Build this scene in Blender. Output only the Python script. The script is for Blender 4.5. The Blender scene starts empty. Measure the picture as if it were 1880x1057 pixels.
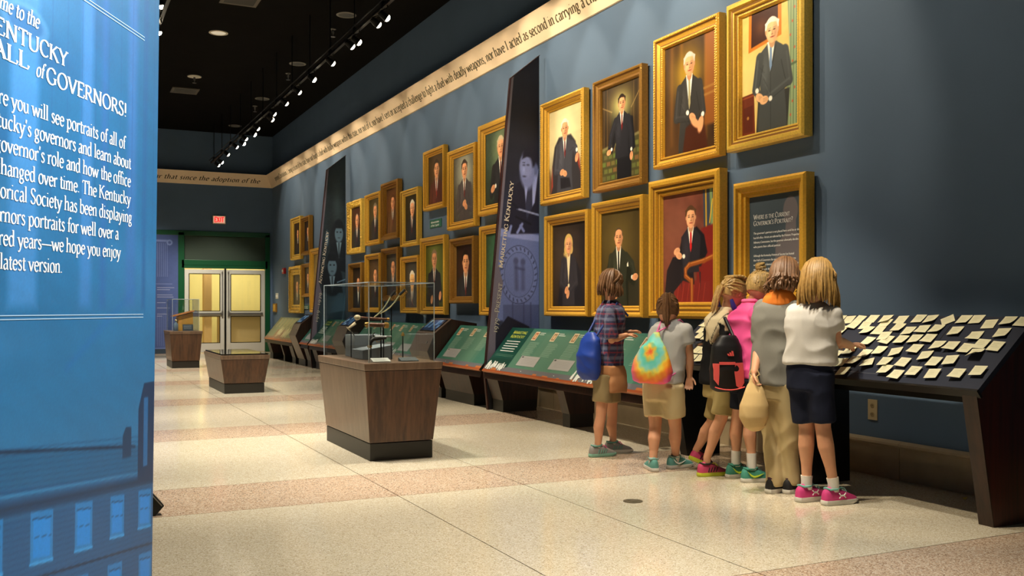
import bpy, bmesh, math, random
import numpy as np
from mathutils import Vector, Matrix, noise as mnoise
R = random.Random(7)
C = bpy.context.scene.collection
SC = bpy.context.scene
PI = math.pi

# ------------------------------------------------------------------ camera, world, exposure
WALL = 5.14      # right wall plane, X
FAR = 25.0       # far wall plane, Y
CEIL = 5.54
cam_d = bpy.data.cameras.new('camera')
cam = bpy.data.objects.new('camera', cam_d); C.objects.link(cam); SC.camera = cam
cam.location = (0, 0, 1.155)
cam.rotation_euler = (PI/2, 0, -math.atan(845/1760))
cam_d.sensor_width = 36; cam_d.lens = 1760/1880*36; cam_d.shift_y = (563-528.5)/1880
cam_d.clip_start = 0.05; cam_d.clip_end = 100
w = bpy.data.worlds.new('world'); SC.world = w; w.use_nodes = True
w.node_tree.nodes['Background'].inputs[0].default_value = (1.0, .85, .68, 1)
w.node_tree.nodes['Background'].inputs[1].default_value = 0.02
vs = SC.view_settings
vs.view_transform = 'Standard'; vs.look = 'None'; vs.exposure = 0.0; vs.gamma = 1.0; vs.use_curve_mapping = False

def spot(name, loc, target, power, size_deg, blend=.6, col=(1, .86, .66), rad=.04, parent=None):
    l = bpy.data.lights.new(name, 'SPOT'); l.energy = power; l.color = col
    l.spot_size = math.radians(size_deg); l.spot_blend = blend; l.shadow_soft_size = rad
    o = bpy.data.objects.new(name, l); C.objects.link(o)
    d = Vector(target)-Vector(loc)
    o.rotation_euler = d.to_track_quat('-Z', 'Y').to_euler()
    o.location = loc
    if parent is not None:
        o.parent = parent; o.location = Vector(loc)-parent.location
    return o

def area(name, loc, target, power, sx, sy, col=(1, .85, .65)):
    l = bpy.data.lights.new(name, 'AREA'); l.energy = power; l.color = col
    l.shape = 'RECTANGLE'; l.size = sx; l.size_y = sy
    o = bpy.data.objects.new(name, l); C.objects.link(o)
    d = Vector(target)-Vector(loc); o.rotation_euler = d.to_track_quat('-Z', 'Y').to_euler(); o.location = loc
    return o

# wall-wash and unseen gallery lighting: (position, target, watts, cone)
WASH = (1, .84, .61)
GK = 1.0
GENERAL = [  # unseen floor spots beside the two tracks, no fixtures: (position, target, watts, cone)
    ((3.2, 1.6, 4.5), (2.7, 1.9, 0), 640, 56), ((3.1, 4.2, 4.5), (3.0, 4.5, 0), 500, 60), ((1.4, 4.2, 4.5), (1.4, 4.6, 0), 680, 62),
] + [((3.1, y_, 4.5), (2.9, y_+.2, 0), 640, 54) for y_ in (6.8, 9.4, 12.2, 15.2, 18.2, 21.2)] + [((1.3, y_, 4.5), (1.4, y_+.1, 0), 1100, 62) for y_ in (7.3, 9.2, 12.0, 15.0, 18.0, 21.0)] + [
    ((3.4, 22.0, 4.5), (3.8, 25.0, .7), 620, 52), ((1.6, 22.0, 4.5), (2.2, 25.0, 1.0), 520, 54)]  # last pair added to brighten the far wall and doors
for i, (p, t, e, a) in enumerate(GENERAL):
    spot('unseen_gallery_spot', p, t, e*GK, a, .8, (1, .91, .76), .10)
spot('fin_fill', (3.2, 6.2, 4.5), (4.75, 9.83, 2.0), 210, 34, .5, (1, .92, .8), .05)  # both fin spots are added to brighten the printed faces
spot('fin_fill', (3.2, 14.3, 4.5), (4.75, 17.9, 2.0), 190, 34, .5, (1, .92, .8), .05)
spot('unseen_table_spot', (2.3, 3.9, 4.5), (4.25, 4.1, .7), 430, 29, .6, WASH, .05)
spot('unseen_table_spot', (2.3, 5.4, 4.5), (4.2, 5.5, .8), 480, 42, .6, WASH, .05)  # added unseen spot to brighten the children and the table
spot('banner_fill', (2.5, 3.35, 3.7), (-.10, 1.70, 1.55), 900, 40, .9, (1, .95, .88), .10)  # added lamp out of view, placed for the glare on the panel
spot('banner_fill', (1.6, -.2, 3.8), (-.03, 1.72, 1.80), 800, 17, 1.0, (1, .97, .92), .10)  # added narrow spot; its bright pool stands in for the glare
spot('banner_fill', (2.0, -.6, 3.6), (.0, 1.72, 1.2), 520, 44, .9, (1, .95, .88), .10)  # added unseen spot that lightens the panel as a whole

# ------------------------------------------------------------------ materials
def s2l(c):
    return tuple((x/12.92 if x <= .04045 else ((x+.055)/1.055)**2.4) for x in c)
def hexc(hs):
    return s2l(tuple(int(hs[i:i+2], 16)/255 for i in (0, 2, 4)))
def mat(name, col, rough=.6, metal=0, var=.0, vscale=8, bump=0, bscale=60, spec=.5, emit=None, es=1, coat=0):
    m = bpy.data.materials.new(name); m.use_nodes = True
    nt = m.node_tree; b = nt.nodes['Principled BSDF']
    if isinstance(col, str): col = hexc(col)
    b.inputs['Base Color'].default_value = (*col, 1); b.inputs['Roughness'].default_value = rough
    b.inputs['Metallic'].default_value = metal; b.inputs['Specular IOR Level'].default_value = spec
    b.inputs['Coat Weight'].default_value = coat
    tc = nt.nodes.new('ShaderNodeTexCoord')
    if var:
        n = nt.nodes.new('ShaderNodeTexNoise'); n.inputs['Scale'].default_value = vscale; n.inputs['Detail'].default_value = 5
        nt.links.new(tc.outputs['Object'], n.inputs['Vector'])
        mr = nt.nodes.new('ShaderNodeMapRange'); mr.inputs['From Min'].default_value = .3; mr.inputs['From Max'].default_value = .7
        mr.inputs['To Min'].default_value = 1-var; mr.inputs['To Max'].default_value = 1+var
        nt.links.new(n.outputs['Fac'], mr.inputs['Value'])
        mx = nt.nodes.new('ShaderNodeVectorMath'); mx.operation = 'SCALE'; mx.inputs[0].default_value = col
        nt.links.new(mr.outputs['Result'], mx.inputs['Scale']); nt.links.new(mx.outputs['Vector'], b.inputs['Base Color'])
    if bump:
        n2 = nt.nodes.new('ShaderNodeTexNoise'); n2.inputs['Scale'].default_value = bscale; n2.inputs['Detail'].default_value = 3
        nt.links.new(tc.outputs['Object'], n2.inputs['Vector'])
        bp = nt.nodes.new('ShaderNodeBump'); bp.inputs['Strength'].default_value = bump; bp.inputs['Distance'].default_value = .01
        nt.links.new(n2.outputs['Fac'], bp.inputs['Height']); nt.links.new(bp.outputs['Normal'], b.inputs['Normal'])
    if emit is not None:
        b.inputs['Emission Color'].default_value = (*emit, 1); b.inputs['Emission Strength'].default_value = es
    return m
def wood(name, c1, c2, rough=.35, scale=(40, 40, 2.2)):
    m = mat(name, c1, rough); nt = m.node_tree; b = nt.nodes['Principled BSDF']
    tc = nt.nodes.new('ShaderNodeTexCoord'); mp = nt.nodes.new('ShaderNodeMapping'); mp.inputs['Scale'].default_value = scale
    n = nt.nodes.new('ShaderNodeTexNoise'); n.inputs['Scale'].default_value = 1; n.inputs['Detail'].default_value = 8; n.inputs['Roughness'].default_value = .65
    n2 = nt.nodes.new('ShaderNodeTexNoise'); n2.inputs['Scale'].default_value = .16; n2.inputs['Detail'].default_value = 1
    cr = nt.nodes.new('ShaderNodeValToRGB'); e = cr.color_ramp.elements
    e[0].color = (*hexc(c1), 1); e[1].color = (*hexc(c2), 1); e[0].position = .35; e[1].position = .68
    nt.links.new(tc.outputs['Object'], mp.inputs['Vector']); nt.links.new(mp.outputs['Vector'], n.inputs['Vector']); nt.links.new(mp.outputs['Vector'], n2.inputs['Vector'])
    md = nt.nodes.new('ShaderNodeMath'); md.operation = 'ADD'; md.inputs[1].default_value = -.25
    mm = nt.nodes.new('ShaderNodeMath'); mm.operation = 'MULTIPLY'; mm.inputs[1].default_value = .5
    a = nt.nodes.new('ShaderNodeMath'); a.operation = 'ADD'
    nt.links.new(n2.outputs['Fac'], mm.inputs[0]); nt.links.new(n.outputs['Fac'], a.inputs[0]); nt.links.new(mm.outputs[0], a.inputs[1])
    nt.links.new(a.outputs[0], md.inputs[0]); nt.links.new(md.outputs[0], cr.inputs['Fac']); nt.links.new(cr.outputs['Color'], b.inputs['Base Color'])
    return m
def terrazzo(name, base, chips, rough, scale=170):
    m = mat(name, base, rough); nt = m.node_tree; b = nt.nodes['Principled BSDF']
    tc = nt.nodes.new('ShaderNodeTexCoord')
    prev = None
    for i, (c, sc, thr) in enumerate(chips):
        v = nt.nodes.new('ShaderNodeTexVoronoi'); v.inputs['Scale'].default_value = sc
        nt.links.new(tc.outputs['Object'], v.inputs['Vector'])
        sp = nt.nodes.new('ShaderNodeSeparateColor'); nt.links.new(v.outputs['Color'], sp.inputs['Color'])
        g = nt.nodes.new('ShaderNodeMath'); g.operation = 'LESS_THAN'; g.inputs[1].default_value = thr
        nt.links.new(sp.outputs['Red'], g.inputs[0])
        mx = nt.nodes.new('ShaderNodeMix'); mx.data_type = 'RGBA'
        nt.links.new(g.outputs[0], mx.inputs[0])
        if prev is None: mx.inputs[6].default_value = (*hexc(base), 1)
        else: nt.links.new(prev, mx.inputs[6])
        mx.inputs[7].default_value = (*hexc(c), 1)
        prev = mx.outputs[2]
    n = nt.nodes.new('ShaderNodeTexNoise'); n.inputs['Scale'].default_value = 1.6; n.inputs['Detail'].default_value = 4
    nt.links.new(tc.outputs['Object'], n.inputs['Vector'])
    mr = nt.nodes.new('ShaderNodeMapRange'); mr.inputs['To Min'].default_value = .93; mr.inputs['To Max'].default_value = 1.05
    nt.links.new(n.outputs['Fac'], mr.inputs['Value'])
    sc_ = nt.nodes.new('ShaderNodeVectorMath'); sc_.operation = 'SCALE'
    nt.links.new(prev, sc_.inputs[0]); nt.links.new(mr.outputs['Result'], sc_.inputs['Scale'])
    nt.links.new(sc_.outputs['Vector'], b.inputs['Base Color'])
    return m
def colmat(name, rough=.5, metal=0, coat=0, bump=0, bscale=200, spec=.5):
    m = mat(name, (1, 1, 1), rough, metal, bump=bump, bscale=bscale, coat=coat, spec=spec)
    a = m.node_tree.nodes.new('ShaderNodeVertexColor'); a.layer_name = 'Col'
    m.node_tree.links.new(a.outputs['Color'], m.node_tree.nodes['Principled BSDF'].inputs['Base Color'])
    return m
def glassmat(name, tint=(.96, .98, .98), refl=.08):
    m = bpy.data.materials.new(name); m.use_nodes = True; nt = m.node_tree; nt.nodes.clear()
    o = nt.nodes.new('ShaderNodeOutputMaterial'); t = nt.nodes.new('ShaderNodeBsdfTransparent'); t.inputs[0].default_value = (*tint, 1)
    g = nt.nodes.new('ShaderNodeBsdfGlossy'); g.inputs['Roughness'].default_value = .02; g.inputs[0].default_value = (1, 1, 1, 1)
    f = nt.nodes.new('ShaderNodeLayerWeight'); f.inputs[0].default_value = .5
    pw = nt.nodes.new('ShaderNodeMath'); pw.operation = 'POWER'; pw.inputs[1].default_value = 4
    mu = nt.nodes.new('ShaderNodeMath'); mu.operation = 'MULTIPLY_ADD'; mu.inputs[1].default_value = .5; mu.inputs[2].default_value = refl*.4
    mx = nt.nodes.new('ShaderNodeMixShader')
    nt.links.new(f.outputs['Facing'], pw.inputs[0]); nt.links.new(pw.outputs[0], mu.inputs[0]); nt.links.new(mu.outputs[0], mx.inputs[0]); nt.links.new(t.outputs[0], mx.inputs[1]); nt.links.new(g.outputs[0], mx.inputs[2])
    nt.links.new(mx.outputs[0], o.inputs[0]); return m

MT = dict(
    wall=mat('wall_paint', '566d88', .75, var=.05, vscale=2, bump=.05, bscale=300),
    walltop=mat('wall_paint_upper', '2c3a48', .8, var=.05, vscale=2),
    ceil=mat('ceiling_black', '0e0c0a', .95, var=.2, vscale=3, spec=.1),
    grout=mat('floor_joint', '3a3226', .8),
    cream=terrazzo('terrazzo_cream', 'd6cbb2', [('c9bb9e', 130, .22), ('e6dfcc', 170, .2), ('b3a388', 210, .05), ('857863', 240, .015)], .12),
    pink=terrazzo('terrazzo_pink', 'cab198', [('b1967c', 120, .3), ('dccdb8', 160, .25), ('8a705c', 190, .12)], .15),
    stone=mat('base_stone', 'b8a586', .5, var=.08, vscale=9),
    frieze=mat('frieze_board', 'f6dcb8', .6, var=.03, vscale=3),
    ink=mat('frieze_lettering', '54492c', .7),
    white=mat('white_lettering', 'eef0ee', .6),
    cream_txt=mat('cream_lettering', 'f4eee0', .6),
    wood=wood('walnut_veneer', '3c2617', '5f3f28'),
    wood_lit=wood('walnut_veneer_lit', '5e4a3a', '77614e'),  # lighter copy of the walnut, side light put into its colour
    dwood=wood('dark_veneer', '20120b', '3a2114', .4),
    mahog=wood('mahogany_veneer', '2a0c07', '4a1a10', .35),
    kick=mat('black_kick', '1c1a15', .45),
    blk=mat('black_metal', '0b0a09', .4, .3),
    kiosk=mat('bronze_laminate', '6b5a50', .38, .15, var=.05),
    gold=mat('gold_leaf', 'eab440', .36, .32, var=.10, vscale=60, bump=.12, bscale=120),
    gold2=mat('gold_bright', 'f4ca58', .34, .32, var=.12, vscale=70, bump=.15, bscale=130),
    gold3=mat('gold_antique', 'a4772e', .42, .35, var=.14, vscale=60, bump=.12, bscale=120),
    groove=mat('gold_groove', '8a5c1c', .5, .3),
    green=mat('green_frame_paint', '0d4a2c', .3),
    dgreen=mat('dark_green_panel', '26382b', .6),
    alu=mat('door_aluminium', 'c4c2b8', .5, .1),
    yroom=mat('corridor_yellow', 'ded29c', .8),
    notep=mat('note_paper', 'e6e2bf', .8),
    board=mat('slate_laminate', '2a2f3e', .6, spec=.25),
    glass=glassmat('display_glass'), glassd=glassmat('door_glass', (.93, .95, .9), .06),
    gedge=mat('glass_edge', 'aebcc4', .2, spec=.8),
    steel=mat('brushed_steel', '8e8b86', .35, .8),
    paint=colmat('portrait_oil', .42, spec=.35), prnt=colmat('printed_graphic', .4, spec=.5), prntm=colmat('matt_print', .7, spec=.25),
)

# ------------------------------------------------------------------ mesh helpers
class M:
    def __init__(s): s.v = []; s.f = []; s.c = []
    def add(s, vs_, fs, col=None):
        n = len(s.v); s.v += [tuple(p) for p in vs_]; s.f += [tuple(i+n for i in f) for f in fs]
        s.c += [col]*len(fs); return s
    def box(s, x0, y0, z0, x1, y1, z1, col=None):
        return s.add([(x0,y0,z0),(x1,y0,z0),(x1,y1,z0),(x0,y1,z0),(x0,y0,z1),(x1,y0,z1),(x1,y1,z1),(x0,y1,z1)],
                     [(0,3,2,1),(4,5,6,7),(0,1,5,4),(1,2,6,5),(2,3,7,6),(3,0,4,7)], col)
    def hexa(s, b, t, col=None):
        return s.add(list(b)+list(t), [(0,3,2,1),(4,5,6,7),(0,1,5,4),(1,2,6,5),(2,3,7,6),(3,0,4,7)], col)
    def tube(s, pts, r, n=8, col=None, cap=True):
        pts = [Vector(p) for p in pts]; rr = r if isinstance(r, (list, tuple)) else [r]*len(pts)
        rings = []; up = None
        for i, p in enumerate(pts):
            t = (pts[min(i+1, len(pts)-1)]-pts[max(i-1, 0)]).normalized()
            if up is None: up = Vector((0, 0, 1)) if abs(t.z) < .9 else Vector((1, 0, 0))
            a = t.cross(up).normalized(); b = a.cross(t).normalized(); up = b
            rings.append([p+a*math.cos(2*PI*k/n)*rr[i]+b*math.sin(2*PI*k/n)*rr[i] for k in range(n)])
        vv = [q for rg in rings for q in rg]; ff = []
        for i in range(len(pts)-1):
            for k in range(n): ff.append((i*n+k, i*n+(k+1) % n, (i+1)*n+(k+1) % n, (i+1)*n+k))
        if cap: ff.append(tuple(range(n-1, -1, -1))); ff.append(tuple((len(pts)-1)*n+k for k in range(n)))
        return s.add(vv, ff, col)
    def lathe(s, o, ax, prof, n=20, col=None):
        o = Vector(o); ax = Vector(ax).normalized(); a = ax.orthogonal().normalized(); b = ax.cross(a)
        vv = []; ff = []
        for (r, h_) in prof:
            vv += [o+ax*h_+a*math.cos(2*PI*k/n)*r+b*math.sin(2*PI*k/n)*r for k in range(n)]
        for i in range(len(prof)-1):
            for k in range(n): ff.append((i*n+k, i*n+(k+1) % n, (i+1)*n+(k+1) % n, (i+1)*n+k))
        ff.append(tuple(range(n-1, -1, -1))); ff.append(tuple((len(prof)-1)*n+k for k in range(n)))
        return s.add(vv, ff, col)
    def ell(s, c, r, n=12, m=8, rot=None, col=None):
        vv = []; ff = []; c = Vector(c)
        for i in range(1, m):
            for k in range(n):
                p = Vector((math.sin(PI*i/m)*math.cos(2*PI*k/n)*r[0], math.sin(PI*i/m)*math.sin(2*PI*k/n)*r[1], math.cos(PI*i/m)*r[2]))
                vv.append(c+(rot @ p if rot else p))
        t = Vector((0, 0, r[2])); vv.append(c+(rot @ t if rot else t)); vv.append(c-(rot @ t if rot else t))
        for i in range(m-2):
            for k in range(n): ff.append((i*n+k, (i+1)*n+k, (i+1)*n+(k+1) % n, i*n+(k+1) % n))
        T = len(vv)-2
        for k in range(n): ff.append((T, k, (k+1) % n)); ff.append((T+1, (m-2)*n+(k+1) % n, (m-2)*n+k))
        return s.add(vv, ff, col)
    def prism(s, poly, fn, d0, d1, col=None):
        """poly of 2-D points; fn(a, b, d) -> 3-D point; extruded from d0 to d1"""
        n = len(poly)
        vv = [fn(a, b, d0) for a, b in poly]+[fn(a, b, d1) for a, b in poly]
        return s.add(vv, [tuple(range(n-1, -1, -1)), tuple(range(n, 2*n))]+[(i, (i+1) % n, n+(i+1) % n, n+i) for i in range(n)], col)

def obj(name, m, mt, parent=None, smooth=False, bevel=0, kind=None, label=None):
    me = bpy.data.meshes.new(name)
    off = Vector((0, 0, 0)); p = parent
    while p is not None: off += p.location; p = p.parent
    vv = [(a-off.x, b-off.y, c-off.z) for a, b, c in m.v]
    me.from_pydata(vv, [], m.f)
    if any(x is not None for x in m.c):
        ca = me.color_attributes.new('Col', 'FLOAT_COLOR', 'CORNER')
        arr = []
        for f, c in zip(m.f, m.c): arr += [*(c or (1, 1, 1)), 1]*len(f)
        ca.data.foreach_set('color', arr)
    bm = bmesh.new(); bm.from_mesh(me)
    if any(x is not None for x in m.c): pass
    else: bmesh.ops.recalc_face_normals(bm, faces=bm.faces)
    if bevel: bmesh.ops.bevel(bm, geom=bm.edges[:], offset=bevel, segments=2, affect='EDGES', profile=.5)
    bm.to_mesh(me); bm.free()
    if smooth:
        me.shade_smooth()
        try: me.set_sharp_from_angle(angle=math.radians(42))
        except Exception: pass
    me.materials.append(MT[mt] if isinstance(mt, str) else mt)
    o = bpy.data.objects.new(name, me); C.objects.link(o)
    if parent is not None: o.parent = parent
    if kind: o['kind'] = kind
    if label: o['label'] = label
    return o
def thing(name, label, cat, loc, group=None):
    o = bpy.data.objects.new(name, None); C.objects.link(o); o.location = loc; o.empty_display_size = .1
    o['label'] = label; o['category'] = cat
    if group: o['group'] = group
    return o
def tag(o, label, cat, group=None):
    o['label'] = label; o['category'] = cat
    if group: o['group'] = group
    # give a single-mesh thing its origin at its own base
    me = o.data; co = [v.co.copy() for v in me.vertices]
    cx = (min(c.x for c in co)+max(c.x for c in co))/2; cy = (min(c.y for c in co)+max(c.y for c in co))/2; cz = min(c.z for c in co)
    d = Vector((cx, cy, cz)); me.transform(Matrix.Translation(-d)); o.location = o.location+d
    return o

# ------------------------------------------------------------------ a drawn serif alphabet (broad-nib strokes)
def AR(cx, cy, rx, ry, a0, a1, n=10):
    return [(cx+rx*math.cos(math.radians(a0+(a1-a0)*i/n)), cy+ry*math.sin(math.radians(a0+(a1-a0)*i/n))) for i in range(n+1)]
def ST(x, y0, y1, fl='be'): return ([(x, y0), (x, y1)], fl)
G = {
'a': (.42, [(AR(.2,.33,.12,.12,150,0,6)+[(.32,.06),(.36,.0),(.41,.03)], ''), ([(.32,.27),(.2,.24),(.09,.18),(.07,.08),(.14,.0),(.23,.02),(.32,.1)], '')]),
'b': (.49, [ST(.1,.72,.0,'b'), (AR(.26,.22,.17,.23,130,-150,12), '')]),
'c': (.42, [(AR(.24,.22,.18,.23,50,310,12), '')]),
'd': (.5, [ST(.38,.72,0,'be'), (AR(.22,.22,.17,.23,50,330,12), '')]),
'e': (.43, [([(.07,.25),(.37,.25)], ''), (AR(.23,.22,.17,.23,10,320,12), '')]),
'f': (.29, [([(.36,.66),(.28,.71),(.18,.66),(.15,.5),(.15,0)], 'e'), ([(.03,.43),(.28,.43)], '')]),
'g': (.45, [(AR(.2,.28,.13,.16,0,360,12), ''), ([(.3,.38),(.43,.43)], ''), ([(.14,.14),(.09,.08),(.16,.03),(.32,.01),(.38,-.08),(.3,-.18),(.16,-.2),(.06,-.14),(.08,-.04),(.16,.02)], '')]),
'h': (.51, [ST(.1,.72,0), ([(.11,.32),(.2,.42),(.3,.44),(.38,.38),(.39,.28),(.39,0)], 'e')]),
'i': (.25, [ST(.12,.43,0), ([(.12,.6),(.121,.64)], 'd')]),
'j': (.25, [([(.13,.43),(.13,-.1),(.08,-.19),(.0,-.2)], 'b'), ([(.13,.6),(.131,.64)], 'd')]),
'k': (.49, [ST(.1,.72,0), ([(.38,.43),(.12,.2)], 'b'), ([(.2,.26),(.42,0)], 'e')]),
'l': (.25, [ST(.12,.72,0)]),
'm': (.77, [ST(.1,.43,0), ([(.11,.32),(.2,.42),(.29,.44),(.36,.38),(.37,.28),(.37,0)], 'e'), ([(.38,.32),(.47,.42),(.56,.44),(.63,.38),(.64,.28),(.64,0)], 'e')]),
'n': (.51, [ST(.1,.43,0), ([(.11,.32),(.2,.42),(.3,.44),(.38,.38),(.39,.28),(.39,0)], 'e')]),
'o': (.48, [(AR(.24,.22,.18,.23,0,360,14), '')]),
'p': (.5, [ST(.1,.43,-.22), (AR(.26,.22,.17,.23,140,-150,12), '')]),
'q': (.49, [ST(.38,.43,-.22,'e'), (AR(.22,.22,.17,.23,40,330,12), '')]),
'r': (.35, [ST(.1,.43,0), ([(.11,.3),(.19,.41),(.27,.44),(.33,.39)], '')]),
's': (.36, [([(.3,.38),(.22,.44),(.12,.43),(.08,.35),(.13,.27),(.24,.2),(.3,.13),(.27,.03),(.17,-.01),(.06,.05)], '')]),
't': (.3, [([(.14,.57),(.14,.1),(.18,.02),(.24,.01),(.29,.05)], ''), ([(.03,.43),(.27,.43)], '')]),
'u': (.5, [([(.1,.43),(.1,.12),(.14,.03),(.22,-.01),(.3,.02),(.38,.12)], 'b'), ST(.38,.43,0,'be')]),
'v': (.46, [([(.04,.43),(.22,0)], 'b'), ([(.22,0),(.41,.43)], 'e')]),
'w': (.7, [([(.04,.43),(.2,0)], 'b'), ([(.2,0),(.34,.4)], ''), ([(.34,.4),(.5,0)], ''), ([(.5,0),(.66,.43)], 'e')]),
'x': (.46, [([(.06,.43),(.4,0)], 'be'), ([(.39,.43),(.06,0)], 'be')]),
'y': (.46, [([(.04,.43),(.23,.02)], 'b'), ([(.42,.43),(.2,-.1),(.12,-.2),(.04,-.18)], 'b')]),
'z': (.42, [([(.06,.42),(.36,.42)], ''), ([(.36,.42),(.06,.01)], ''), ([(.06,.01),(.37,.01)], '')]),
'A': (.68, [([(.33,.69),(.08,0)], 'e'), ([(.33,.69),(.6,0)], 'e'), ([(.16,.23),(.5,.23)], '')]),
'B': (.6, [ST(.12,.68,0), ([(.1,.67),(.3,.67),(.43,.6),(.43,.45),(.32,.37),(.14,.37)], ''), ([(.3,.37),(.46,.3),(.5,.18),(.42,.04),(.28,.01),(.1,.01)], '')]),
'C': (.66, [(AR(.37,.34,.3,.35,45,315,14), ''), ([(.59,.6),(.59,.5)], '')]),
'D': (.74, [ST(.12,.68,0), ([(.1,.67),(.3,.67),(.5,.62),(.63,.48),(.65,.32),(.58,.14),(.44,.03),(.28,.01),(.1,.01)], '')]),
'E': (.58, [ST(.12,.68,0), ([(.1,.67),(.49,.67),(.5,.55)], ''), ([(.14,.36),(.4,.36)], ''), ([(.1,.01),(.5,.01),(.54,.15)], '')]),
'F': (.54, [ST(.12,.68,0), ([(.1,.67),(.49,.67),(.5,.55)], ''), ([(.14,.36),(.4,.36)], '')]),
'G': (.74, [(AR(.37,.34,.3,.35,45,320,14), ''), ([(.59,.6),(.59,.5)], ''), ST(.6,.3,.05,'b')]),
'H': (.76, [ST(.13,.68,0), ST(.62,.68,0), ([(.13,.36),(.62,.36)], '')]),
'I': (.34, [ST(.17,.68,0)]),
'J': (.34, [([(.18,.68),(.18,.1),(.14,-.08),(.04,-.15)], 'b')]),
'K': (.69, [ST(.12,.68,0), ([(.54,.68),(.14,.34)], 'b'), ([(.24,.42),(.6,0)], 'e')]),
'L': (.56, [ST(.12,.68,0), ([(.1,.01),(.48,.01),(.52,.16)], '')]),
'M': (.86, [ST(.13,.68,0), ([(.13,.68),(.42,.04)], ''), ([(.42,.04),(.72,.68)], ''), ST(.73,.68,0)]),
'N': (.76, [ST(.13,.68,0), ([(.12,.68),(.62,.0)], ''), ST(.62,.68,.0,'b')]),
'O': (.76, [(AR(.38,.34,.31,.35,0,360,18), '')]),
'P': (.57, [ST(.12,.68,0), ([(.1,.67),(.3,.67),(.45,.6),(.47,.47),(.4,.34),(.26,.3),(.14,.31)], '')]),
'Q': (.76, [(AR(.38,.34,.31,.35,0,360,18), ''), ([(.34,.02),(.55,-.1),(.75,-.14)], '')]),
'R': (.64, [ST(.12,.68,0), ([(.1,.67),(.3,.67),(.44,.61),(.46,.49),(.4,.38),(.26,.34),(.14,.34)], ''), ([(.28,.35),(.58,0)], 'e')]),
'S': (.5, [([(.42,.58),(.36,.67),(.24,.7),(.11,.64),(.09,.5),(.18,.4),(.34,.31),(.43,.2),(.39,.05),(.25,-.01),(.12,.03),(.07,.13)], '')]),
'T': (.64, [ST(.32,.68,0,'e'), ([(.05,.56),(.06,.67),(.58,.67),(.59,.56)], '')]),
'U': (.74, [([(.12,.68),(.12,.2),(.18,.05),(.34,-.01),(.5,.03),(.59,.15),(.61,.3),(.61,.68)], 'be')]),
'V': (.68, [([(.06,.68),(.34,0)], 'b'), ([(.34,0),(.61,.68)], 'e')]),
'W': (.95, [([(.05,.68),(.28,0)], 'b'), ([(.28,0),(.48,.62)], ''), ([(.48,.62),(.68,0)], ''), ([(.68,0),(.9,.68)], 'e')]),
'Y': (.64, [([(.05,.68),(.31,.32)], 'b'), ([(.58,.68),(.31,.32)], 'b'), ST(.31,.34,0,'e')]),
'X': (.68, [([(.08,.68),(.6,0)], 'be'), ([(.57,.68),(.08,0)], 'be')]),
'0': (.48, [(AR(.24,.22,.18,.23,0,360,14), '')]),
'1': (.34, [ST(.17,.44,0)]),
'7': (.44, [([(.06,.42),(.39,.42),(.17,-.18)], '')]),
'9': (.48, [(AR(.24,.24,.16,.19,0,360,12), ''), ([(.4,.24),(.34,-.05),(.15,-.2)], '')]),
'2': (.44, [([(.08,.36),(.16,.45),(.3,.42),(.33,.3),(.06,.01),(.38,.01)], '')]),
'.': (.22, [([(.1,.02),(.101,.06)], 'd')]), ',': (.22, [([(.12,.06),(.06,-.1)], '')]),
"'": (.2, [([(.12,.7),(.08,.54)], '')]), '!': (.28, [([(.14,.7),(.14,.2)], ''), ([(.14,.02),(.141,.06)], 'd')]),
'?': (.42, [([(.08,.6),(.16,.7),(.3,.66),(.33,.52),(.2,.36),(.18,.2)], ''), ([(.18,.02),(.181,.06)], 'd')]),
'-': (.3, [([(.05,.22),(.25,.22)], '')]), '\u2014': (.9, [([(.0,.24),(.9,.24)], '')]), '\u2013': (.6, [([(.03,.22),(.57,.22)], '')]), ' ': (.24, []),
}
def smooth_pts(p, n=3):
    if len(p) < 3 or len(p) > 8+3 : return p
    out = []
    for i in range(len(p)-1):
        p0, p1, p2, p3 = p[max(i-1, 0)], p[i], p[i+1], p[min(i+2, len(p)-1)]
        for k in range(n):
            t = k/n
            out.append(tuple(.5*((2*p1[j])+(-p0[j]+p2[j])*t+(2*p0[j]-5*p1[j]+4*p2[j]-p3[j])*t*t+(-p0[j]+3*p1[j]-3*p2[j]+p3[j])*t**3) for j in (0, 1)))
    out.append(p[-1]); return out
def twidth(s, caps=1.0, track=0):
    x = 0
    for ch in s:
        k = ch.upper() if caps != 1.0 and ch.islower() else ch
        x += G.get(k, G['o'])[0]*(caps if caps != 1.0 and ch.islower() else 1)+track
    return x-track
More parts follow.
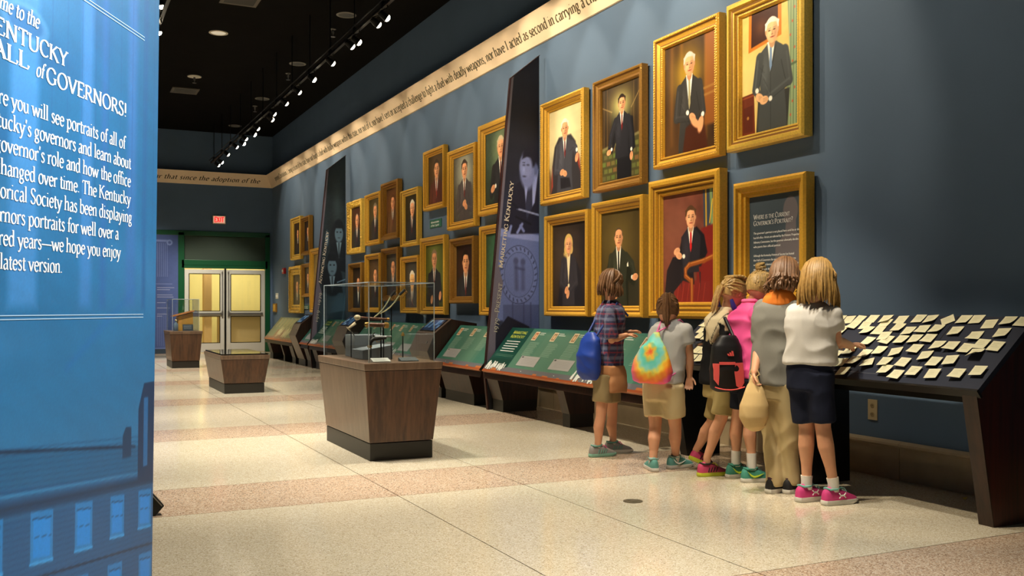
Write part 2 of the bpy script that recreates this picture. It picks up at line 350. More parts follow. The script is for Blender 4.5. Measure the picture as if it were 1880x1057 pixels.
def text(m, s, fn, em, x0=0, fit=None, weight=1.0, shear=0, caps=1.0, track=0, d0=0, d1=.0008, col=None, serif=True, align='l', smooth=3):
    """lay a line of drawn letters; fn(a, b, d) -> 3-D point, a along the line, b up, d outwards"""
    wd = twidth(s, caps, track)
    hs = 1.0
    if fit: hs = fit/(wd*em)
    x = x0 if align == 'l' else (x0-wd*em*hs if align == 'r' else x0-wd*em*hs/2)
    thick, thin, nib = .118*weight, .042*weight, math.radians(18)
    for ch in s:
        sc = 1.0; k = ch
        if caps != 1.0 and ch.islower(): k = ch.upper(); sc = caps
        adv, strokes = G.get(k, G['o'])
        def P(px, py): return (x+(px+shear*py)*em*sc*hs, py*em*sc)
        for pts, fl in strokes:
            isarc = len(pts) > 8
            q = pts if (len(pts) < 3 or isarc or k in 'ETLFC7Mz2' ) else smooth_pts(pts, smooth)
            L = []; Rr = []
            for i, (px, py) in enumerate(q):
                a = q[max(i-1, 0)]; b = q[min(i+1, len(q)-1)]
                dx, dy = b[0]-a[0], b[1]-a[1]; l = math.hypot(dx, dy) or 1
                ang = math.atan2(dy, dx)
                if 'd' in fl: hw = .05*weight
                else: hw = (thin+(thick-thin)*abs(math.sin(ang-nib))**1.4)/2
                nx, ny = -dy/l*hw, dx/l*hw
                if 'd' in fl: nx, ny = .05, 0
                L.append(P(px+nx, py+ny)); Rr.append(P(px-nx, py-ny))
            n = len(q)
            vv = [fn(*p, d1) for p in L]+[fn(*p, d1) for p in Rr]
            m.add(vv, [(i, i+1, n+i+1, n+i) for i in range(n-1)], col)
            if serif:
                ends = []
                if 'b' in fl: ends.append((pts[0], -1 if k in 'bdhkliujmnpqr' else 0))
                if 'e' in fl: ends.append((pts[-1], 0))
                for (px, py), side in ends:
                    a0, a1 = (-.1, .1) if side == 0 else (-.1, .02)
                    hh = .018*weight
                    up = -1 if py > .2 else 1
                    vv = [fn(*P(px+a0, py), d1), fn(*P(px+a1, py), d1), fn(*P(px+a1, py+up*hh*2), d1), fn(*P(px+a0, py+up*hh*2), d1)]
                    m.add(vv, [(0, 1, 2, 3)], col)
        x += (adv*sc+track)*em*hs
    return x

# ------------------------------------------------------------------ painted surfaces: a fine grid of coloured points
class Pic:
    def __init__(s, w_, h_, nx, ny, bg=(.2, .2, .2), x0=0, y0=0):
        s.w, s.h, s.nx, s.ny = w_, h_, nx, ny
        s.X, s.Y = np.meshgrid(np.linspace(x0, x0+w_, nx), np.linspace(y0, y0+h_, ny))
        s.I = np.ones((ny, nx, 3))*np.array(bg)
    def mix(s, a, col):
        a = np.clip(a, 0, 1)[..., None]; s.I = s.I*(1-a)+np.array(col)*a
    def ell(s, cx, cy, rx, ry, col, soft=.01, rot=0, amt=1):
        c_, s_ = math.cos(rot), math.sin(rot); x = (s.X-cx)*c_+(s.Y-cy)*s_; y = -(s.X-cx)*s_+(s.Y-cy)*c_
        r = np.sqrt((x/rx)**2+(y/ry)**2); d = (r-1)*min(rx, ry)
        s.mix((.5-d/soft)*amt if soft > 0 else (d < 0)*amt, col)
    def glow(s, cx, cy, rx, ry, col, amt=1):
        r2 = ((s.X-cx)/rx)**2+((s.Y-cy)/ry)**2; s.mix(np.exp(-r2)*amt, col)
    def poly(s, pts, col, soft=.006, amt=1):
        n = len(pts); D = np.full(s.X.shape, 1e9); ins = np.zeros(s.X.shape, bool)
        for i in range(n):
            ax, ay = pts[i]; bx, by = pts[(i+1) % n]
            ex, ey = bx-ax, by-ay; L = ex*ex+ey*ey+1e-12
            t = np.clip(((s.X-ax)*ex+(s.Y-ay)*ey)/L, 0, 1)
            D = np.minimum(D, np.hypot(s.X-ax-ex*t, s.Y-ay-ey*t))
            cnd = ((ay > s.Y) != (by > s.Y)) & (s.X < (bx-ax)*(s.Y-ay)/((by-ay)+1e-12)+ax); ins ^= cnd
        sd = np.where(ins, -D, D)
        s.mix((.5-sd/soft)*amt, col)
    def line(s, p, q, w_, col, amt=1, soft=None):
        ex, ey = q[0]-p[0], q[1]-p[1]; L = ex*ex+ey*ey+1e-12
        t = np.clip(((s.X-p[0])*ex+(s.Y-p[1])*ey)/L, 0, 1); d = np.hypot(s.X-p[0]-ex*t, s.Y-p[1]-ey*t)
        s.mix((.5-(d-w_/2)/(soft or w_*.5))*amt, col)
    def noise(s, amt, sc=6, seed=0):
        r = np.random.RandomState(seed); t = np.zeros(s.X.shape)
        for k in range(8):
            a, b, p_ = r.uniform(-1, 1)*sc*(1+k*.6), r.uniform(-1, 1)*sc*(1+k*.6), r.uniform(0, 6.28)
            t += np.sin(s.X*a*6/s.w+s.Y*b*6/s.w+p_+2*np.sin(s.Y*b*3/s.w))/(1+k*.4)
        s.I = s.I*(1+amt*t[..., None]/3)
    def grain(s, amt, seed=1):
        r = np.random.RandomState(seed); s.I = s.I*(1+amt*(r.rand(*s.X.shape)-.5))[..., None] if False else s.I*(1+amt*(r.rand(*s.X.shape)-.5)[..., None])
    def build(s, name, pos, mt, parent, flip=False):
        """pos(X, Y) -> (x, y, z) arrays in world space"""
        off = Vector((0, 0, 0)); p = parent
        while p is not None: off += p.location; p = p.parent
        x, y, z = pos(s.X, s.Y)
        co = np.stack([x-off.x, y-off.y, z-off.z], -1).reshape(-1, 3)
        nx, ny = s.nx, s.ny
        i = (np.arange(ny-1)[:, None]*nx+np.arange(nx-1)[None, :]).reshape(-1)
        q = np.stack([i, i+1, i+nx+1, i+nx], -1)
        if flip: q = q[:, ::-1]
        me = bpy.data.meshes.new(name)
        me.vertices.add(len(co)); me.vertices.foreach_set('co', co.reshape(-1).astype(np.float32))
        me.loops.add(q.size); me.loops.foreach_set('vertex_index', q.reshape(-1).astype(np.int32))
        me.polygons.add(len(q)); me.polygons.foreach_set('loop_start', (np.arange(len(q))*4).astype(np.int32))
        me.update(calc_edges=True)
        I = np.clip(s.I, 0, 1); I = np.where(I <= .04045, I/12.92, ((I+.055)/1.055)**2.4)
        ca = me.color_attributes.new('Col', 'FLOAT_COLOR', 'POINT')
        ca.data.foreach_set('color', np.concatenate([I.reshape(-1, 3), np.ones((len(co), 1))], 1).reshape(-1).astype(np.float32))
        me.materials.append(MT[mt]); o = bpy.data.objects.new(name, me); C.objects.link(o)
        if parent is not None: o.parent = parent
        return o

# ================================================================== THE SETTING
def struct(name, m, mt, parent=None, **k):
    return obj(name, m, mt, parent, kind='structure', **k)
X0, Y0 = -3.6, -4.2
floor = struct('floor', M().box(X0, Y0, -.14, WALL+.1, FAR+3.2, -.012), 'grout')
def slab(x0, x1, y0, y1, mt):
    g = .003
    obj('terrazzo_slab', M().box(x0+g, y0+g, -.02, x1-g, y1-g, 0), mt, floor)
xs = [X0, -.9, 1.91, 2.765, WALL+.1]
bands = []
y = 3.2-3.1-3.1
rows = [(Y0, -3.0-.0, 'cream')]
edges = [-3.0]
k = 0
yb = -3.0   # far edge of a pink band
while yb < FAR+3.2:
    rows.append((yb, min(yb+2.28, FAR+3.2), 'cream'))
    if yb+2.28 < FAR+3.2: rows.append((yb+2.28, min(yb+3.1, FAR+3.2), 'pink'))
    yb += 3.1
for (y0, y1, mt) in rows:
    y0 += .1; y1 += .1
    if y1 > FAR+3.2: y1 = FAR+3.2
    if y0 >= y1: continue
    if mt == 'pink':
        for a, b in zip(xs[:-1], xs[1:]): slab(a, b, y0, y1, mt)
    else:
        for a, b in zip(xs[:-1], xs[1:]): slab(a, b, y0, y1, mt)
struct('ceiling', M().box(X0, Y0, CEIL, WALL+.1, FAR+.1, CEIL+.1), 'ceil')
struct('wall_right', M().box(WALL, Y0, 0, WALL+.12, FAR+.12, CEIL), 'wall')
struct('wall_left', M().box(X0-.12, Y0, 0, X0, FAR, CEIL), 'wall')
struct('wall_back', M().box(X0, Y0-.12, 0, WALL, Y0, CEIL), 'wall')
# far wall with the opening of the double door (X 2.85 .. 5.03, z .. 2.98)
OX0, OX1, OZ = 2.90, 5.02, 2.95
wf = M().box(X0, FAR, 0, OX0, FAR+.12, CEIL).box(OX1, FAR, 0, WALL, FAR+.12, CEIL).box(OX0, FAR, OZ, OX1, FAR+.12, CEIL)
struct('wall_far', wf, 'wall')

# stone base along the right wall, one block after another, with a lighter cap moulding
def baseboard(name, y0, y1):
    bb = struct(name, M().box(WALL-.035, y0, 0, WALL, y1, .25), 'grout')
    y = y0; n = 0
    while y < y1-.01:
        y2 = min(y+1.22, y1)
        obj('base_stone', M().box(WALL-.05, y+.003, 0, WALL-.03, y2-.003, .215), 'stone', bb)
        obj('base_cap', M().prism([(0, .215), (-.06, .215), (-.065, .225), (-.06, .24), (-.035, .25), (0, .252)], lambda a, b, d: (WALL+a, d, b), y+.002, y2-.002), 'stone', bb)
        y = y2
baseboard('baseboard_right', Y0+.3, FAR)
bf = struct('baseboard_far', M().box(X0, FAR-.03, 0, OX0-.12, FAR, .12), 'walltop')

# frieze: a leaning board along both walls, mitred in the corner
FZ0, FZ1 = 4.215, 4.52
def frieze_board(name, pts):
    return struct(name, M().add(pts, [(0,3,2,1),(4,5,6,7),(0,1,5,4),(1,2,6,5),(2,3,7,6),(3,0,4,7)]), 'frieze')
t0, t1, th = .03, .20, .03
frieze_board('trim_1', [(WALL-t0, Y0, FZ0), (WALL-t0+th, Y0, FZ0), (WALL-t0+th, FAR-t0+th, FZ0), (WALL-t0, FAR-t0, FZ0),
                        (WALL-t1, Y0, FZ1), (WALL-t1+th, Y0, FZ1), (WALL-t1+th, FAR-t1+th, FZ1), (WALL-t1, FAR-t1, FZ1)])
frieze_board('trim_2', [(X0, FAR-t0, FZ0), (WALL-t0, FAR-t0, FZ0), (WALL-t0+th, FAR-t0+th, FZ0), (X0, FAR-t0+th, FZ0),
                        (X0, FAR-t1, FZ1), (WALL-t1, FAR-t1, FZ1), (WALL-t1+th, FAR-t1+th, FZ1), (X0, FAR-t1+th, FZ1)])
fd = Vector((t0-t1, 0, FZ1-FZ0)); fl = fd.length; fd.normalize()   # up the board (right wall)
def fr_right(a, b, d):   # a along -Y, b up the board, d out
    return (WALL-t0+fd.x*b-fd.z*d-.001, a*-1, FZ0+fd.z*b+fd.x*d)
ft = thing('frieze_inscription', 'dark calligraphic oath lettered along the cream frieze of the portrait wall', 'lettering', (WALL-.1, 12, FZ0))
pre = 'present Constitution, I, being a citizen of this state, have not fought a duel with deadly weapons within this state, nor out of it, nor have '
mid = 'I sent or accepted a challenge to fight a duel with deadly weapons, nor have '
em = 4.86/twidth(mid)
def words(s, fn, em, x, dz, parent, **k):
    for w_ in s.split():
        q = M(); text(q, w_, fn, em, x0=x, **k)
        if dz: q.v = [(a+dz[0], b+dz[1], c+dz[2]) for a, b, c in q.v]
        obj('word', q, 'ink', parent)
        x += (twidth(w_+' ', 1.0, k.get('track', 0))+k.get('track', 0))*em
    return x
sh_ = (-.052, 0, .095)
words(pre, fr_right, em, -15.53-twidth(pre)*em, sh_, ft, shear=.18, weight=1.3)
words(mid+'I acted as second in carrying a challenge, nor aided or assisted any person thus offending, so help me God.', fr_right, em, -15.53, sh_, ft, shear=.18, weight=1.3)
ft2 = thing('frieze_inscription', 'dark calligraphic words along the cream frieze above the exit doors', 'lettering', (3.4, FAR-.1, FZ0))
def fr_far(a, b, d): return (a, FAR-t0+fd.x*b-fd.z*d-.001-.052, FZ0+fd.z*b+fd.x*d+.095)
T2 = 'I do solemnly swear that since the adoption of the'
words(T2, fr_far, em*1.05, 4.80-(twidth(T2)+len(T2)*.07)*em*1.05, None, ft2, shear=.3, weight=1.2, track=.07)

# ---- double door and the green surround
gs = M()
for b in ((OX0-.08, FAR-.03, 0, OX0+.07, FAR+.13, OZ+.06), (OX1-.07, FAR-.03, 0, OX1+.05, FAR+.13, OZ+.06),
          (OX0-.6, FAR-.03, OZ-.02, OX1+.05, FAR+.13, OZ+.1), (OX0, FAR-.03, 2.12, OX1, FAR+.13, 2.33)):
    gs.box(*b)
surround = struct('trim_3', gs, 'green', bevel=.008)
struct('transom_panel', M().box(OX0+.05, FAR+.03, 2.3, OX1-.05, FAR+.06, OZ), 'dgreen', surround)
struct('rail_bead', M().box(OX0+.07, FAR-.04, 2.20, OX1-.07, FAR-.02, 2.225), 'green', surround)
def door(name, x0, x1, hs):
    st = .10
    m = M().box(x0, FAR, 0.01, x0+st, FAR+.045, 2.09).box(x1-st, FAR, 0.01, x1, FAR+.045, 2.09)
    m.box(x0+st, FAR, 1.99, x1-st, FAR+.045, 2.09).box(x0+st, FAR, .92, x1-st, FAR+.045, 1.04).box(x0+st, FAR, .01, x1-st, FAR+.045, .24)
    d = struct(name, m, 'alu', bevel=.004)
    obj('pane', M().box(x0+st+.002, FAR+.018, 1.042, x1-st-.002, FAR+.026, 1.988), 'glassd', d)
    obj('pane', M().box(x0+st+.002, FAR+.018, .242, x1-st-.002, FAR+.026, .918), 'glassd', d)
    g = M()
    for (za, zb) in ((1.042, 1.988), (.242, .918)):
        g.box(x0+st, FAR-.004, za, x0+st+.018, FAR+.01, zb).box(x1-st-.018, FAR-.004, za, x1-st, FAR+.01, zb)
        g.box(x0+st+.018, FAR-.004, za, x1-st-.018, FAR+.01, za+.016).box(x0+st+.018, FAR-.004, zb-.016, x1-st-.018, FAR+.01, zb)
    obj('glazing_bead', g, 'blk', d)
    pb = M().box(x0+.06, FAR-.05, .965, x1-.06, FAR-.02, 1.0).box(x0+.06, FAR-.03, .955, x0+.11, FAR+0, 1.01).box(x1-.11, FAR-.03, .955, x1-.06, FAR+0, 1.01)
    obj('push_bar', pb, 'steel', d)
    e = x1-.05 if hs > 0 else x0+.05
    obj('latch_rod', M().tube([(e, FAR-.03, .95), (e, FAR-.03, 2.05)], .009).box(e-.02, FAR-.035, .90, e+.02, FAR, 1.05).box(e-.016, FAR-.03, 1.98, e+.016, FAR, 2.04), 'steel', d)
    return d
door('door_1', 2.975, 3.935, 1); door('door_2', 3.985, 4.945, -1)
struct('door_mullion', M().box(3.94, FAR-.005, 0, 3.98, FAR+.05, 2.12), 'blk', surround)
# corridor behind the door
cor = M().box(2.2, FAR+3.0, 0, 6.2, FAR+3.1, 3).box(2.1, FAR+.14, 0, 2.2, FAR+3.1, 3).box(6.1, FAR+.14, 0, 6.2, FAR+3.1, 3).box(2.1, FAR+.14, 2.9, 6.2, FAR+3.1, 3)
struct('wall_corridor', cor, 'yroom')
struct('corridor_pier', M().box(3.66, FAR+1.6, 0, 3.86, FAR+1.9, 2.9), mat('orange_pier', 'c7a274', .7))
area('corridor_lamp', (4.2, FAR+1.5, 2.85), (4.2, FAR+1.5, 0), 105, 2, 1.2, (1, .9, .62))
cc = thing('corridor_counter', 'light brown counter behind the right-hand glass door', 'counter', (4.7, FAR+2.0, 0))
obj('counter_body', M().box(4.1, FAR+1.7, 0, 5.6, FAR+2.3, .95), mat('counter_tan', 'a58d6a', .6), cc)
obj('counter_top', M().box(4.05, FAR+1.65, .95, 5.65, FAR+2.35, .99), mat('counter_edge', '6e5236', .4), cc)

# exit sign
ex = thing('exit_sign', 'small red lit EXIT sign on the wall above the double doors', 'exit sign', (3.8, FAR, 3.24))
obj('sign_case', M().box(3.64, FAR-.05, 3.24, 3.96, FAR, 3.45), mat('sign_case_cream', 'cdb99a', .5), ex, bevel=.005)
obj('sign_face', M().box(3.66, FAR-.056, 3.262, 3.94, FAR-.048, 3.432), mat('sign_face', 'e8c8a8', .5, emit=(1, .55, .38), es=.55), ex)
m = M(); text(m, 'EXIT', lambda a, b, d: (a, FAR-.058-d, b+3.285), .185, x0=3.8, fit=.235, align='m', weight=2.2, serif=False)
obj('lettering', m, mat('exit_red', 'ff1808', .5, emit=(1, .02, .02), es=1.6), ex)

# far blue banner with a fluted column
bn = thing('column_banner', 'blue-violet banner with a pale fluted column beside the green door frame', 'banner', (2.0, FAR-.03, .02))
pc = Pic(1.9, 2.9, 190, 190, (.27, .33, .52), 0.95, .03)
pc.noise(.04, 3, 4)
for k in range(6):
    pc.line((2.34+k*.045, 1.9), (2.34+k*.045, 2.72), .012, (.42, .48, .68), .8); pc.line((2.34+k*.045, .2), (2.34+k*.045, .95), .012, (.4, .45, .64), .6)
pc.line((2.3, 2.78), (2.62, 2.78), .05, (.44, .5, .7)); pc.ell(2.62, 2.74, .07, .07, (.45, .52, .72)); pc.ell(2.62, 2.74, .035, .035, (.3, .36, .56))
pc.line((2.3, .12), (2.6, .12), .05, (.4, .46, .66)); pc.line((2.3, 1.72), (2.68, 1.72), .012, (.45, .5, .68), .7)
pc.build('printed_cloth', lambda X, Y: (X, X*0+FAR-.025, Y), 'prntm', bn)
obj('backing', M().box(.95, FAR-.02, .02, 2.85, FAR, 2.95), 'kick', bn)
m = M()
for i, z in enumerate((1.62, 1.57, 1.44, 1.39, 1.25, 1.12, .97, .92)):
    m.box(2.33, FAR-.027, z, 2.33+(.4, .3, .36, .38, .2, .3, .25, .12)[i], FAR-.026, z+.012)
obj('text_lines', m, mat('banner_text', '8e95b4', .7), bn)

# small things on the walls
o = M().box(WALL-.012, 24.28, 1.36, WALL, 24.56, 1.50); t = thing('light_switch', 'white double light switch on the right wall near the doors', 'switch', (WALL, 24.42, 1.36))
obj('switch_plate', o, mat('plate_white', 'd8d6cc', .4), t, bevel=.003)
for yy in (24.36, 24.48): obj('toggle', M().box(WALL-.022, yy-.02, 1.41, WALL-.012, yy+.02, 1.45), mat('toggle_white', 'f0efe8', .4), t)
t = thing('brass_wall_box', 'small brass box on the right wall below the light switch', 'wall box', (WALL, 24.6, 1.02))
obj('box_body', M().box(WALL-.04, 24.42, 1.02, WALL, 24.78, 1.24), 'gold3', t, bevel=.004)
obj('box_door', M().box(WALL-.047, 24.47, 1.05, WALL-.04, 24.73, 1.21), 'gold', t)
t = thing('fire_alarm', 'small red fire alarm on the right wall left of the ornate gold frame', 'fire alarm', (WALL, 23.5, 1.96))
obj('alarm_case', M().box(WALL-.06, 23.40, 1.96, WALL, 23.6, 2.1), mat('alarm_red', 'b3262a', .4), t, bevel=.008)
obj('strobe', M().box(WALL-.075, 23.46, 2.0, WALL-.06, 23.54, 2.06), 'white', t)
t = thing('power_outlet', 'cream duplex power outlet on the wall under the note table', 'outlet', (WALL, 4.913, .36))
obj('cover_plate', M().box(WALL-.008, 4.872, .37, WALL, 4.955, .512), mat('outlet_cream', 'cbb98f', .5), t, bevel=.002)
for zz in (.41, .47):
    s_ = obj('socket', M().lathe((WALL-.008, 4.913, zz), (-1, 0, 0), [(.017, 0), (.017, .003), (.014, .004)], 14), mat('socket_tan', 'b39f74', .5), t)
    obj('slots', M().box(WALL-.0135, 4.905, zz-.004, WALL-.0118, 4.908, zz+.008).box(WALL-.0135, 4.918, zz-.004, WALL-.0118, 4.921, zz+.008).box(WALL-.0135, 4.911, zz-.012, WALL-.0118, 4.915, zz-.008), 'blk', s_)
t = thing('floor_outlet_cover', 'round grey floor outlet cover in the cream terrazzo', 'floor cover', (3.112, 4.822, 0))
obj('cover', M().lathe((3.112, 4.822, 0), (0, 0, 1), [(.058, 0), (.058, .003), (.052, .004), (.03, .0045)], 28), mat('cover_grey', '6d6653', .45, .4), t, smooth=True)
obj('hinge_flap', M().box(3.09, 4.80, .003, 3.135, 4.845, .006), mat('cover_flap', '7a7260', .4, .5), t)
t = thing('paper_scrap', 'tiny yellow paper scrap on the floor against the stone base', 'scrap', (4.95, 4.02, 0))
obj('paper', M().add([(4.93, 4.0, .001), (4.965, 4.01, .012), (4.96, 4.045, .002), (4.925, 4.03, .02)], [(0, 1, 2), (0, 2, 3)]), mat('scrap_yellow', 'c8b850', .8), t)

# ---- ceiling fittings
def disc_light(x, y, label, bright=0):
    t = thing('recessed_downlight', label, 'ceiling light', (x, y, CEIL), 'recessed ceiling downlights')
    obj('trim_ring', M().lathe((x, y, CEIL), (0, 0, -1), [(.15, 0), (.15, .008), (.12, .012), (.115, .002)], 28), mat('downlight_trim', '8f8c82' if not bright else 'cfc8b4', .5), t, smooth=True)
    obj('lens', M().lathe((x, y, CEIL), (0, 0, -1), [(.113, 0), (.113, .006)], 28), mat('downlight_lens', '55534c' if not bright else 'e8dfc8', .3, emit=(1, .9, .7) if bright else None, es=.35), t)
disc_light(2.405, 15.865, 'pale round ceiling disc left of the spotlight track', 1)
disc_light(3.99, 14.06, 'grey recessed downlight nearest to the camera behind the track')
disc_light(4.0, 17.27, 'grey recessed downlight, second from the camera along the track')
disc_light(4.0, 20.49, 'grey recessed downlight, third from the camera along the track')
disc_light(4.0, 23.84, 'grey recessed downlight nearest to the far wall')
for i, (x, y, lb) in enumerate(((2.448, 19.06, 'ceiling sprinkler with white ring left of the track, above the square vent'), (4.0, 14.86, 'ceiling sprinkler just beyond the nearest grey downlight'), (4.0, 18.04, 'ceiling sprinkler just beyond the second grey downlight'), (4.0, 21.3, 'ceiling sprinkler just beyond the third grey downlight'))):
    t = thing('ceiling_sprinkler', lb, 'sprinkler', (x, y, CEIL), 'ceiling sprinklers')
    obj('escutcheon', M().lathe((x, y, CEIL), (0, 0, -1), [(.13 if i == 0 else .05, 0), (.13 if i == 0 else .05, .012), (.10 if i == 0 else .03, .02), (.02, .02)], 24), mat('escutcheon_white', 'c9c4b6' if i == 0 else '77746c', .5), t, smooth=True)
    obj('head', M().lathe((x, y, CEIL-.02), (0, 0, -1), [(.02, 0), (.02, .05), (.012, .06), (.012, .10), (.04, .105), (.04, .11)], 16), 'steel', t, smooth=True)
for i, (x, y, lb) in enumerate(((2.43, 20.39, 'square ceiling vent near the far wall, left of the track'), (2.43, 14.0, 'square ceiling vent at the top edge of the photo, left of the track'))):
    t = thing('ceiling_vent', lb, 'vent', (x, y, CEIL))
    s_ = .26
    obj('vent_frame', M().box(x-s_, y-s_, CEIL-.015, x+s_, y-s_+.05, CEIL).box(x-s_, y+s_-.05, CEIL-.015, x+s_, y+s_, CEIL).box(x-s_, y-s_+.05, CEIL-.015, x-s_+.05, y+s_-.05, CEIL).box(x+s_-.05, y-s_+.05, CEIL-.015, x+s_, y+s_-.05, CEIL), mat('vent_grey', '5a5347', .6), t)
    for k in range(7):
        yy = y-s_+.08+k*.057
        obj('louvre', M().hexa([(x-s_+.05, yy, CEIL-.004), (x+s_-.05, yy, CEIL-.004), (x+s_-.05, yy+.004, CEIL-.002), (x-s_+.05, yy+.004, CEIL-.002)], [(x-s_+.05, yy+.03, CEIL-.02), (x+s_-.05, yy+.03, CEIL-.02), (x+s_-.05, yy+.034, CEIL-.018), (x-s_+.05, yy+.034, CEIL-.018)]), 'kick', t)

# ================================================================== TRACK LIGHTING
TX, TZ = 3.5, 4.66
tr = thing('lighting_track', 'long black suspended lighting track along the portrait wall', 'lighting track', (TX, 16, TZ))
obj('rail', M().box(TX-.02, 8.6, TZ-.015, TX+.02, 24.2, TZ+.02).box(TX-.05, 8.6, TZ+.05, TX-.035, 24.2, TZ+.062), 'blk', tr)
for i in range(13):
    yy = 9.6+i*1.18
    obj('hanger_rod', M().tube([(TX, yy, TZ), (TX, yy, CEIL)], .008, 6).box(TX-.03, yy-.03, TZ-.02, TX+.03, yy+.03, TZ+.07), 'blk', tr)
tr2 = thing('lighting_track', 'second black lighting track, mostly hidden behind the blue entry banner', 'lighting track', (1.2, 12, TZ))
obj('rail', M().box(1.18, 3, TZ-.015, 1.22, 23, TZ+.02), 'blk', tr2)
for i in range(8): obj('hanger_rod', M().tube([(1.2, 3.4+i*2.6, TZ), (1.2, 3.4+i*2.6, CEIL)], .008, 6), 'blk', tr2)
lens_m = mat('lamp_lens', 'fff2d8', .3, emit=(1, .86, .62), es=38)
lens_f = mat('lamp_lens_soft', 'fff2d8', .3, emit=(1, .88, .68), es=14)
def head(x, y, z, tgt, label, power, ang, big=1, rad=.035, group='spotlights on the long track'):
    t = thing('track_spotlight', label, 'spotlight', (x, y, z), group)
    p = Vector((x, y, z)); d = (Vector(tgt)-p).normalized()
    b = p-d*.10
    obj('lamp_housing', M().lathe(b, d, [(.016, -.01), (.034, 0), (.040, .05), (.045, .095), (.050, .10), (.044, .092)], 16), 'blk', t, smooth=True)
    obj('lens', M().lathe(b+d*.09, d, [(.042, 0), (.040, .016), (.030, .030), (.012, .037)], 16), lens_m if big else lens_f, t, smooth=True)
    obj('yoke', M().tube([(x, y, TZ-.018), (x, y, TZ-.05), tuple(b+Vector((0, 0, .02)))], .009, 6), 'blk', t)
    if power: spot('spot_beam', tuple(p+d*.02), tgt, power, ang, .25, WASH, rad, t)
LAMPS = [(10.62, 4.49, 1), (10.95, 4.50, 0), (11.75, 4.49, 1), (12.05, 4.51, 0), (13.0, 4.51, 0), (14.05, 4.51, 1), (14.98, 4.51, 0), (15.9, 4.51, 0),
         (16.85, 4.51, 0), (17.02, 4.44, 0), (18.32, 4.50, 0), (18.64, 4.44, 1), (19.55, 4.50, 0), (19.78, 4.44, 1), (20.61, 4.50, 0), (21.71, 4.50, 0), (22.54, 4.44, 0), (23.04, 4.44, 0)]
ORD = 'first second third fourth fifth sixth seventh eighth ninth tenth eleventh twelfth thirteenth fourteenth fifteenth sixteenth seventeenth eighteenth'.split()
for i, (yy, zz, big) in enumerate(LAMPS):
    tgt = (WALL, yy-(.4 if big else .1), 3.35)
    head(TX, yy, zz, tgt, 'black track spotlight, %s from the camera along the long track%s' % (ORD[i], ', glaring' if big else ''), 105 if i < 8 else 112, 78, big)
for i, yy in enumerate((12.35, 12.7, 13.5)):
    head(1.2, yy, (4.8, 4.57, 4.42)[i], (2.4, yy-.6, 0), 'spotlight at the edge of the blue entry banner, %s from the top' % ('topmost', 'second', 'third')[i], 0, 50, i < 2, group='spotlights of the second track')
# lamps of the same track nearer than the photo's top edge
for yy, z_, e in ((9.8, 3.35, 105), (8.9, 3.35, 110), (8.0, 3.35, 115), (7.1, 3.35, 130), (6.3, 3.35, 140)):
    spot('unseen_beam', (TX, yy, 4.5), (WALL, yy-.1, z_), e, 78, .25, WASH, .035)
for yy in (9.4, 8.2, 7.0, 12.0, 13.4, 14.6, 15.8, 17.0, 21.5):  # added beams without lamp heads, to brighten the lower portraits
    spot('unseen_beam', (TX, yy, 4.5), (WALL, yy, 1.6), 60, 44, .8, WASH, .035)
for yy, z_, e in ((5.0, 2.9, 42), (3.6, 2.7, 34)):  # added weak washes that lift the dark right end of the wall
    spot('unseen_beam', (TX, yy, 4.5), (WALL, yy, z_), e, 84, 1, WASH, .05)
for yy, z_, e in ((9.4, .9, 300), (8.2, .9, 320), (7.0, .9, 320), (10.7, .9, 300), (12.6, .9, 260), (14.4, .9, 260), (16.6, .9, 260), (20.6, .9, 300)):  # added spots off the track, to brighten the reader rails
    spot('unseen_beam', (TX-.6, yy, 4.5), (WALL-.65, yy, z_), e, 40, .7, WASH, .035)

# ================================================================== FRAMED PORTRAITS
FX = WALL-.10    # outer face of the frames
def fpos(y, z, d): return (WALL-d, y, z)
PROF = {  # (inwards from the outer edge, distance from the wall), as fractions of the moulding width
 'plain': [(0, .02), (0, .085), (.012, .10), (.03, .10), (.05, .085), (.07, .08), (.085, .06), (.10, .055), (.11, .045), (.11, .03)],
 'deep':  [(0, .02), (0, .10), (.02, .115), (.045, .115), (.055, .095), (.085, .09), (.09, .07), (.115, .068), (.12, .05), (.13, .03)],
 'cove':  [(0, .02), (0, .09), (.015, .105), (.03, .10), (.045, .08), (.07, .065), (.09, .068), (.10, .058), (.11, .03)],
}
def moulding(y0, y1, z0, z1, prof, k=1.0):
    m = M(); n = len(prof); vv = []
    for (i, d) in prof:
        i *= k
        vv += [fpos(y1-i, z0+i, d), fpos(y0+i, z0+i, d), fpos(y0+i, z1-i, d), fpos(y1-i, z1-i, d)]
    ff = []
    for a in range(n-1):
        for c in range(4): ff.append((a*4+c, a*4+(c+1) % 4, (a+1)*4+(c+1) % 4, (a+1)*4+c))
    return m.add(vv, ff)
def beads(y0, y1, z0, z1, inset, d, r, step):
    m = M()
    def one(y, z): m.ell(fpos(y, z, d), (r*.7, r, r), 6, 4)
    a0, a1, b0, b1 = y0+inset, y1-inset, z0+inset, z1-inset
    ny = max(1, round((a1-a0)/step)); nz = max(1, round((b1-b0)/step))
    for i in range(ny+1): one(a0+(a1-a0)*i/ny, b0); one(a0+(a1-a0)*i/ny, b1)
    for i in range(1, nz): one(a0, b0+(b1-b0)*i/nz); one(a1, b0+(b1-b0)*i/nz)
    return m
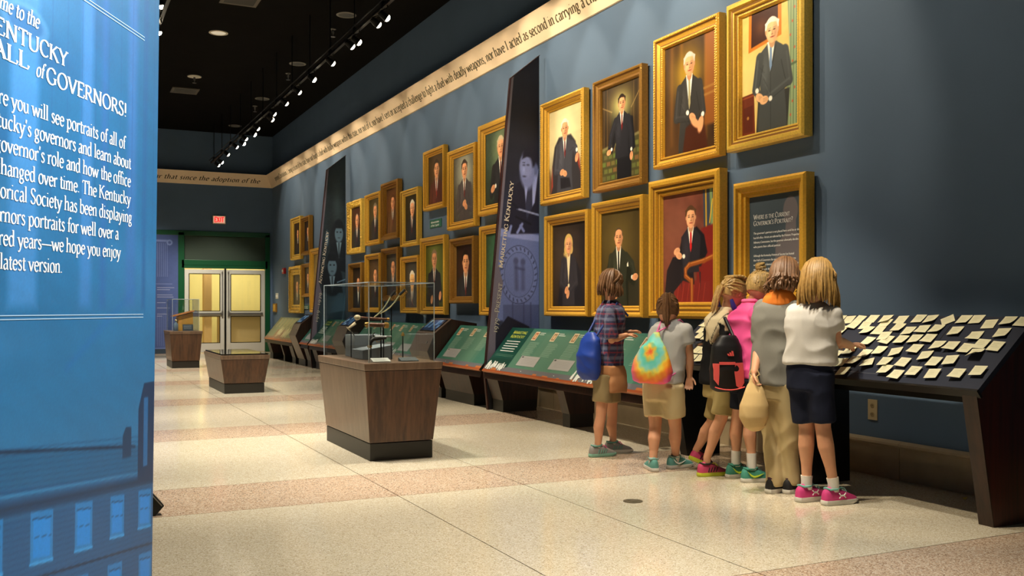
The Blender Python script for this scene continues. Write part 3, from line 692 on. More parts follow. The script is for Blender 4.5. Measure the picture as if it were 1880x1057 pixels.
def scrolls(y0, y1, z0, z1, s, d, mids=True):
    m = M()
    cs = [(y0, z0, 1, 1), (y1, z0, -1, 1), (y0, z1, 1, -1), (y1, z1, -1, -1)]
    for (y, z, a, b) in cs:
        for (u, v, r) in ((.35, .35, .3), (.8, .2, .2), (.2, .8, .2), (1.2, .18, .15), (.18, 1.2, .15), (1.5, .14, .1), (.14, 1.5, .1)):
            m.ell(fpos(y+a*u*s, z+b*v*s, d), (r*s*.4, r*s, r*s*.8), 7, 5)
    if mids:
        for (y, z) in (((y0+y1)/2, z0+.2*s), ((y0+y1)/2, z1-.2*s)):
            for u in (-.5, -.2, .2, .5): m.ell(fpos(y+u*s, z, d), (s*.08, s*.2, s*.14), 7, 5)
        for (y, z) in ((y0+.2*s, (z0+z1)/2), (y1-.2*s, (z0+z1)/2)):
            for u in (-.5, -.2, .2, .5): m.ell(fpos(y, z+u*s, d), (s*.08, s*.14, s*.2), 7, 5)
    return m
SKIN = (.86, .60, .42)
def man(P, hx, hy, r, suit=(.10, .10, .12), tie=(.45, .12, .1), hair=(.25, .18, .12), skin=SKIN, wid=2.15, shirt=(.92, .90, .84), bottom=-.2, turn=0, hands=None, woman=False, bald=False, q=.5, arms=True, vneck=2.3):
    r *= 1.26; wid *= .86; suit = tuple(c*1.25+.03 for c in suit)
    ch = hy-r*.95
    sh = ch-.55*r
    lit = tuple(min(1, c*1.6+.04) for c in suit); drk = tuple(c*.6 for c in suit)
    W = wid*r
    body = [(hx-.5*r, ch), (hx-.62*W, sh+.14*r), (hx-.92*W, sh-.25*r), (hx-.86*W, sh-1.6*r), (hx-.76*W, sh-3.1*r), (hx-.90*W, sh-5.2*r), (hx-.92*W, bottom-.1),
            (hx+.92*W, bottom-.1), (hx+.90*W, sh-5.2*r), (hx+.76*W, sh-3.1*r), (hx+.86*W, sh-1.6*r), (hx+.92*W, sh-.25*r), (hx+.62*W, sh+.14*r), (hx+.5*r, ch)]
    P.poly(body, suit, r*.14*q)
    P.glow(hx-.45*W, sh-1.6*r, .5*r, 1.4*r, lit, .35)
    if arms:
        el = {}
        hl = sorted(hands, key=lambda h_: h_[0]) if hands else []
        for sd in (-1, 1):
            e = (hx+sd*1.06*W, sh-2.9*r); el[sd] = e
            mine = [h_ for h_ in hl if (h_[0]-hx)*sd > 0] or hl
            if not mine: w_ = (hx+sd*.98*W, sh-5.6*r)
            else:
                h_ = mine[0] if sd < 0 else mine[-1]; w_ = (h_[0], h_[1])
                if abs(w_[0]-hx) > 1.15*W or w_[1] < sh-4.6*r: e = ((e[0]+w_[0])/2, max(e[1], (sh+w_[1])/2))
            P.line((hx+sd*.80*W, sh-.42*r), e, .92*r, suit, 1, r*.10)
            P.line(e, w_, .74*r, suit, 1, r*.10)
            P.line((hx+sd*.58*W, sh-1.1*r), (e[0]-sd*.42*r, e[1]+.2*r), r*.07, drk, .85, r*.08)
            P.line((e[0]-sd*.1*r, e[1]-.36*r), (w_[0], w_[1]-.34*r), r*.06, drk, .7, r*.07)
            P.line((hx+sd*.92*W, sh-.6*r), (e[0]+sd*.1*r, e[1]), r*.12, lit, .45 if sd < 0 else .2, r*.16)
            P.line((e[0], e[1]+.12*r), (w_[0], w_[1]+.14*r), r*.14, lit, .35, r*.18)
    P.poly([(hx-.48*r+turn*r*.2, ch+.12*r), (hx+.48*r+turn*r*.2, ch+.12*r), (hx+turn*r*.3, ch-vneck*r)], shirt, r*.08*q)
    P.line((hx-.55*r, ch-.05*r), (hx+turn*r*.3-.04*r, ch-vneck*r), r*.09, lit, .7, r*.07)
    P.line((hx+.55*r, ch-.05*r), (hx+turn*r*.3+.04*r, ch-vneck*r), r*.09, drk, .8, r*.07)
    P.line((hx+turn*r*.3, ch-vneck*r), (hx+turn*r*.3, bottom), r*.06, drk, .7, r*.06)
    if tie is not None:
        tx = hx+turn*r*.22
        P.poly([(tx-.12*r, ch-.15*r), (tx+.12*r, ch-.15*r), (tx+.17*r+turn*r*.08, ch-vneck*.8*r), (tx+turn*r*.08, ch-vneck*.98*r), (tx-.14*r+turn*r*.08, ch-vneck*.8*r)], tie, r*.05*q)
    P.ell(hx, ch+.12*r, .36*r, .55*r, tuple(c*.82 for c in skin), r*.1*q)
    hr = .86 if not woman else 1.02
    if woman:
        P.ell(hx, hy+.12*r, .98*r, 1.12*r, hair, r*.2*q); P.ell(hx-.62*r, hy-.55*r, .4*r, .55*r, hair, r*.2*q); P.ell(hx+.62*r, hy-.55*r, .4*r, .55*r, hair, r*.2*q)
    elif bald: P.ell(hx, hy+.1*r, .80*r, .92*r, tuple(c*.7+.1 for c in hair), r*.12*q)
    else: P.ell(hx-.03*r, hy+.22*r, .82*r, .92*r, hair, r*.12*q)
    for sd in (-1, 1): P.ell(hx+sd*.74*r, hy-.02*r, .10*r, .2*r, tuple(c*.8 for c in skin), r*.06*q)
    P.ell(hx, hy-.08*r, .70*r, .90*r, skin, r*.12*q)
    P.ell(hx+.02*r, hy+(.42 if not bald else .5)*r, .6*r, .34*r, tuple(min(1, c*1.08) for c in skin), r*.1*q)
    if not bald and not woman: P.poly([(hx-.74*r, hy+.1*r), (hx-.62*r, hy+.62*r), (hx-.1*r, hy+.72*r), (hx+.5*r, hy+.62*r), (hx+.72*r, hy+.1*r), (hx+.86*r, hy+.7*r), (hx, hy+1.15*r), (hx-.86*r, hy+.7*r)], hair, r*.1*q)
    P.ell(hx+.42*r, hy-.2*r, .26*r, .66*r, tuple(c*.72 for c in skin), r*.4, amt=.6)
    P.ell(hx-.3*r, hy-.2*r, .2*r, .3*r, tuple(min(1, c*1.15+.05) for c in skin), r*.3, amt=.7)
    dk = tuple(c*.28 for c in skin)
    for sd in (-1, 1):
        P.ell(hx+sd*.29*r+turn*.06*r, hy+.06*r, .13*r, .055*r, dk, r*.07)
        P.line((hx+(sd*.29-.15)*r, hy+.22*r), (hx+(sd*.29+.15)*r, hy+.24*r), r*.06, tuple(c*.5 for c in hair), .8, r*.06)
    P.line((hx+.04*r+turn*.1*r, hy+.05*r), (hx+.10*r+turn*.1*r, hy-.26*r), r*.06, tuple(c*.66 for c in skin), .8, r*.07)
    P.ell(hx+.05*r+turn*.08*r, hy-.28*r, .12*r, .06*r, tuple(c*.6 for c in skin), r*.08, amt=.8)
    P.ell(hx+.03*r, hy-.50*r, .24*r, .05*r, (.55, .2, .16), r*.06)
    P.line((hx-.3*r, hy-.22*r), (hx-.26*r, hy-.46*r), r*.03, tuple(c*.7 for c in skin), .6, r*.06); P.line((hx+.36*r, hy-.2*r), (hx+.32*r, hy-.46*r), r*.03, tuple(c*.6 for c in skin), .6, r*.06)
    for k in range(5): P.line((hx-wid*(.8-.12*k)*r, sh-(1.2+.5*k)*r), (hx-wid*(.5-.1*k)*r, sh-(1.7+.6*k)*r), r*.05, lit if k % 2 else drk, .35, r*.12)
    if hands:
        for (x, y_, rot, cuff) in hands:
            if cuff: P.line((x+cuff[0]*r, y_+cuff[1]*r), (x+cuff[0]*1.05*r, y_+cuff[1]*1.05*r), r*.42, shirt, 1, r*.08)
            P.ell(x, y_, .52*r, .34*r, skin, r*.1*q, rot)
            for k in (-1, 0, 1): P.line((x-.1*r, y_+k*.12*r), (x+.42*r*math.cos(rot)-k*.1*r*math.sin(rot), y_+.42*r*math.sin(rot)+k*.12*r), r*.04, tuple(c*.6 for c in skin), .7, r*.04)

# key: (Y near, Y far, z bottom, z top, moulding width, profile, gold, ornament, label, painter)
PORTRAITS = []
def portrait(y0, y1, z0, z1, mw, prof, gold, orn, label, painter, res=1.0, group='gilt-framed portraits on the blue wall'):
    pf = PROF[prof]; mx = pf[-1][0]; k = mw/mx
    t = thing('framed_portrait', label, 'portrait', (WALL, (y0+y1)/2, z0), group)
    f = obj('frame', moulding(y0, y1, z0, z1, pf, k), gold, t)
    fi = [p[0] for p in pf[1:]]; fd_ = [p[1] for p in pf[1:]]
    gm = M()
    for a_, b_ in {'plain': ((.052, .066), (.088, .095)), 'deep': ((.058, .074), (.093, .104)), 'cove': ((.034, .042), (.072, .084))}[prof]:
        g_ = moulding(y0, y1, z0, z1, [(a_, float(np.interp(a_, fi, fd_))+.0016), (b_, float(np.interp(b_, fi, fd_))+.0016)], k); gm.add(g_.v, g_.f)
    obj('dark_grooves', gm, 'groove', f)
    if 'b' in orn: obj('beading', beads(y0, y1, z0, z1, .022, .104, .009, .024), 'gold2', f, smooth=True)
    if 'i' in orn: obj('inner_beading', beads(y0, y1, z0, z1, mw*.86, .066, .007, .02), 'gold2', f, smooth=True)
    if 'c' in orn: obj('corner_scrolls', scrolls(y0, y1, z0, z1, mw*.62, .094), 'gold2', f, smooth=True)
    if 'o' in orn:
        m = M(); rr = random.Random(int(y0*10))
        for inset in (.02, mw*.45, mw*.7):
            b_ = beads(y0, y1, z0, z1, inset, .10-inset*.3, .020, .05)
            m.add([(x+rr.uniform(-.006, .006), y+rr.uniform(-.01, .01), z+rr.uniform(-.01, .01)) for x, y, z in b_.v], b_.f)
        obj('carved_ornament', m, 'gold2', f, smooth=True)
        obj('corner_scrolls', scrolls(y0, y1, z0, z1, mw*.9, .10), 'gold2', f, smooth=True)
    a0, a1, b0, b1 = y0+mw-.006, y1-mw+.006, z0+mw-.006, z1-mw+.006
    w_, h_ = a1-a0, b1-b0
    A = h_/w_
    nx = int(95*res); ny = int(nx*A*.9)
    P = Pic(1, A, nx, ny)
    painter(P, A); P.I = P.I*1.1
    P.build('canvas', lambda X, Y: (X*0+WALL-.036, a1-X*w_, b0+Y*w_), 'paint', t)
    return t
def bust(bg, halo, suit=(.09, .09, .10), tie=(.35, .12, .1), hair=(.2, .15, .1), hx=.5, hy=.68, r=.135, edge=(.05, .04, .03), seed=1, hands=None, skin=SKIN, wid=2.15, bald=False, extra=None, **kw):
    def f(P, A):
        P.I = P.I*0+np.array(bg); P.noise(.18, 2.5, seed)
        P.glow(hx, hy*A, .42, .45, halo, .75)
        yy = P.Y/A; vig = np.clip(((P.X-.5)/.75)**2+((yy-.6)/.85)**2, 0, 1); P.mix(vig*.55, edge)
        if extra: extra(P, A)
        hs = [(x, y*A, ro, cu) for x, y, ro, cu in hands] if hands else None
        man(P, hx, hy*A, r*1.12, suit, tie, hair, skin, wid, bald=bald, hands=hs, **kw)
        P.grain(.05, seed)
    return f

# --- right group -----------------------------------------------------------------
def pA(P, A):   # white-haired man seated in a red chair, dark robe-like suit, pale ground
    P.I = P.I*0+np.array((.70, .64, .46)); P.noise(.10, 2, 3); P.glow(.42, .70*A, .5, .5, (.93, .88, .68), .9)
    P.poly([(0, 0), (0, .28*A), (.2, .1*A), (.8, .1*A), (1, .4*A), (1, 0)], (.34, .22, .16), .12)
    P.poly([(.06, .02), (.10, .34*A), (.22, .36*A), (.26, .02)], (.62, .25, .18), .03); P.poly([(.74, .05), (.76, .46*A), (.9, .40*A), (.95, .05)], (.55, .2, .15), .03)
    P.poly([(.30, .66*A), (.17, .56*A), (.10, .34*A), (.12, .1*A), (.05, 0), (.97, 0), (.93, .2*A), (.86, .3*A), (.80, .56*A), (.66, .66*A)], (.19, .18, .19), .03)
    man(P, .48, .745*A, .105, (.17, .17, .19), (.4, .12, .12), (.86, .84, .78), wid=2.3, bottom=.0, hands=[(.40, .24*A, .2, None), (.48, .22*A, -.3, None), (.83, .37*A, 1.2, (0, .8))])
    P.poly([(.34, .18*A), (.36, .06), (.66, .06), (.62, .16*A)], (.12, .11, .12), .02)
def pB(P, A):   # standing man, panelled hall with arch, stone wall
    P.I = P.I*0+np.array((.20, .15, .09)); P.noise(.2, 2, 5)
    P.poly([(.25, .35*A), (.25, .68*A), (.32, .83*A), (.5, .9*A), (.68, .83*A), (.74, .68*A), (.74, .35*A)], (.14, .13, .09), .02)
    for x in (.05, .14, .82, .93): P.line((x, .3*A), (x, A), .02, (.36, .27, .15), .7)
    P.line((.02, .80*A), (.26, .73*A), .02, (.5, .4, .24), .8); P.line((.76, .72*A), (1, .9*A), .02, (.5, .4, .24), .8)
    P.glow(.5, .78*A, .25, .2, (.75, .70, .42), 1)
    P.poly([(0, .33*A), (.3, .37*A), (1, .43*A), (1, 0), (0, 0)], (.27, .26, .15), .01)
    for i in range(9):
        for j in range(5): P.poly([(i*.12+(j % 2)*.05, .02+j*.075*A), (i*.12+.10+(j % 2)*.05, .02+j*.075*A), (i*.12+.10+(j % 2)*.05, .02+j*.075*A+.05*A), (i*.12+(j % 2)*.05, .02+j*.075*A+.05*A)], (.36+.05*((i*j) % 3), .34+.04*((i+j) % 3), .20), .012, .7)
    P.line((0, .35*A), (1, .44*A), .04, (.46, .43, .28), .9)
    P.poly([(.40, 0), (.41, .35*A), (.36, .62*A), (.30, .5*A), (.25, .36*A), (.20, .33*A), (.26, .28*A), (.36, .4*A), (.40, .35*A)], (.08, .08, .10), .02)
    P.poly([(.40, 0), (.40, .66*A), (.62, .66*A), (.80, .62*A), (.86, .3*A), (.76, .26*A), (.76, 0)], (.09, .09, .11), .02)
    man(P, .52, .79*A, .092, (.08, .08, .10), (.42, .08, .07), (.16, .11, .07), wid=2.0, bottom=.3*A, hands=[(.18, .31*A, .2, (.6, .3)), (.76, .22*A, 1.4, (0, .75))])
def pC(P, A):   # silver-haired man standing, brown draped room
    P.I = P.I*0+np.array((.24, .16, .08)); P.noise(.15, 2, 6)
    for i, x in enumerate((.04, .14, .24, .33, .72, .8, .92, .99)): P.line((x, .1*A), (x+.01, A), .05, (.42, .27, .11) if i % 2 else (.18, .11, .06), .8, .05)
    P.poly([(.77, .2*A), (.78, A), (.96, A), (.96, .2*A)], (.50, .29, .11), .04)
    for z in (.46, .52): P.line((.74, z*A), (1, z*A+.02), .03, (.6, .42, .2), .7)
    P.glow(.46, .70*A, .28, .28, (.66, .52, .14), 1); P.glow(.1, .1*A, .3, .3, (.36, .24, .12), .6)
    man(P, .49, .775*A, .105, (.13, .125, .12), (.62, .58, .42), (.74, .71, .66), wid=2.05, bottom=.0, vneck=3.0, hands=[(.55, .30*A, -.6, (-.7, .5)), (.70, .24*A, 1.0, (.3, .6))])
    P.poly([(.36, 0), (.42, .22*A), (.56, .26*A), (.78, .2*A), (.84, 0)], (.26, .12, .06), .03)
    P.ell(.60, .245*A, .10, .045, SKIN, .02, -.6); P.ell(.70, .215*A, .05, .09, SKIN, .02, -.3)
def pD(P, A):   # white-haired man, cream wall with a picture, patterned green curtain, chest
    P.I = P.I*0+np.array((.85, .72, .40)); P.noise(.05, 2, 7); P.glow(.2, .45*A, .5, .4, (.93, .84, .55), .6)
    P.poly([(.12, .68*A), (.13, 1.05*A), (.70, 1.1*A), (.70, .74*A)], (.78, .46, .13), .01)
    P.poly([(.17, .715*A), (.18, 1.05*A), (.64, 1.05*A), (.64, .765*A)], (.24, .12, .08), .01); P.glow(.35, .86*A, .1, .1, (.4, .24, .14), .8)
    P.poly([(.80, 0), (.78, .4*A), (.84, .55*A), (.80, A), (1, A), (1, 0)], (.48, .56, .40), .02)
    for x in (.83, .87, .92, .97): P.line((x, .0), (x+.01, A), .018, (.68, .74, .56), .6, .02); P.line((x+.025, .0), (x+.03, A), .01, (.3, .4, .3), .6, .02)
    for i in range(9): P.ell(.85+.1*((i*7) % 3)/3, (.08+.105*i)*A, .012, .016, (.72, .34, .22), .01)
    P.line((.80, .47*A), (1, .49*A), .03, (.3, .38, .28), .8)
    P.poly([(0, 0), (0, .33*A), (.22, .34*A), (.24, 0)], (.40, .17, .09), .01); P.line((0, .31*A), (.23, .32*A), .02, (.55, .27, .14))
    P.poly([(.03, .03), (.03, .23*A), (.2, .24*A), (.2, .03)], (.33, .13, .07), .01); P.ell(.11, .14*A, .02, .02, (.65, .45, .2), .01)
    P.poly([(.26, 0), (.3, .3*A), (.84, .3*A), (.8, 0)], (.20, .20, .19), .02)
    man(P, .54, .80*A, .115, (.19, .20, .20), (.45, .55, .68), (.90, .88, .82), skin=(.93, .70, .50), wid=2.15, bottom=.02, turn=-.6, hands=[(.32, .285*A, -.5, (-.3, .6)), (.40, .255*A, .1, (.75, .0))])
def pE(P, A):   # woman with blonde hair in a dark suit
    P.I = P.I*0+np.array((.14, .11, .09)); P.noise(.2, 2, 9); P.glow(.35, .6*A, .4, .5, (.30, .24, .16), .7)
    P.poly([(.16, 0), (.2, .18*A), (.3, .46*A), (.40, .6*A), (.68, .58*A), (.84, .4*A), (.90, 0)], (.11, .10, .11), .02)
    man(P, .48, .74*A, .10, (.12, .11, .12), None, (.80, .66, .36), wid=1.9, bottom=.1*A, woman=True, vneck=3.6, shirt=(.86, .80, .64), hands=[(.42, .20*A, .8, (.5, .5)), (.46, .15*A, 1.2, None)])
    P.line((.36, .68*A-.06), (.44, .60*A), .05, (.84, .70, .40), .8, .04)
def pF(P, A):   # balding man in a green-black suit, olive ground
    P.I = P.I*0+np.array((.23, .19, .10)); P.noise(.1, 2, 10); P.glow(.45, .7*A, .45, .45, (.40, .33, .16), .9)
    P.poly([(.66, 0), (.72, .28*A), (.95, .30*A), (1, 0)], (.18, .17, .12), .03)
    P.poly([(.06, 0), (.08, .3*A), (.22, .52*A), (.34, .58*A), (.6, .57*A), (.7, .48*A), (.88, .28*A), (.84, .2*A), (.7, .26*A), (.7, 0)], (.12, .125, .08), .02)
    man(P, .45, .715*A, .108, (.12, .125, .085), (.10, .10, .08), (.30, .22, .14), wid=2.05, bottom=.0, vneck=3.6, bald=True, hands=[(.86, .30*A, .2, (-.5, 0)), (.40, .12*A, .5, None)])
    P.poly([(.66, .44*A), (.69, .46*A), (.70, .41*A), (.66, .41*A)], (.9, .88, .8), .01)
def pG(P, A):   # dark-haired man seated on a red chair, red ground, blue-gold flag
    P.I = P.I*0+np.array((.42, .23, .18)); P.noise(.15, 2, 11); P.glow(.25, .7*A, .4, .4, (.52, .32, .25), .7)
    P.poly([(.80, .55*A), (.78, A), (1, A), (1, .5*A)], (.22, .26, .32), .02)
    P.line((.84, .6*A), (.83, A), .025, (.80, .62, .18), .9); P.line((.95, .62*A), (.92, A), .05, (.5, .6, .38), .8); P.line((.9, .7*A), (.95, .9*A), .02, (.85, .68, .2), .8)
    P.poly([(.66, .16*A), (.66, .56*A), (.76, .66*A), (1, .69*A), (1, 0), (.7, 0)], (.47, .13, .11), .03); P.poly([(.2, 0), (.24, .12*A), (.34, .2*A), (.6, .2*A), (.9, .18*A), (.9, 0)], (.48, .15, .13), .02)
    for i in range(6): P.line((.28+i*.1, .02), (.32+i*.1, .17*A), .012, (.68, .26, .2), .5)
    P.poly([(.02, 0), (.08, .3*A), (.20, .42*A), (.4, .42*A), (.6, .3*A), (.62, .16*A), (.40, .20*A), (.22, .10*A), (.2, 0)], (.13, .11, .13), .015)
    P.poly([(.38, .6*A), (.30, .4*A), (.36, .34*A), (.74, .32*A), (.86, .44*A), (.80, .6*A), (.66, .68*A)], (.10, .09, .11), .02)
    man(P, .55, .765*A, .098, (.10, .09, .11), (.75, .12, .12), (.32, .22, .14), skin=(.90, .64, .47), wid=1.9, bottom=.35*A, hands=[(.28, .47*A, .3, None), (.32, .43*A, -.3, (.75, -.1))], arms=False)
    for a, b in (((.95, .40*A), (.80, .37*A)), ((.80, .37*A), (.52, .34*A)), ((.52, .34*A), (.45, .30*A)), ((.45, .30*A), (.45, .24*A)), ((.45, .24*A), (.56, .19*A)), ((.57, .2*A), (.57, 0))): P.line(a, b, .055, (.58, .30, .12), 1, .02); P.line((a[0], a[1]+.012), (b[0], b[1]+.012), .012, (.85, .58, .3), .7, .012)
big = 2.0
portrait(8.78, 9.76, 2.31, 3.47, .115, 'plain', 'gold', 'b', 'gold-beaded frame, white-haired man seated in dark suit, pale ground, beside the tall fin', pA, big)
portrait(7.67, 8.58, 2.33, 3.47, .10, 'cove', 'gold3', 'c', 'antique gold frame with man in dark suit standing before an arch and stone wall', pB, big)
portrait(6.50, 7.47, 2.43, 3.63, .105, 'cove', 'gold', 'bic', 'gold frame with silver-haired standing man, patterned tie, brown draped background', pC, big)
portrait(5.48, 6.39, 2.43, 3.64, .125, 'deep', 'gold2', 'bi', 'bright gold frame, white-haired man with blue tie, cream wall and green curtain, top right', pD, big)
portrait(8.70, 9.67, 1.05, 2.18, .11, 'plain', 'gold', '', 'gold frame with blonde woman in dark suit against dark ground', pE, big)
portrait(7.66, 8.61, 1.05, 2.225, .115, 'plain', 'gold', '', 'gold frame with balding man in green-black suit, olive ground, lower row', pF, big)
portrait(6.48, 7.54, 1.05, 2.32, .15, 'deep', 'gold', 'c', 'wide gold frame, man in red tie seated on red chair, lower row', pG, big)

# the framed text panel at the right end
t = thing('framed_text_panel', 'deep gold frame around a slate text panel with a grey head silhouette', 'framed sign', (WALL, 5.88, 1.20), 'gilt-framed portraits on the blue wall')
y0, y1, z0, z1, mw = 5.46, 6.30, 1.20, 2.16, .125
obj('frame', moulding(y0, y1, z0, z1, PROF['deep'], mw/.13), 'gold', t)
a0, a1, b0, b1 = y0+mw-.006, y1-mw+.006, z0+mw-.006, z1-mw+.006
P = Pic(1, (b1-b0)/(a1-a0), 120, 140, (.27, .32, .36)); A = (b1-b0)/(a1-a0)
for c in ((.80, .80*A, .135, .15*A),): P.ell(c[0], c[1], c[2], c[3], (.43, .41, .43), .01)
P.poly([(.72, .72*A), (.70, .56*A), (.52, .44*A), (.50, .0), (1, 0), (1, .48*A), (.9, .58*A), (.90, .72*A)], (.43, .41, .43), .01)
P.build('text_board', lambda X, Y: (X*0+WALL-.036, a1-X*(a1-a0), b0+Y*(a1-a0)), 'prntm', t)
m = M(); wv = a1-a0
fn = lambda a, b, d: (WALL-.0372-d, a1-.055-a, b)
text(m, 'Where is the Current', fn, .056, fit=.42, caps=.78); m.v = [(x, y, z+b1-.185) for x, y, z in m.v]; m2 = m
m = M(); text(m, "Governor's Portrait?", fn, .056, fit=.455, caps=.78); m.v = [(x, y, z+b1-.235) for x, y, z in m.v]; m2.add(m.v, m.f)
TX1 = ["The governor's portrait is not placed here until he or she", 'has left office. Artists are selected by the Historic Properties', 'Advisory Commission, but the governor ultimately decides', 'who paints their official portrait.', '',
       'Although the Kentucky Historical Society has hosted', 'the Hall of Governors for over 100 years, the process', "wasn't always so formal. Many of the portraits here were", "painted years after the governor's death and were based on", 'photographs or drawings.']
for i, ln in enumerate(TX1):
    if ln:
        m = M(); text(m, ln, fn, .0235, fit=min(.53, .0092*len(ln)), serif=False, weight=1.3, smooth=1)
        m.v = [(x, y, z+b1-.305-i*.036) for x, y, z in m.v]; m2.add(m.v, m.f)
obj('lettering', m2, 'white', t)

# --- middle group ------------------------------------------------------------------
def xt_hands(P, A): pass
portrait(10.53, 11.55, 2.34, 3.52, .13, 'plain', 'gold', '', 'gold frame, man in black suit on green-blue ground, partly behind the near fin, upper', bust((.22, .30, .26), (.55, .60, .42), hair=(.75, .68, .55), r=.12, hy=.76, hx=.6, hands=[(.30, .22, .5, (.6, .2))], seed=12, wid=2.3))
portrait(10.53, 11.51, 1.04, 2.20, .105, 'plain', 'gold', '', 'gold frame, grey-haired man on sea-green ground, partly behind the near fin, lower', bust((.20, .36, .27), (.28, .46, .34), hair=(.8, .76, .68), r=.125, hy=.78, hx=.62, seed=13, wid=2.1))
portrait(11.65, 12.63, 2.23, 3.34, .11, 'plain', 'gold', 'b', 'gold frame with seated man, hands folded, on pale smoky grey ground', bust((.36, .36, .33), (.78, .78, .68), suit=(.20, .18, .18), hair=(.22, .16, .12), r=.115, hy=.78, hands=[(.5, .27, .3, None), (.56, .22, -.6, None)], seed=14))
portrait(12.78, 13.61, 2.59, 3.48, .09, 'plain', 'gold', '', 'gold frame with man in dark red-brown suit above the small green plaque', bust((.20, .15, .10), (.45, .34, .18), suit=(.22, .10, .08), tie=(.5, .16, .1), r=.14, hy=.70, seed=15))
portrait(12.75, 13.75, 1.04, 2.19, .115, 'plain', 'gold', '', 'gold frame with tall man in black suit on leaf-green ground behind the glass case', bust((.34, .38, .14), (.48, .50, .22), suit=(.09, .09, .10), hair=(.55, .45, .35), r=.12, hy=.76, hx=.45, hands=[(.32, .12, 1.2, None), (.75, .18, 1.2, None)], seed=16))
portrait(11.67, 12.52, 1.20, 2.10, .10, 'deep', 'gold3', 'b', 'narrow gold frame with dark-haired man in black suit and white pocket square', bust((.13, .09, .08), (.30, .16, .12), hair=(.10, .07, .05), r=.16, hy=.66, seed=17, extra=None))
portrait(13.85, 14.65, 2.11, 3.00, .09, 'cove', 'gold2', 'bc', 'ornate gold frame with white-haired man in profile on dark ground', bust((.12, .11, .09), (.22, .19, .12), hair=(.85, .82, .74), r=.14, hy=.70, seed=18, turn=-.6))
portrait(14.77, 15.64, 2.28, 3.23, .11, 'deep', 'gold3', '', 'dark bronze-gold frame hung highest of its cluster, man in brown suit', bust((.32, .19, .08), (.5, .30, .12), suit=(.26, .17, .09), hair=(.35, .2, .1), r=.13, hy=.68, seed=19))
portrait(15.74, 16.60, 2.24, 3.14, .09, 'plain', 'gold', 'b', 'gold frame with grey man in profile on brown ground, between ornate and bronze frames', bust((.22, .20, .12), (.36, .32, .18), hair=(.5, .45, .38), r=.125, hy=.70, seed=20))
portrait(16.81, 17.74, 2.14, 3.12, .12, 'cove', 'gold2', 'o', 'heavily carved gold frame at the left end of the upper middle cluster', bust((.22, .12, .09), (.34, .18, .12), hair=(.7, .62, .5), r=.13, hy=.66, seed=21, bald=True))
portrait(16.78, 17.61, 1.05, 1.96, .085, 'deep', 'gold3', '', 'gold frame under the heavily carved one, man with high white collar', bust((.14, .11, .09), (.24, .18, .12), hair=(.2, .14, .1), r=.13, hy=.62, seed=22, tie=None))
portrait(15.74, 16.59, 1.05, 2.08, .09, 'plain', 'gold', 'b', 'gold frame with balding man on brown ground, second from left in the lower cluster', bust((.26, .2, .13), (.40, .30, .18), r=.13, hy=.66, seed=23, bald=True))
portrait(14.77, 15.62, 1.25, 2.13, .10, 'deep', 'gold3', '', 'gold frame with pale bald man on grey ground, below the bronze frame', bust((.24, .22, .18), (.34, .32, .26), r=.14, hy=.66, seed=24, bald=True, suit=(.17, .16, .16)))
portrait(13.85, 14.66, 1.05, 1.95, .09, 'plain', 'gold', '', 'gold frame with bright-faced white-haired man, lower row beside the green-ground portrait', bust((.20, .19, .16), (.34, .32, .26), hair=(.86, .82, .74), skin=(.95, .68, .40), r=.15, hy=.60, seed=25, suit=(.2, .19, .19)))
# --- far group ----------------------------------------------------------------------
portrait(21.54, 22.50, 2.24, 3.21, .13, 'cove', 'gold2', 'b', 'bright gold frame, upper left of the far cluster', bust((.09, .07, .06), (.2, .12, .08), r=.11, hy=.66, seed=26), .6)
portrait(20.66, 21.46, 2.30, 3.15, .10, 'deep', 'gold3', '', 'darker gold frame, upper right of the far cluster', bust((.08, .06, .06), (.16, .1, .08), r=.12, hy=.66, seed=27), .6)
portrait(21.49, 22.67, 1.01, 2.09, .20, 'cove', 'gold2', 'o', 'thick carved gold frame, lower left of the far cluster', bust((.16, .11, .08), (.3, .2, .12), r=.13, hy=.62, seed=28), .6)
portrait(20.70, 21.41, 1.37, 2.11, .08, 'plain', 'gold3', '', 'small dull gold frame between the carved frame and the narrow one, far cluster', bust((.22, .18, .12), (.32, .26, .16), r=.13, hy=.62, seed=29), .6)
portrait(19.63, 20.66, 1.03, 2.40, .12, 'plain', 'gold', '', 'large gold frame with pale ground, cut off by the far dark banner', bust((.55, .45, .22), (.68, .58, .32), r=.1, hy=.74, seed=30, hx=.7), .6)
for (y0, y1, z0, z1, lb, tx) in ((13.07, 13.54, 2.33, 2.45, 'green plaque with white words below the red-brown suit portrait', ['Administration', 'of the Capitol']), (21.05, 21.6, 1.10, 1.19, 'tiny green plaque below the small dull gold frame, far cluster', ['Portraits', 'of the State'])):
    t = thing('wall_plaque', lb, 'plaque', (WALL, (y0+y1)/2, z0))
    obj('plate', M().box(WALL-.012, y0, z0, WALL, y1, z1), mat('plaque_green', '2f6b58', .5), t, bevel=.003)
    m = M()
    n = 2
    for i in range(n):
        q = M(); text(q, tx[i], lambda a, b, d: (WALL-.0125-d, y1-.05-a, b), (z1-z0)*.36, fit=(y1-y0)*.72, serif=False, weight=1.3, smooth=1)
        q.v = [(x, y, z+z1-(z1-z0)*(.42+.4*i)) for x, y, z in q.v]; m.add(q.v, q.f)
    obj('lettering', m, 'white', t)

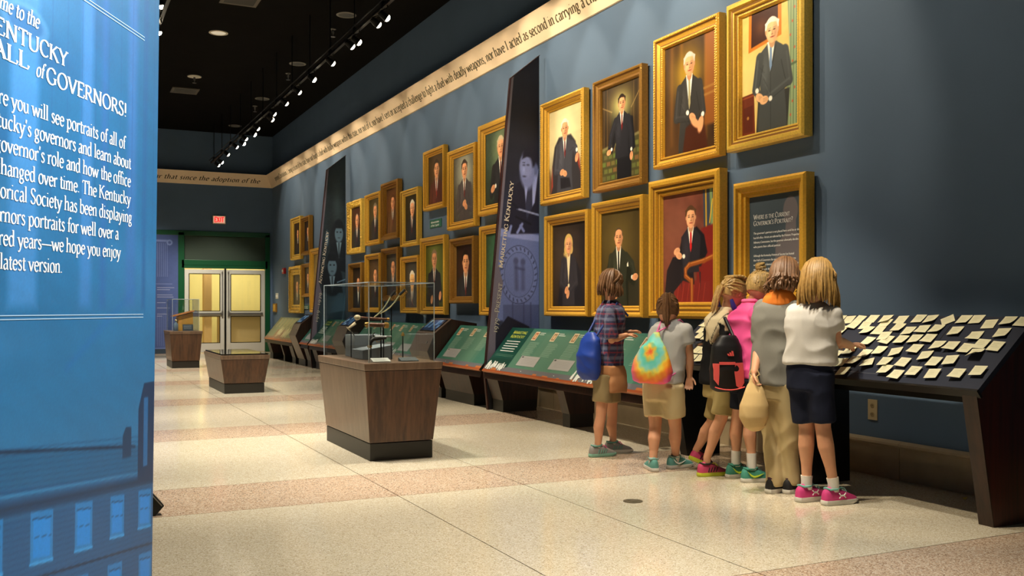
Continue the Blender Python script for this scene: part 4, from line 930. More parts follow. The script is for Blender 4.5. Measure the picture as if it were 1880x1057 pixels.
# ================================================================== BANNER FINS
FIN = [(5.06, 4.05), (4.69, 3.75), (4.38, .50), (4.367, .43), (4.41, 0), (5.03, 0), (5.06, .4)]
def fin(Y, name_label, title, dates, painter):
    t = thing('banner_fin', name_label, 'banner', (4.75, Y, 0), 'tall dark banner fins')
    m = M().prism(FIN, lambda a, b, d: (a, Y+d, b), -.015, .015)
    obj('fin_panel', m, mat('fin_edge', '24262c', .4), t)
    e = M()
    pts = [(5.06, 4.05), (4.69, 3.75), (4.38, .50), (4.367, .43), (4.41, 0)]
    for (a, b), (c, d) in zip(pts[:-1], pts[1:]):
        e.hexa([(a, Y-.019, b), (a+.012, Y-.019, b), (a+.012, Y+.02, b), (a, Y+.02, b)], [(c, Y-.019, d), (c+.012, Y-.019, d), (c+.012, Y+.02, d), (c, Y+.02, d)])
    obj('edge_trim', e, 'mahog', t)
    # printed face: rows follow the slanted left edge
    P = Pic(1, 3.6, 90, 330, (.15, .17, .23), 0, .45)
    xl = np.where(P.Y < 3.74, 4.378+(P.Y-.5)*(4.69-4.38)/(3.25), 4.69+(P.Y-3.75)*(.37/.30))
    P.X = xl+P.X*(5.055-xl)
    painter(P)
    gr = np.clip((3.6-P.Y)/1.2, 0, 1)[..., None]; P.I = P.I*(1+gr*np.array((.35, .40, .50)))
    P.grain(.05)
    P.build('printed_face', lambda X, Z: (X+.01*(X < 4.6)*0, X*0+Y-.0165, Z), 'prntm', t)
    m = M()
    def run(s, x0, z0, x1, z1, em, fit, **k):
        L = math.hypot(x1-x0, z1-z0); ux, uz = (x1-x0)/L, (z1-z0)/L
        text(m, s, lambda a, b, d: (x0+ux*a-uz*b, Y-.0178-d, z0+uz*a+ux*b), em, fit=fit or L, **k)
    run(title, 4.592, 1.59, 4.735, 2.575, .085, None, caps=.78, weight=1.35)
    obj('title_lettering', m, 'cream_txt', t)
    m = M(); run(dates, 4.522, .86, 4.592, 1.42, .085, None, caps=.78, weight=1.0, track=.03)
    obj('date_lettering', m, mat('date_grey', 'cfd0c4', .6), t)
    return t
GREY = (.36, .34, .37)
def strip(P):
    P.poly([(4.3, .3), (4.49, .3), (4.535, 1.60), (4.745, 3.9), (4.5, 3.9)], GREY, .006)
def fin2(P):
    P.I = P.I*0+np.array((.115, .12, .155)); P.glow(5.0, 1.4, .4, .9, (.33, .37, .52), 1); P.noise(.06, 3, 2)
    P.poly([(4.5, 2.0), (5.1, 2.0), (5.1, 1.0), (4.5, 1.0)], (.34, .38, .53), .02)            # lectern face
    P.poly([(4.5, 2.05), (5.1, 1.97), (5.1, 1.9), (4.5, 1.96)], (.45, .48, .62), .01)
    P.poly([(4.62, 2.06), (4.70, 2.5), (4.86, 2.62), (5.1, 2.66), (5.1, 2.0), (4.7, 1.98)], (.12, .12, .17), .02)   # suit
    P.poly([(4.86, 2.62), (4.95, 2.60), (5.05, 2.74), (5.0, 2.35), (4.9, 2.2)], (.50, .53, .68), .015)      # shirt
    P.poly([(4.92, 2.58), (4.97, 2.60), (4.97, 2.3), (4.90, 2.15), (4.88, 2.3)], (.17, .18, .25), .01)
    P.ell(4.91, 2.72, .10, .22, (.40, .43, .58), .03); P.ell(4.95, 2.87, .10, .12, (.12, .12, .17), .03); P.ell(4.89, 2.76, .08, .13, (.44, .47, .62), .03)
    P.ell(5.02, 2.73, .025, .07, (.33, .36, .5), .02); P.ell(4.862, 2.772, .016, .010, (.2, .21, .3), .012, 0, .9); P.ell(4.915, 2.778, .018, .010, (.2, .21, .3), .012, 0, .9); P.line((4.845, 2.80), (4.875, 2.803), .008, (.2, .21, .28), .7); P.ell(4.86, 2.72, .014, .035, (.52, .55, .70), .02, 0, .8); P.poly([(4.84, 2.84), (4.87, 2.96), (4.97, 3.0), (5.06, 2.92), (5.06, 2.76), (5.03, 2.80), (4.99, 2.86), (4.9, 2.87)], (.12, .12, .17), .02)
    P.ell(4.868, 2.645, .022, .009, (.2, .2, .28), .012)
    P.line((4.78, 2.27), (5.06, 2.21), .02, (.48, .5, .6)); P.line((4.72, 2.33), (4.78, 2.28), .03, (.1, .1, .14)); P.line((4.76, 2.18), (4.95, 2.1), .02, (.09, .09, .12))
    P.line((4.68, 2.0), (4.70, 2.07), .03, (.42, .45, .6)); P.line((4.78, 2.0), (4.84, 2.1), .03, (.42, .45, .6)); P.line((4.86, 2.02), (4.82, 2.08), .03, (.4, .43, .58))
    for r_, c in ((.335, (.20, .22, .32)), (.325, (.36, .40, .55)), (.26, (.24, .27, .38)), (.252, (.34, .38, .53))): P.ell(4.80, 1.52, r_*.72, r_, c, .006)
    for k in range(26):
        a = k*2*PI/26; P.line((4.80+.205*math.cos(a), 1.52+.285*math.sin(a)), (4.80+.225*math.cos(a+.05), 1.52+.31*math.sin(a+.05)), .016, (.20, .22, .31), .8)
    P.line((4.77, 1.36), (4.76, 1.66), .05, (.25, .27, .38), .7, .03); P.line((4.85, 1.36), (4.85, 1.64), .05, (.26, .28, .4), .7, .03); P.line((4.76, 1.6), (4.86, 1.58), .03, (.22, .24, .34), .7, .02)
    P.ell(4.76, 1.68, .03, .035, (.25, .27, .38), .02); P.ell(4.85, 1.67, .03, .035, (.25, .27, .38), .02)
    P.poly([(4.6, 1.18), (5.1, 1.18), (5.1, .4), (4.6, .4)], (.27, .30, .42), .01)
    for x in (4.72, 4.95, 4.86): P.line((x, .5), (x, 1.2), .02, (.22, .24, .34), .6)
    P.poly([(4.44, .45), (4.50, .86), (4.66, 1.05), (4.93, .93), (4.97, .80), (4.97, .4)], (.12, .12, .16), .01)
    P.poly([(4.3, .3), (4.52, .3), (4.50, .72), (4.45, .62)], (.19, .24, .42), .02)
    P.poly([(4.3, .72), (4.47, .72), (4.60, 1.42), (4.545, 1.62), (4.3, 1.6)], GREY, .006)
    strip(P)
def fin1(P):
    P.I = P.I*0+np.array((.13, .165, .18)); P.noise(.1, 3, 4); P.glow(4.95, 1.1, .3, .5, (.30, .42, .48), .8)
    P.glow(4.9, 3.1, .08, .35, (.20, .25, .26), .8)
    P.poly([(4.75, 1.9), (4.8, 2.3), (5.1, 2.35), (5.1, 1.8)], (.10, .12, .14), .02)
    def fc(x, y, s):
        P.ell(x, y+.06*s, .075*s, .15*s, (.11, .13, .15), .02); P.ell(x, y, .062*s, .13*s, (.31, .39, .43), .02); P.poly([(x-.04*s, y-.13*s), (x+.04*s, y-.13*s), (x, y-.36*s)], (.36, .44, .48), .01); P.line((x, y-.14*s), (x, y-.34*s), .02, (.15, .18, .2)); P.poly([(x-.068*s, y+.02*s), (x-.05*s, y+.17*s), (x+.05*s, y+.17*s), (x+.068*s, y+.02*s), (x+.045*s, y+.075*s), (x-.045*s, y+.075*s)], (.10, .12, .14), .012); P.ell(x-.025*s, y+.02*s, .014*s, .010*s, (.12, .14, .16), .008); P.ell(x+.025*s, y+.02*s, .014*s, .010*s, (.12, .14, .16), .008); P.ell(x, y-.065*s, .02*s, .008*s, (.2, .24, .27), .01); P.poly([(x-.15*s, y-.36*s), (x-.12*s, y-.16*s), (x-.045*s, y-.12*s), (x-.01*s, y-.34*s)], (.10, .12, .14), .01); P.poly([(x+.15*s, y-.36*s), (x+.12*s, y-.16*s), (x+.045*s, y-.12*s), (x+.01*s, y-.34*s)], (.10, .12, .14), .01)
    P.ell(4.90, 2.38, .15, .4, (.11, .13, .15), .03); fc(4.93, 2.55, 1.3)
    P.ell(4.80, 1.66, .2, .3, (.10, .12, .14), .03); fc(4.80, 1.92, 1.4); P.ell(4.70, 2.45, .03, .12, (.33, .42, .46), .03)
    P.poly([(4.5, .5), (4.62, 1.0), (5.1, 1.1), (5.1, .5)], (.19, .26, .29), .02)
    P.line((4.9, 1.62), (5.06, 1.68), .02, (.36, .45, .5)); P.line((5.0, .9), (5.06, 1.4), .02, (.3, .4, .45))
    P.poly([(4.3, .72), (4.47, .72), (4.60, 1.42), (4.545, 1.62), (4.3, 1.6)], GREY, .006)
    strip(P)
fin(9.83, 'tall dark banner fin lettered Marketing Kentucky, with speaking man and round seal', 'Marketing Kentucky', '1979\u2013Present', fin2)
fin(17.9, 'farther dark banner fin lettered Advancing Kentucky, 1919\u20131979, with men in suits', 'Advancing Kentucky', '1919\u20131979', fin1)

# ================================================================== READER RAILS
RB, RZ = (4.33, .45), (4.71, .92)
RL = math.hypot(RZ[0]-RB[0], RZ[1]-RB[1]); ru = ((RZ[0]-RB[0])/RL, (RZ[1]-RB[1])/RL)
def rp(Y, b, d): return (RB[0]+ru[0]*b-ru[1]*d, Y, RB[1]+ru[1]*b+ru[0]*d)
GT = s2l((.17, .42, .37)); GD = s2l((.06, .28, .24)); GL = s2l((.36, .52, .44)); GW = s2l((.60, .60, .60)); GG = s2l((.42, .42, .44)); OR = s2l((.62, .30, .14)); WH = s2l((.88, .90, .88)); YE = s2l((.75, .80, .30)); CR = s2l((.88, .82, .70))
def reader(ya, yb, label, seed, title=None, style=0, legs=()):
    t = thing('reader_rail', label, 'display panel', (4.55, (ya+yb)/2, 0), 'slanted reader rails below the portraits')
    body = M().prism([(0, 0), (RL, 0), (RL, -.035), (0, -.035)], lambda a, b, d: rp(d, a, b), ya, yb)
    obj('panel', body, 'kick', t)
    lip = M().prism([(-.008, .003), (0, .003), (0, -.022), (-.008, -.022)], lambda a, b, d: rp(d, a, b), ya, yb)
    obj('front_lip', lip, mat('copper_lip', 'a8643a', .4), t)
    sk = M().box(4.62, ya, .55, 4.66, yb, .74).prism([(4.345, .36), (4.36, .42), (4.62, .73), (4.66, .73), (4.66, .68)], lambda a, b, d: (a, d, b), ya+.01, yb-.01)
    obj('apron', sk, 'dwood', t)
    for (ly, w_, dx) in legs:
        obj('pedestal', M().hexa([(4.45, ly, .13), (4.45+dx, ly, .13), (4.45+dx, ly+w_, .13), (4.45, ly+w_, .13)], [(4.36, ly, .44), (4.46+dx, ly, .52), (4.46+dx, ly+w_, .52), (4.36, ly+w_, .44)]), 'dwood', t)
        obj('kick_plate', M().hexa([(4.455, ly+.004, 0), (4.445+dx, ly+.004, 0), (4.445+dx, ly+w_-.004, 0), (4.455, ly+w_-.004, 0)], [(4.455, ly+.004, .13), (4.445+dx, ly+.004, .13), (4.445+dx, ly+w_-.004, .13), (4.455, ly+w_-.004, .13)]), 'kick', t)
    m = M(); r_ = random.Random(seed); L = [0.0012]
    def rect(y0, y1, b0, b1, col, sk_=0):
        L[0] += .00002
        m.add([rp(y0, b0, L[0]), rp(y1, b0, L[0]), rp(y1, b1, L[0]), rp(y0, b1, L[0])], [(0, 1, 2, 3)], col)
    k = RL
    rect(ya, yb, 0, k, GT if style != 2 else s2l((.42, .48, .40)))
    # soft light-green wash as overlapping tone shapes
    for i in range(14):
        c = (ya+yb)/2+r_.uniform(-.2, .2)*(yb-ya); hw = (yb-ya)*(.42-.028*i)
        col = tuple(GT[j]+(GL[j]-GT[j])*i/14 for j in range(3)) if style != 2 else s2l((.42+.012*i, .48+.008*i, .40))
        rect(max(ya, c-hw), min(yb, c+hw), .10*k, k*(1-.01*i), col)
    rect(ya, yb, 0, .13*k, GG if style != 2 else s2l((.55, .42, .33)))
    rect(ya, yb, 0, .035*k, OR)
    for i in range(int((yb-ya)/.12)): 
        if r_.random() < .5: rect(ya+i*.12, ya+i*.12+r_.uniform(.04, .16), .035*k, (.035+r_.uniform(.01, .05))*k, s2l((.74, .44, .24)))
    yR = yb
    if title:
        yR = yb-.55
        rect(yR, yb, .12*k, k, GD); 
        for i, s in enumerate(title):
            text(m, s, lambda a, b, d: rp(yb-.12-a, k*.86-i*.055+b, L[0]+.0004), .062, fit=.34, caps=.8, weight=1.4, col=YE)
        for i in range(5): rect(yb-.46+r_.uniform(0, .04), yb-.10, k*(.68-.055*i), k*(.68-.055*i)+.010, WH)
        for i in range(2): rect(yb-.5, yb-.06, k*(.38-.03*i), k*(.38-.03*i)+.004, GL)
        rect(yb-.52, yb-.02, .13*k, .30*k, s2l((.05, .24, .20)))
    cw = .42; n = max(1, int((yR-.08-ya)/cw))
    if style != 2:
        for i in range(n):
            y1 = yR-.10-i*cw; y0 = y1-.34
            if y0 < ya: break
            rect(y1-.095, y1, k*.74, k*.93, CR); rect(y1-.083, y1-.012, k*.76, k*.91, s2l((.62, .50, .36)) if i % 3 else s2l((.72, .45, .30)))
            rect(y1-.066, y1-.03, k*.79, k*.87, s2l((.85, .72, .55)))
            for j in range(2): rect(y1-.115-r_.uniform(.1, .16), y1-.115, k*(.90-.035*j), k*(.90-.035*j)+.007, WH)
            for j in range(11): rect(y1-r_.uniform(.20, .24), y1-.02, k*(.69-.027*j), k*(.69-.027*j)+.0035, s2l((.62, .74, .66)))
        nb = max(1, int((yR-ya)/.78))
        for i in range(nb):
            y1 = yR-.16-i*.72
            if y1-.42 < ya: break
            rect(y1-.42, y1, k*.19, k*.40, s2l((.66, .66, .66))); rect(y1-.06, y1-.02, k*.36, k*.385, s2l((.2, .2, .22)))
            for j in range(5): rect(y1-.38, y1-.08, k*(.35-.027*j), k*(.35-.027*j)+.002, s2l((.52, .52, .53)))
            rect(y1-.22, y1-.20, k*.075, k*.085, WH)
    else:
        for i in range(8):
            y = yb-.25-i*.32
            if y < ya+.1: break
            rect(y-.09, y, k*.55, k*.95, s2l((.66, .62, .46))); rect(y-.22, y-.14, k*.70, k*.93, s2l((.60, .64, .50)))
        rect(yb-1.6, yb-.7, .12*k, .45*k, s2l((.58, .45, .33)))
    # crowd silhouette in white at the foot of the title block / panel ends
    def crowd(y0, y1, b0, b1, n_):
        for i in range(n_):
            y = r_.uniform(y0, y1); b = r_.uniform(b0, b0+(b1-b0)*.5); w_ = r_.uniform(.012, .03); hh = r_.uniform(.3, 1)*(b1-b)
            rect(y, y+w_, b, b+hh, WH if style != 2 else s2l((.88, .85, .66)))
            L[0] += .00002
            m.add([rp(y+w_/2+.011*math.cos(a*PI/3), b+hh+.010+.012*math.sin(a*PI/3), L[0]) for a in range(6)], [tuple(range(6))], WH if style != 2 else s2l((.9, .87, .68)))
    if title: crowd(yb-.50, yb-.03, .03*k, .20*k, 34)
    if style == 2: crowd(yb-2.0, yb-.9, .12*k, .55*k, 60)
    elif yb-ya > 3: crowd(ya+.9, ya+1.35, .02*k, .22*k, 26)
    obj('graphic', m, MT['prnt'], t)
    return t
reader(6.46, 9.79, 'green slanted reader rail headed in yellow, right of the tall Marketing Kentucky fin', 3, ['Marketing', 'Kentucky'], 0, ((8.0, .15, .27), (9.50, .28, .42)))
reader(9.87, 11.33, 'green slanted reader rail between the near fin and the brown touchscreen kiosk', 4, None, 0, ((10.3, .9, .4),))
reader(12.05, 15.24, 'green slanted reader rail seen through the large glass case', 5, None, 0, ((13.2, .3, .4), (14.9, .3, .4)))
reader(15.95, 17.86, 'green slanted reader rail just right of the farther banner fin', 6, ['Advancing', 'Kentucky'], 0, ((17.45, .3, .4), (16.4, .3, .4)))
reader(17.95, 18.56, 'short piece of reader rail left of the farther banner fin', 7, None, 0, ((18.1, .3, .4),))
reader(19.22, 21.97, 'pale olive reader rail nearest to the exit doors, with white crowd silhouette', 8, None, 2, ((20.4, .12, .4), (21.6, .3, .4), (19.4, .3, .4)))

# touch-screen kiosks
def kiosk(ya, yb, label):
    t = thing('touchscreen_kiosk', label, 'kiosk', (4.65, (ya+yb)/2, 0), 'brown touchscreen kiosks')
    prof = [(4.47, .0), (4.47, .13), (4.27, .59), (4.37, .815), (4.60, .995), (4.95, .94), (4.95, .13), (4.95, 0)]
    body = M().prism([(4.45, .13), (4.27, .59), (4.37, .815), (4.60, .995), (4.95, .94), (4.95, .13)], lambda a, b, d: (a, d, b), ya, yb)
    obj('kiosk_body', body, 'dwood', t)
    obj('front_panel', M().prism([(4.446, .13), (4.265, .59), (4.366, .82), (4.372, .815), (4.275, .59), (4.452, .13)], lambda a, b, d: (a, d, b), ya, yb), 'kiosk', t)
    obj('screen_deck', M().prism([(4.366, .82), (4.60, 1.003), (4.604, .997), (4.372, .814)], lambda a, b, d: (a, d, b), ya, yb), 'kiosk', t)
    obj('kick_plate', M().box(4.462, ya+.005, 0, 4.94, yb-.005, .13), 'kick', t)
    L = math.hypot(.234, .183); ux, uz = .234/L, .183/L
    q = lambda y, b, d: (4.366+ux*b-uz*d, y, .82+uz*b+ux*d)
    s_ = obj('screen_bezel', M().prism([(.03, .001), (.27, .001), (.27, .008), (.03, .008)], lambda a, b, d: q(d, a, b), ya+.06, yb-.06), 'blk', t)
    m = M(); y0, y1 = ya+.085, yb-.085
    cols = [(.10, .16, .26), (.14, .26, .42), (.30, .42, .55), (.20, .34, .5), (.12, .22, .36), (.5, .6, .66)]
    rr = random.Random(int(ya*3)); n = 7
    for i in range(n):
        for j in range(4):
            c = cols[rr.randrange(6)]
            a0, a1 = y0+(y1-y0)*i/n, y0+(y1-y0)*(i+1)/n; b0, b1 = .045+.21*j/4, .045+.21*(j+1)/4
            m.add([q(a0, b0, .0085), q(a1, b0, .0085), q(a1, b1, .0085), q(a0, b1, .0085)], [(0, 1, 2, 3)], s2l(c))
    sm = colmat('screen_image', .15); nt = sm.node_tree
    nt.links.new(nt.nodes['Color Attribute'].outputs[0] if 'Color Attribute' in nt.nodes else nt.nodes[-1].outputs[0], nt.nodes['Principled BSDF'].inputs['Emission Color'])
    nt.nodes['Principled BSDF'].inputs['Emission Strength'].default_value = .5
    obj('screen', m, sm, s_)
    obj('jack_plate', M().lathe((4.31, ya+.12, .70), (-.9, 0, .4), [(.018, 0), (.018, .006), (.01, .008)], 14), 'steel', t)
kiosk(11.36, 12.02, 'brown touchscreen kiosk right behind the large glass case')
kiosk(15.27, 15.92, 'brown touchscreen kiosk seen through the left part of the glass case')
kiosk(18.60, 19.17, 'brown touchscreen kiosk with pale front, left of the farther banner fin')

# ================================================================== NOTE TABLE
t = thing('note_table', 'dark slate-topped slanted table covered with cream notes, at the right edge', 'table', (4.55, 4.75, 0))
TB, TT = (4.30, .729), (4.74, 1.10); TL = math.hypot(.44, .371); tu = (.44/TL, .371/TL)
def tp(Y, b, d): return (TB[0]+tu[0]*b-tu[1]*d, Y, TB[1]+tu[1]*b+tu[0]*d)
def outl(o0, o1, b0, b1, ya, yb): return M().prism([(b0, o0), (b1, o0), (b1, o1), (b0, o1)], lambda a, b, d: tp(d, a, b), ya, yb)
obj('table_top', outl(-.03, 0, 0, TL, 3.41, 6.22), 'board', t)
obj('front_edge', outl(-.05, .001, -.014, 0, 3.41, 6.22), 'blk', t)
obj('top_seam', outl(0, .0006, .09, TL, 3.885, 3.89), 'blk', t)
obj('top_seam', outl(0, .0006, .052, .056, 3.9, 4.9), mat('seam_grey', '5a5d66', .5), t)
for (ly, w_, mt, dx) in ((3.43, .09, 'mahog', .42), (4.78, .08, 'blk', .34), (6.2-.09, .09, 'blk', .30)):
    d2 = tp(0, TL, -.05)
    m = M().prism([(4.45, 0), (4.45+dx, 0), (4.78, .96), (4.73, 1.05), (4.32, .70)], lambda a, b, d: (a, d, b), ly, ly+w_)
    obj('leg', m, mt, t)
    obj('leg_edge', M().prism([(4.442, .0), (4.45, 0), (4.32, .70), (4.312, .70)], lambda a, b, d: (a, d, b), ly, ly+w_), 'dwood' if mt == 'mahog' else 'blk', t)
    obj('foot', M().box(4.46, ly+.01, 0, 4.44+dx, ly+w_-.01, .012), 'kick', t)
obj('back_rail', M().box(4.60, 3.52, .62, 4.64, 6.1, .72), 'blk', t)
NOTES = [(4.785,.531),(4.7,.527),(4.613,.531),(4.51,.538),(4.399,.538),(4.376,.5),(4.275,.533),(4.15,.545),(4.061,.542),(3.937,.536,45),(3.831,.543),(3.748,.545),(3.644,.507),(3.544,.535),(3.456,.53),
(4.613,.471),(4.517,.474),(4.467,.425),(4.375,.425),(4.246,.459),(4.147,.43),(4.054,.446),(3.96,.453),(3.822,.44),(3.67,.403),(3.522,.434),(4.707,.359),(4.681,.423),(4.293,.377),(4.383,.323),(4.249,.341),(4.145,.348),(4.05,.359),(3.957,.367),
(4.234,.244),(4.109,.239,12),(3.99,.274),(3.884,.221,14),(3.859,.31),(3.766,.31),(3.589,.337),(3.663,.297),(3.494,.323),(3.577,.258,5,1),
(4.615,.216),(4.544,.185),(4.461,.226),(4.319,.207),(4.239,.128,30),(4.36,.137),(4.122,.148),(3.993,.153),(3.792,.174),(3.697,.194,10),(4.519,.113),(4.442,.114),(4.074,.083),(3.969,.048),(3.872,.087),(3.738,.077),(3.589,.092),(3.478,.123),(4.368,.038),
(6.12,.43),(6.10,.50),(6.099,.364),(6.05,.294),(5.96,.284),(5.922,.137),(5.84,.129),(5.889,.05),(5.80,.052),(6.02,.10)]
rows_ = {}
for i, nn in enumerate(NOTES):
    side = 'l' if nn[0] > 5.5 else 'r'
    row = min(6, int((.60-nn[1])/.085)); rows_.setdefault((side, row), []).append((nn[0], i))
lab = {}
RN = ['top', 'second', 'third', 'fourth', 'fifth', 'sixth', 'bottom']
for (side, row), l in rows_.items():
    for j, (yy, i) in enumerate(sorted(l)):
        lab[i] = 'cream note in the %s row, %s from the right end of the slate table' % (RN[row], ORD[j]) if side == 'r' else 'cream note at the left end of the slate table, %s row, %s from the right' % (RN[row], ORD[j])
proto_m = {}
rr = random.Random(5)
for i, nn in enumerate(NOTES):
    a = math.radians((nn[2] if len(nn) > 2 else 0)+rr.uniform(-7, 7)); big_ = .038
    curl = .045 if len(nn) > 3 else rr.choice((.002, .006, .012, .018))
    m = M(); n = 5; base = .0022+i*.00022
    for sgn in (0, 1):
        pass
    vs2 = []
    for u in range(n):
        for v in range(n):
            x = (u/(n-1)-.5)*2*big_; y_ = (v/(n-1)-.5)*2*big_
            # stuck along the top edge; lower edge lifts
            f = (1-v/(n-1))**2; g = (u/(n-1)) if i % 3 else 1-(u/(n-1))
            lift = curl*f*(.35+.65*g)
            X_ = x*math.cos(a)-y_*math.sin(a); Y_ = x*math.sin(a)+y_*math.cos(a)
            vs2.append((X_, Y_, lift))
    top = [tp(nn[0]-x, nn[1]+y_, base+z+.0004) for x, y_, z in vs2]; bot = [tp(nn[0]-x, nn[1]+y_, base+z) for x, y_, z in vs2]
    fs = [(u*n+v, (u+1)*n+v, (u+1)*n+v+1, u*n+v+1) for u in range(n-1) for v in range(n-1)]
    m.add(top, fs); m.add(bot, [f[::-1] for f in fs])
    ring = [u*n for u in range(n)]+[(n-1)*n+v for v in range(1, n)]+[u*n+n-1 for u in range(n-2, -1, -1)]+[v for v in range(n-2, 0, -1)]
    m.f += [(ring[k], ring[(k+1) % len(ring)], ring[(k+1) % len(ring)]+n*n, ring[k]+n*n) for k in range(len(ring))]; m.c += [None]*len(ring)
    o = obj('paper_note', m, 'notep')
    tag(o, lab[i], 'note', 'cream notes stuck on the slate table')
    # faint handwriting
    w_ = M()
    for j in range(3):
        y_ = .018-j*.013; x0_ = -.026; x1_ = rr.uniform(.005, .026)
        c0 = [(x0_, y_), (x1_, y_), (x1_, y_+.0016), (x0_, y_+.0016)]
        pp = []
        for (x, yy) in c0:
            v = (yy/big_+1)/2; u = (x/big_+1)/2; g = u if i % 3 else 1-u
            lift = curl*(1-v)**2*(.35+.65*g)
            pp.append(tp(nn[0]-(x*math.cos(a)-yy*math.sin(a)), nn[1]+(x*math.sin(a)+yy*math.cos(a)), base+lift+.0012))
        w_.add(pp, [(0, 1, 2, 3)])
    obj('handwriting', w_, mat('pencil_grey', 'b3b08e', .8) if 'pencil_grey' not in bpy.data.materials else bpy.data.materials['pencil_grey'], o)
t = thing('oval_picture', 'small oval dark picture among the notes at the left end of the slate table', 'picture', tp(5.972, .21, 0))
m = M(); m.add([tp(5.972+.055*math.cos(k*PI/10), .21+.028*math.sin(k*PI/10), .003) for k in range(20)], [tuple(range(20))]); obj('oval_print', m, mat('oval_black', '14100e', .4), t)
m = M(); m.add([tp(5.972+.025*math.cos(k*PI/8), .21+.014*math.sin(k*PI/8), .0036) for k in range(16)], [tuple(range(16))]); obj('oval_centre', m, mat('oval_brown', '6b4a33', .4), t)

# ================================================================== DISPLAY CASES
def case(x0, x1, y0, y1, fl, z1, label, glass=None, grp='walnut display plinths'):
    t = thing('display_case', label, 'display case', ((x0+x1)/2, (y0+y1)/2, 0), grp)
    k = .13
    obj('kick_plate', M().box(x0+.004, y0+.004, 0, x1-.004, y1-.004, k), 'kick', t, bevel=.003)
    z_ = z1-.055
    def ring(z, f_): return [(x0-f_, y0-f_, z), (x1+f_, y0-f_, z), (x1+f_, y1+f_, z), (x0-f_, y1+f_, z)]
    b0, b1 = ring(k+.006, .0), ring(z_-.004, fl)
    obj('plinth_core', M().hexa([(x+(.02 if x < (x0+x1)/2 else -.02), y+(.02 if y < (y0+y1)/2 else -.02), z) for x, y, z in b0], [(x+(.02 if x < (x0+x1)/2 else -.02), y+(.02 if y < (y0+y1)/2 else -.02), z) for x, y, z in b1]), 'dwood', t)
    names = ['veneer_panel']*4
    c = [(0, 1), (1, 2), (2, 3), (3, 0)]
    for i, (a, b) in enumerate(c):
        A0, B0, A1, B1 = [Vector(v) for v in (b0[a], b0[b], b1[a], b1[b])]
        nrm = (B0-A0).cross(A1-A0).normalized()
        u = (B0-A0).normalized()*.002
        m = M().hexa([A0+u, B0-u, B0-u-nrm*.019, A0+u-nrm*.019], [A1+u, B1-u, B1-u-nrm*.019, A1+u-nrm*.019])
        obj('veneer_panel', m, 'wood' if i in (0, 2) else 'wood_lit', t)  # left and right panels take the lit copy of the veneer
    r0, r1 = ring(z_, fl+.004), ring(z1, fl+.01)
    obj('top_frame', M().hexa(r0, r1), 'wood_lit', t, bevel=.006)
    return t, fl
def vitrine(t, x0, x1, y0, y1, z0, z1):
    g = .008
    p = [(x0, y0, x1, y0+g), (x0, y1-g, x1, y1), (x0, y0+g, x0+g, y1-g), (x1-g, y0+g, x1, y1-g)]
    for a in p: obj('glass_pane', M().box(a[0], a[1], z0, a[2], a[3], z1-g), 'glass', t)
    obj('glass_top', M().box(x0, y0, z1-g, x1, y1, z1), 'glass', t)
    e = .005
    for (x, y) in ((x0, y0), (x1, y0), (x0, y1), (x1, y1)): obj('glass_corner', M().box(x-e*.6, y-e*.6, z0, x+e*.6, y+e*.6, z1+.001), 'gedge', t)
    m = M()
    for a in ((x0, y0-e*.5, x1, y0+e*.5), (x0, y1-e*.5, x1, y1+e*.5), (x0-e*.5, y0, x0+e*.5, y1), (x1-e*.5, y0, x1+e*.5, y1)):
        m.box(a[0], a[1], z1-e, a[2], a[3], z1+.002)
    obj('glass_rim', m, 'gedge', t)
t, _ = case(2.14, 2.645, 6.91, 8.17, .05, .735, 'large walnut display case with tall glass box in the middle of the hall')
vitrine(t, 2.127, 2.645, 6.89, 8.19, .736, 1.34)
t2, _ = case(2.06, 2.59, 13.1, 14.5, .05, .51, 'low walnut display plinth with dark glass top')
obj('dark_glass_top', M().box(2.02, 13.06, .51, 2.63, 14.54, .53), mat('smoked_top', '15130f', .06, spec=.8), t2, bevel=.003)
t3, _ = case(2.03, 2.53, 18.95, 19.9, .04, .695, 'far walnut display case holding a slope-topped wooden box')
vitrine(t3, 2.04, 2.52, 18.96, 19.88, .696, 1.30)

# contents of the large case
GR = 'objects in the large glass case'
mount = mat('mount_grey', '6f7476', .7)
t = thing('mount_block', 'low grey mounting block at the front of the large glass case', 'mount', (2.33, 7.3, .736)); obj('block', M().hexa([(2.22, 7.36, .736), (2.47, 7.36, .736), (2.47, 7.66, .736), (2.22, 7.66, .736)], [(2.22, 7.36, .81), (2.47, 7.36, .85), (2.47, 7.66, .85), (2.22, 7.66, .81)]), mount, t, bevel=.003)
t = thing('mount_block', 'taller blue-grey mounting block at the back of the large glass case', 'mount', (2.38, 7.85, .736)); obj('block', M().box(2.26, 7.72, .736, 2.52, 8.0, .92), mount, t, bevel=.003)
def rods(t, pts, top):
    for (x, y) in pts: obj('stand_rod', M().tube([(x, y, .736), (x, y, top)], .004, 6), 'blk', t)
ivory = mat('ivory', 'd9c6a0', .4); brown = mat('aged_brown', '5b3319', .4, var=.2, vscale=30); iron = mat('dark_iron', '2a2622', .45, .5); brass = mat('aged_brass', 'b08a4a', .3, .8)
t = thing('walking_cane', 'dark cane with pale round knob, upper left in the large glass case', 'cane', (2.2, 7.1, .736), GR)
obj('shaft', M().tube([(2.175, 7.33, 1.070), (2.28, 7.33, 1.064), (2.42, 7.33, 1.055)], [.012, .010, .009], 10), brown, t, smooth=True)
obj('knob', M().ell((2.168, 7.33, 1.071), (.027, .022, .022), 12, 8), ivory, t, smooth=True)
obj('ferrule', M().lathe((2.41, 7.33, 1.056), (1, 0, -.06), [(.010, 0), (.012, .004), (.012, .02), (.008, .022)], 10), brass, t, smooth=True)
rods(t, [(2.385, 7.33)], 1.045)
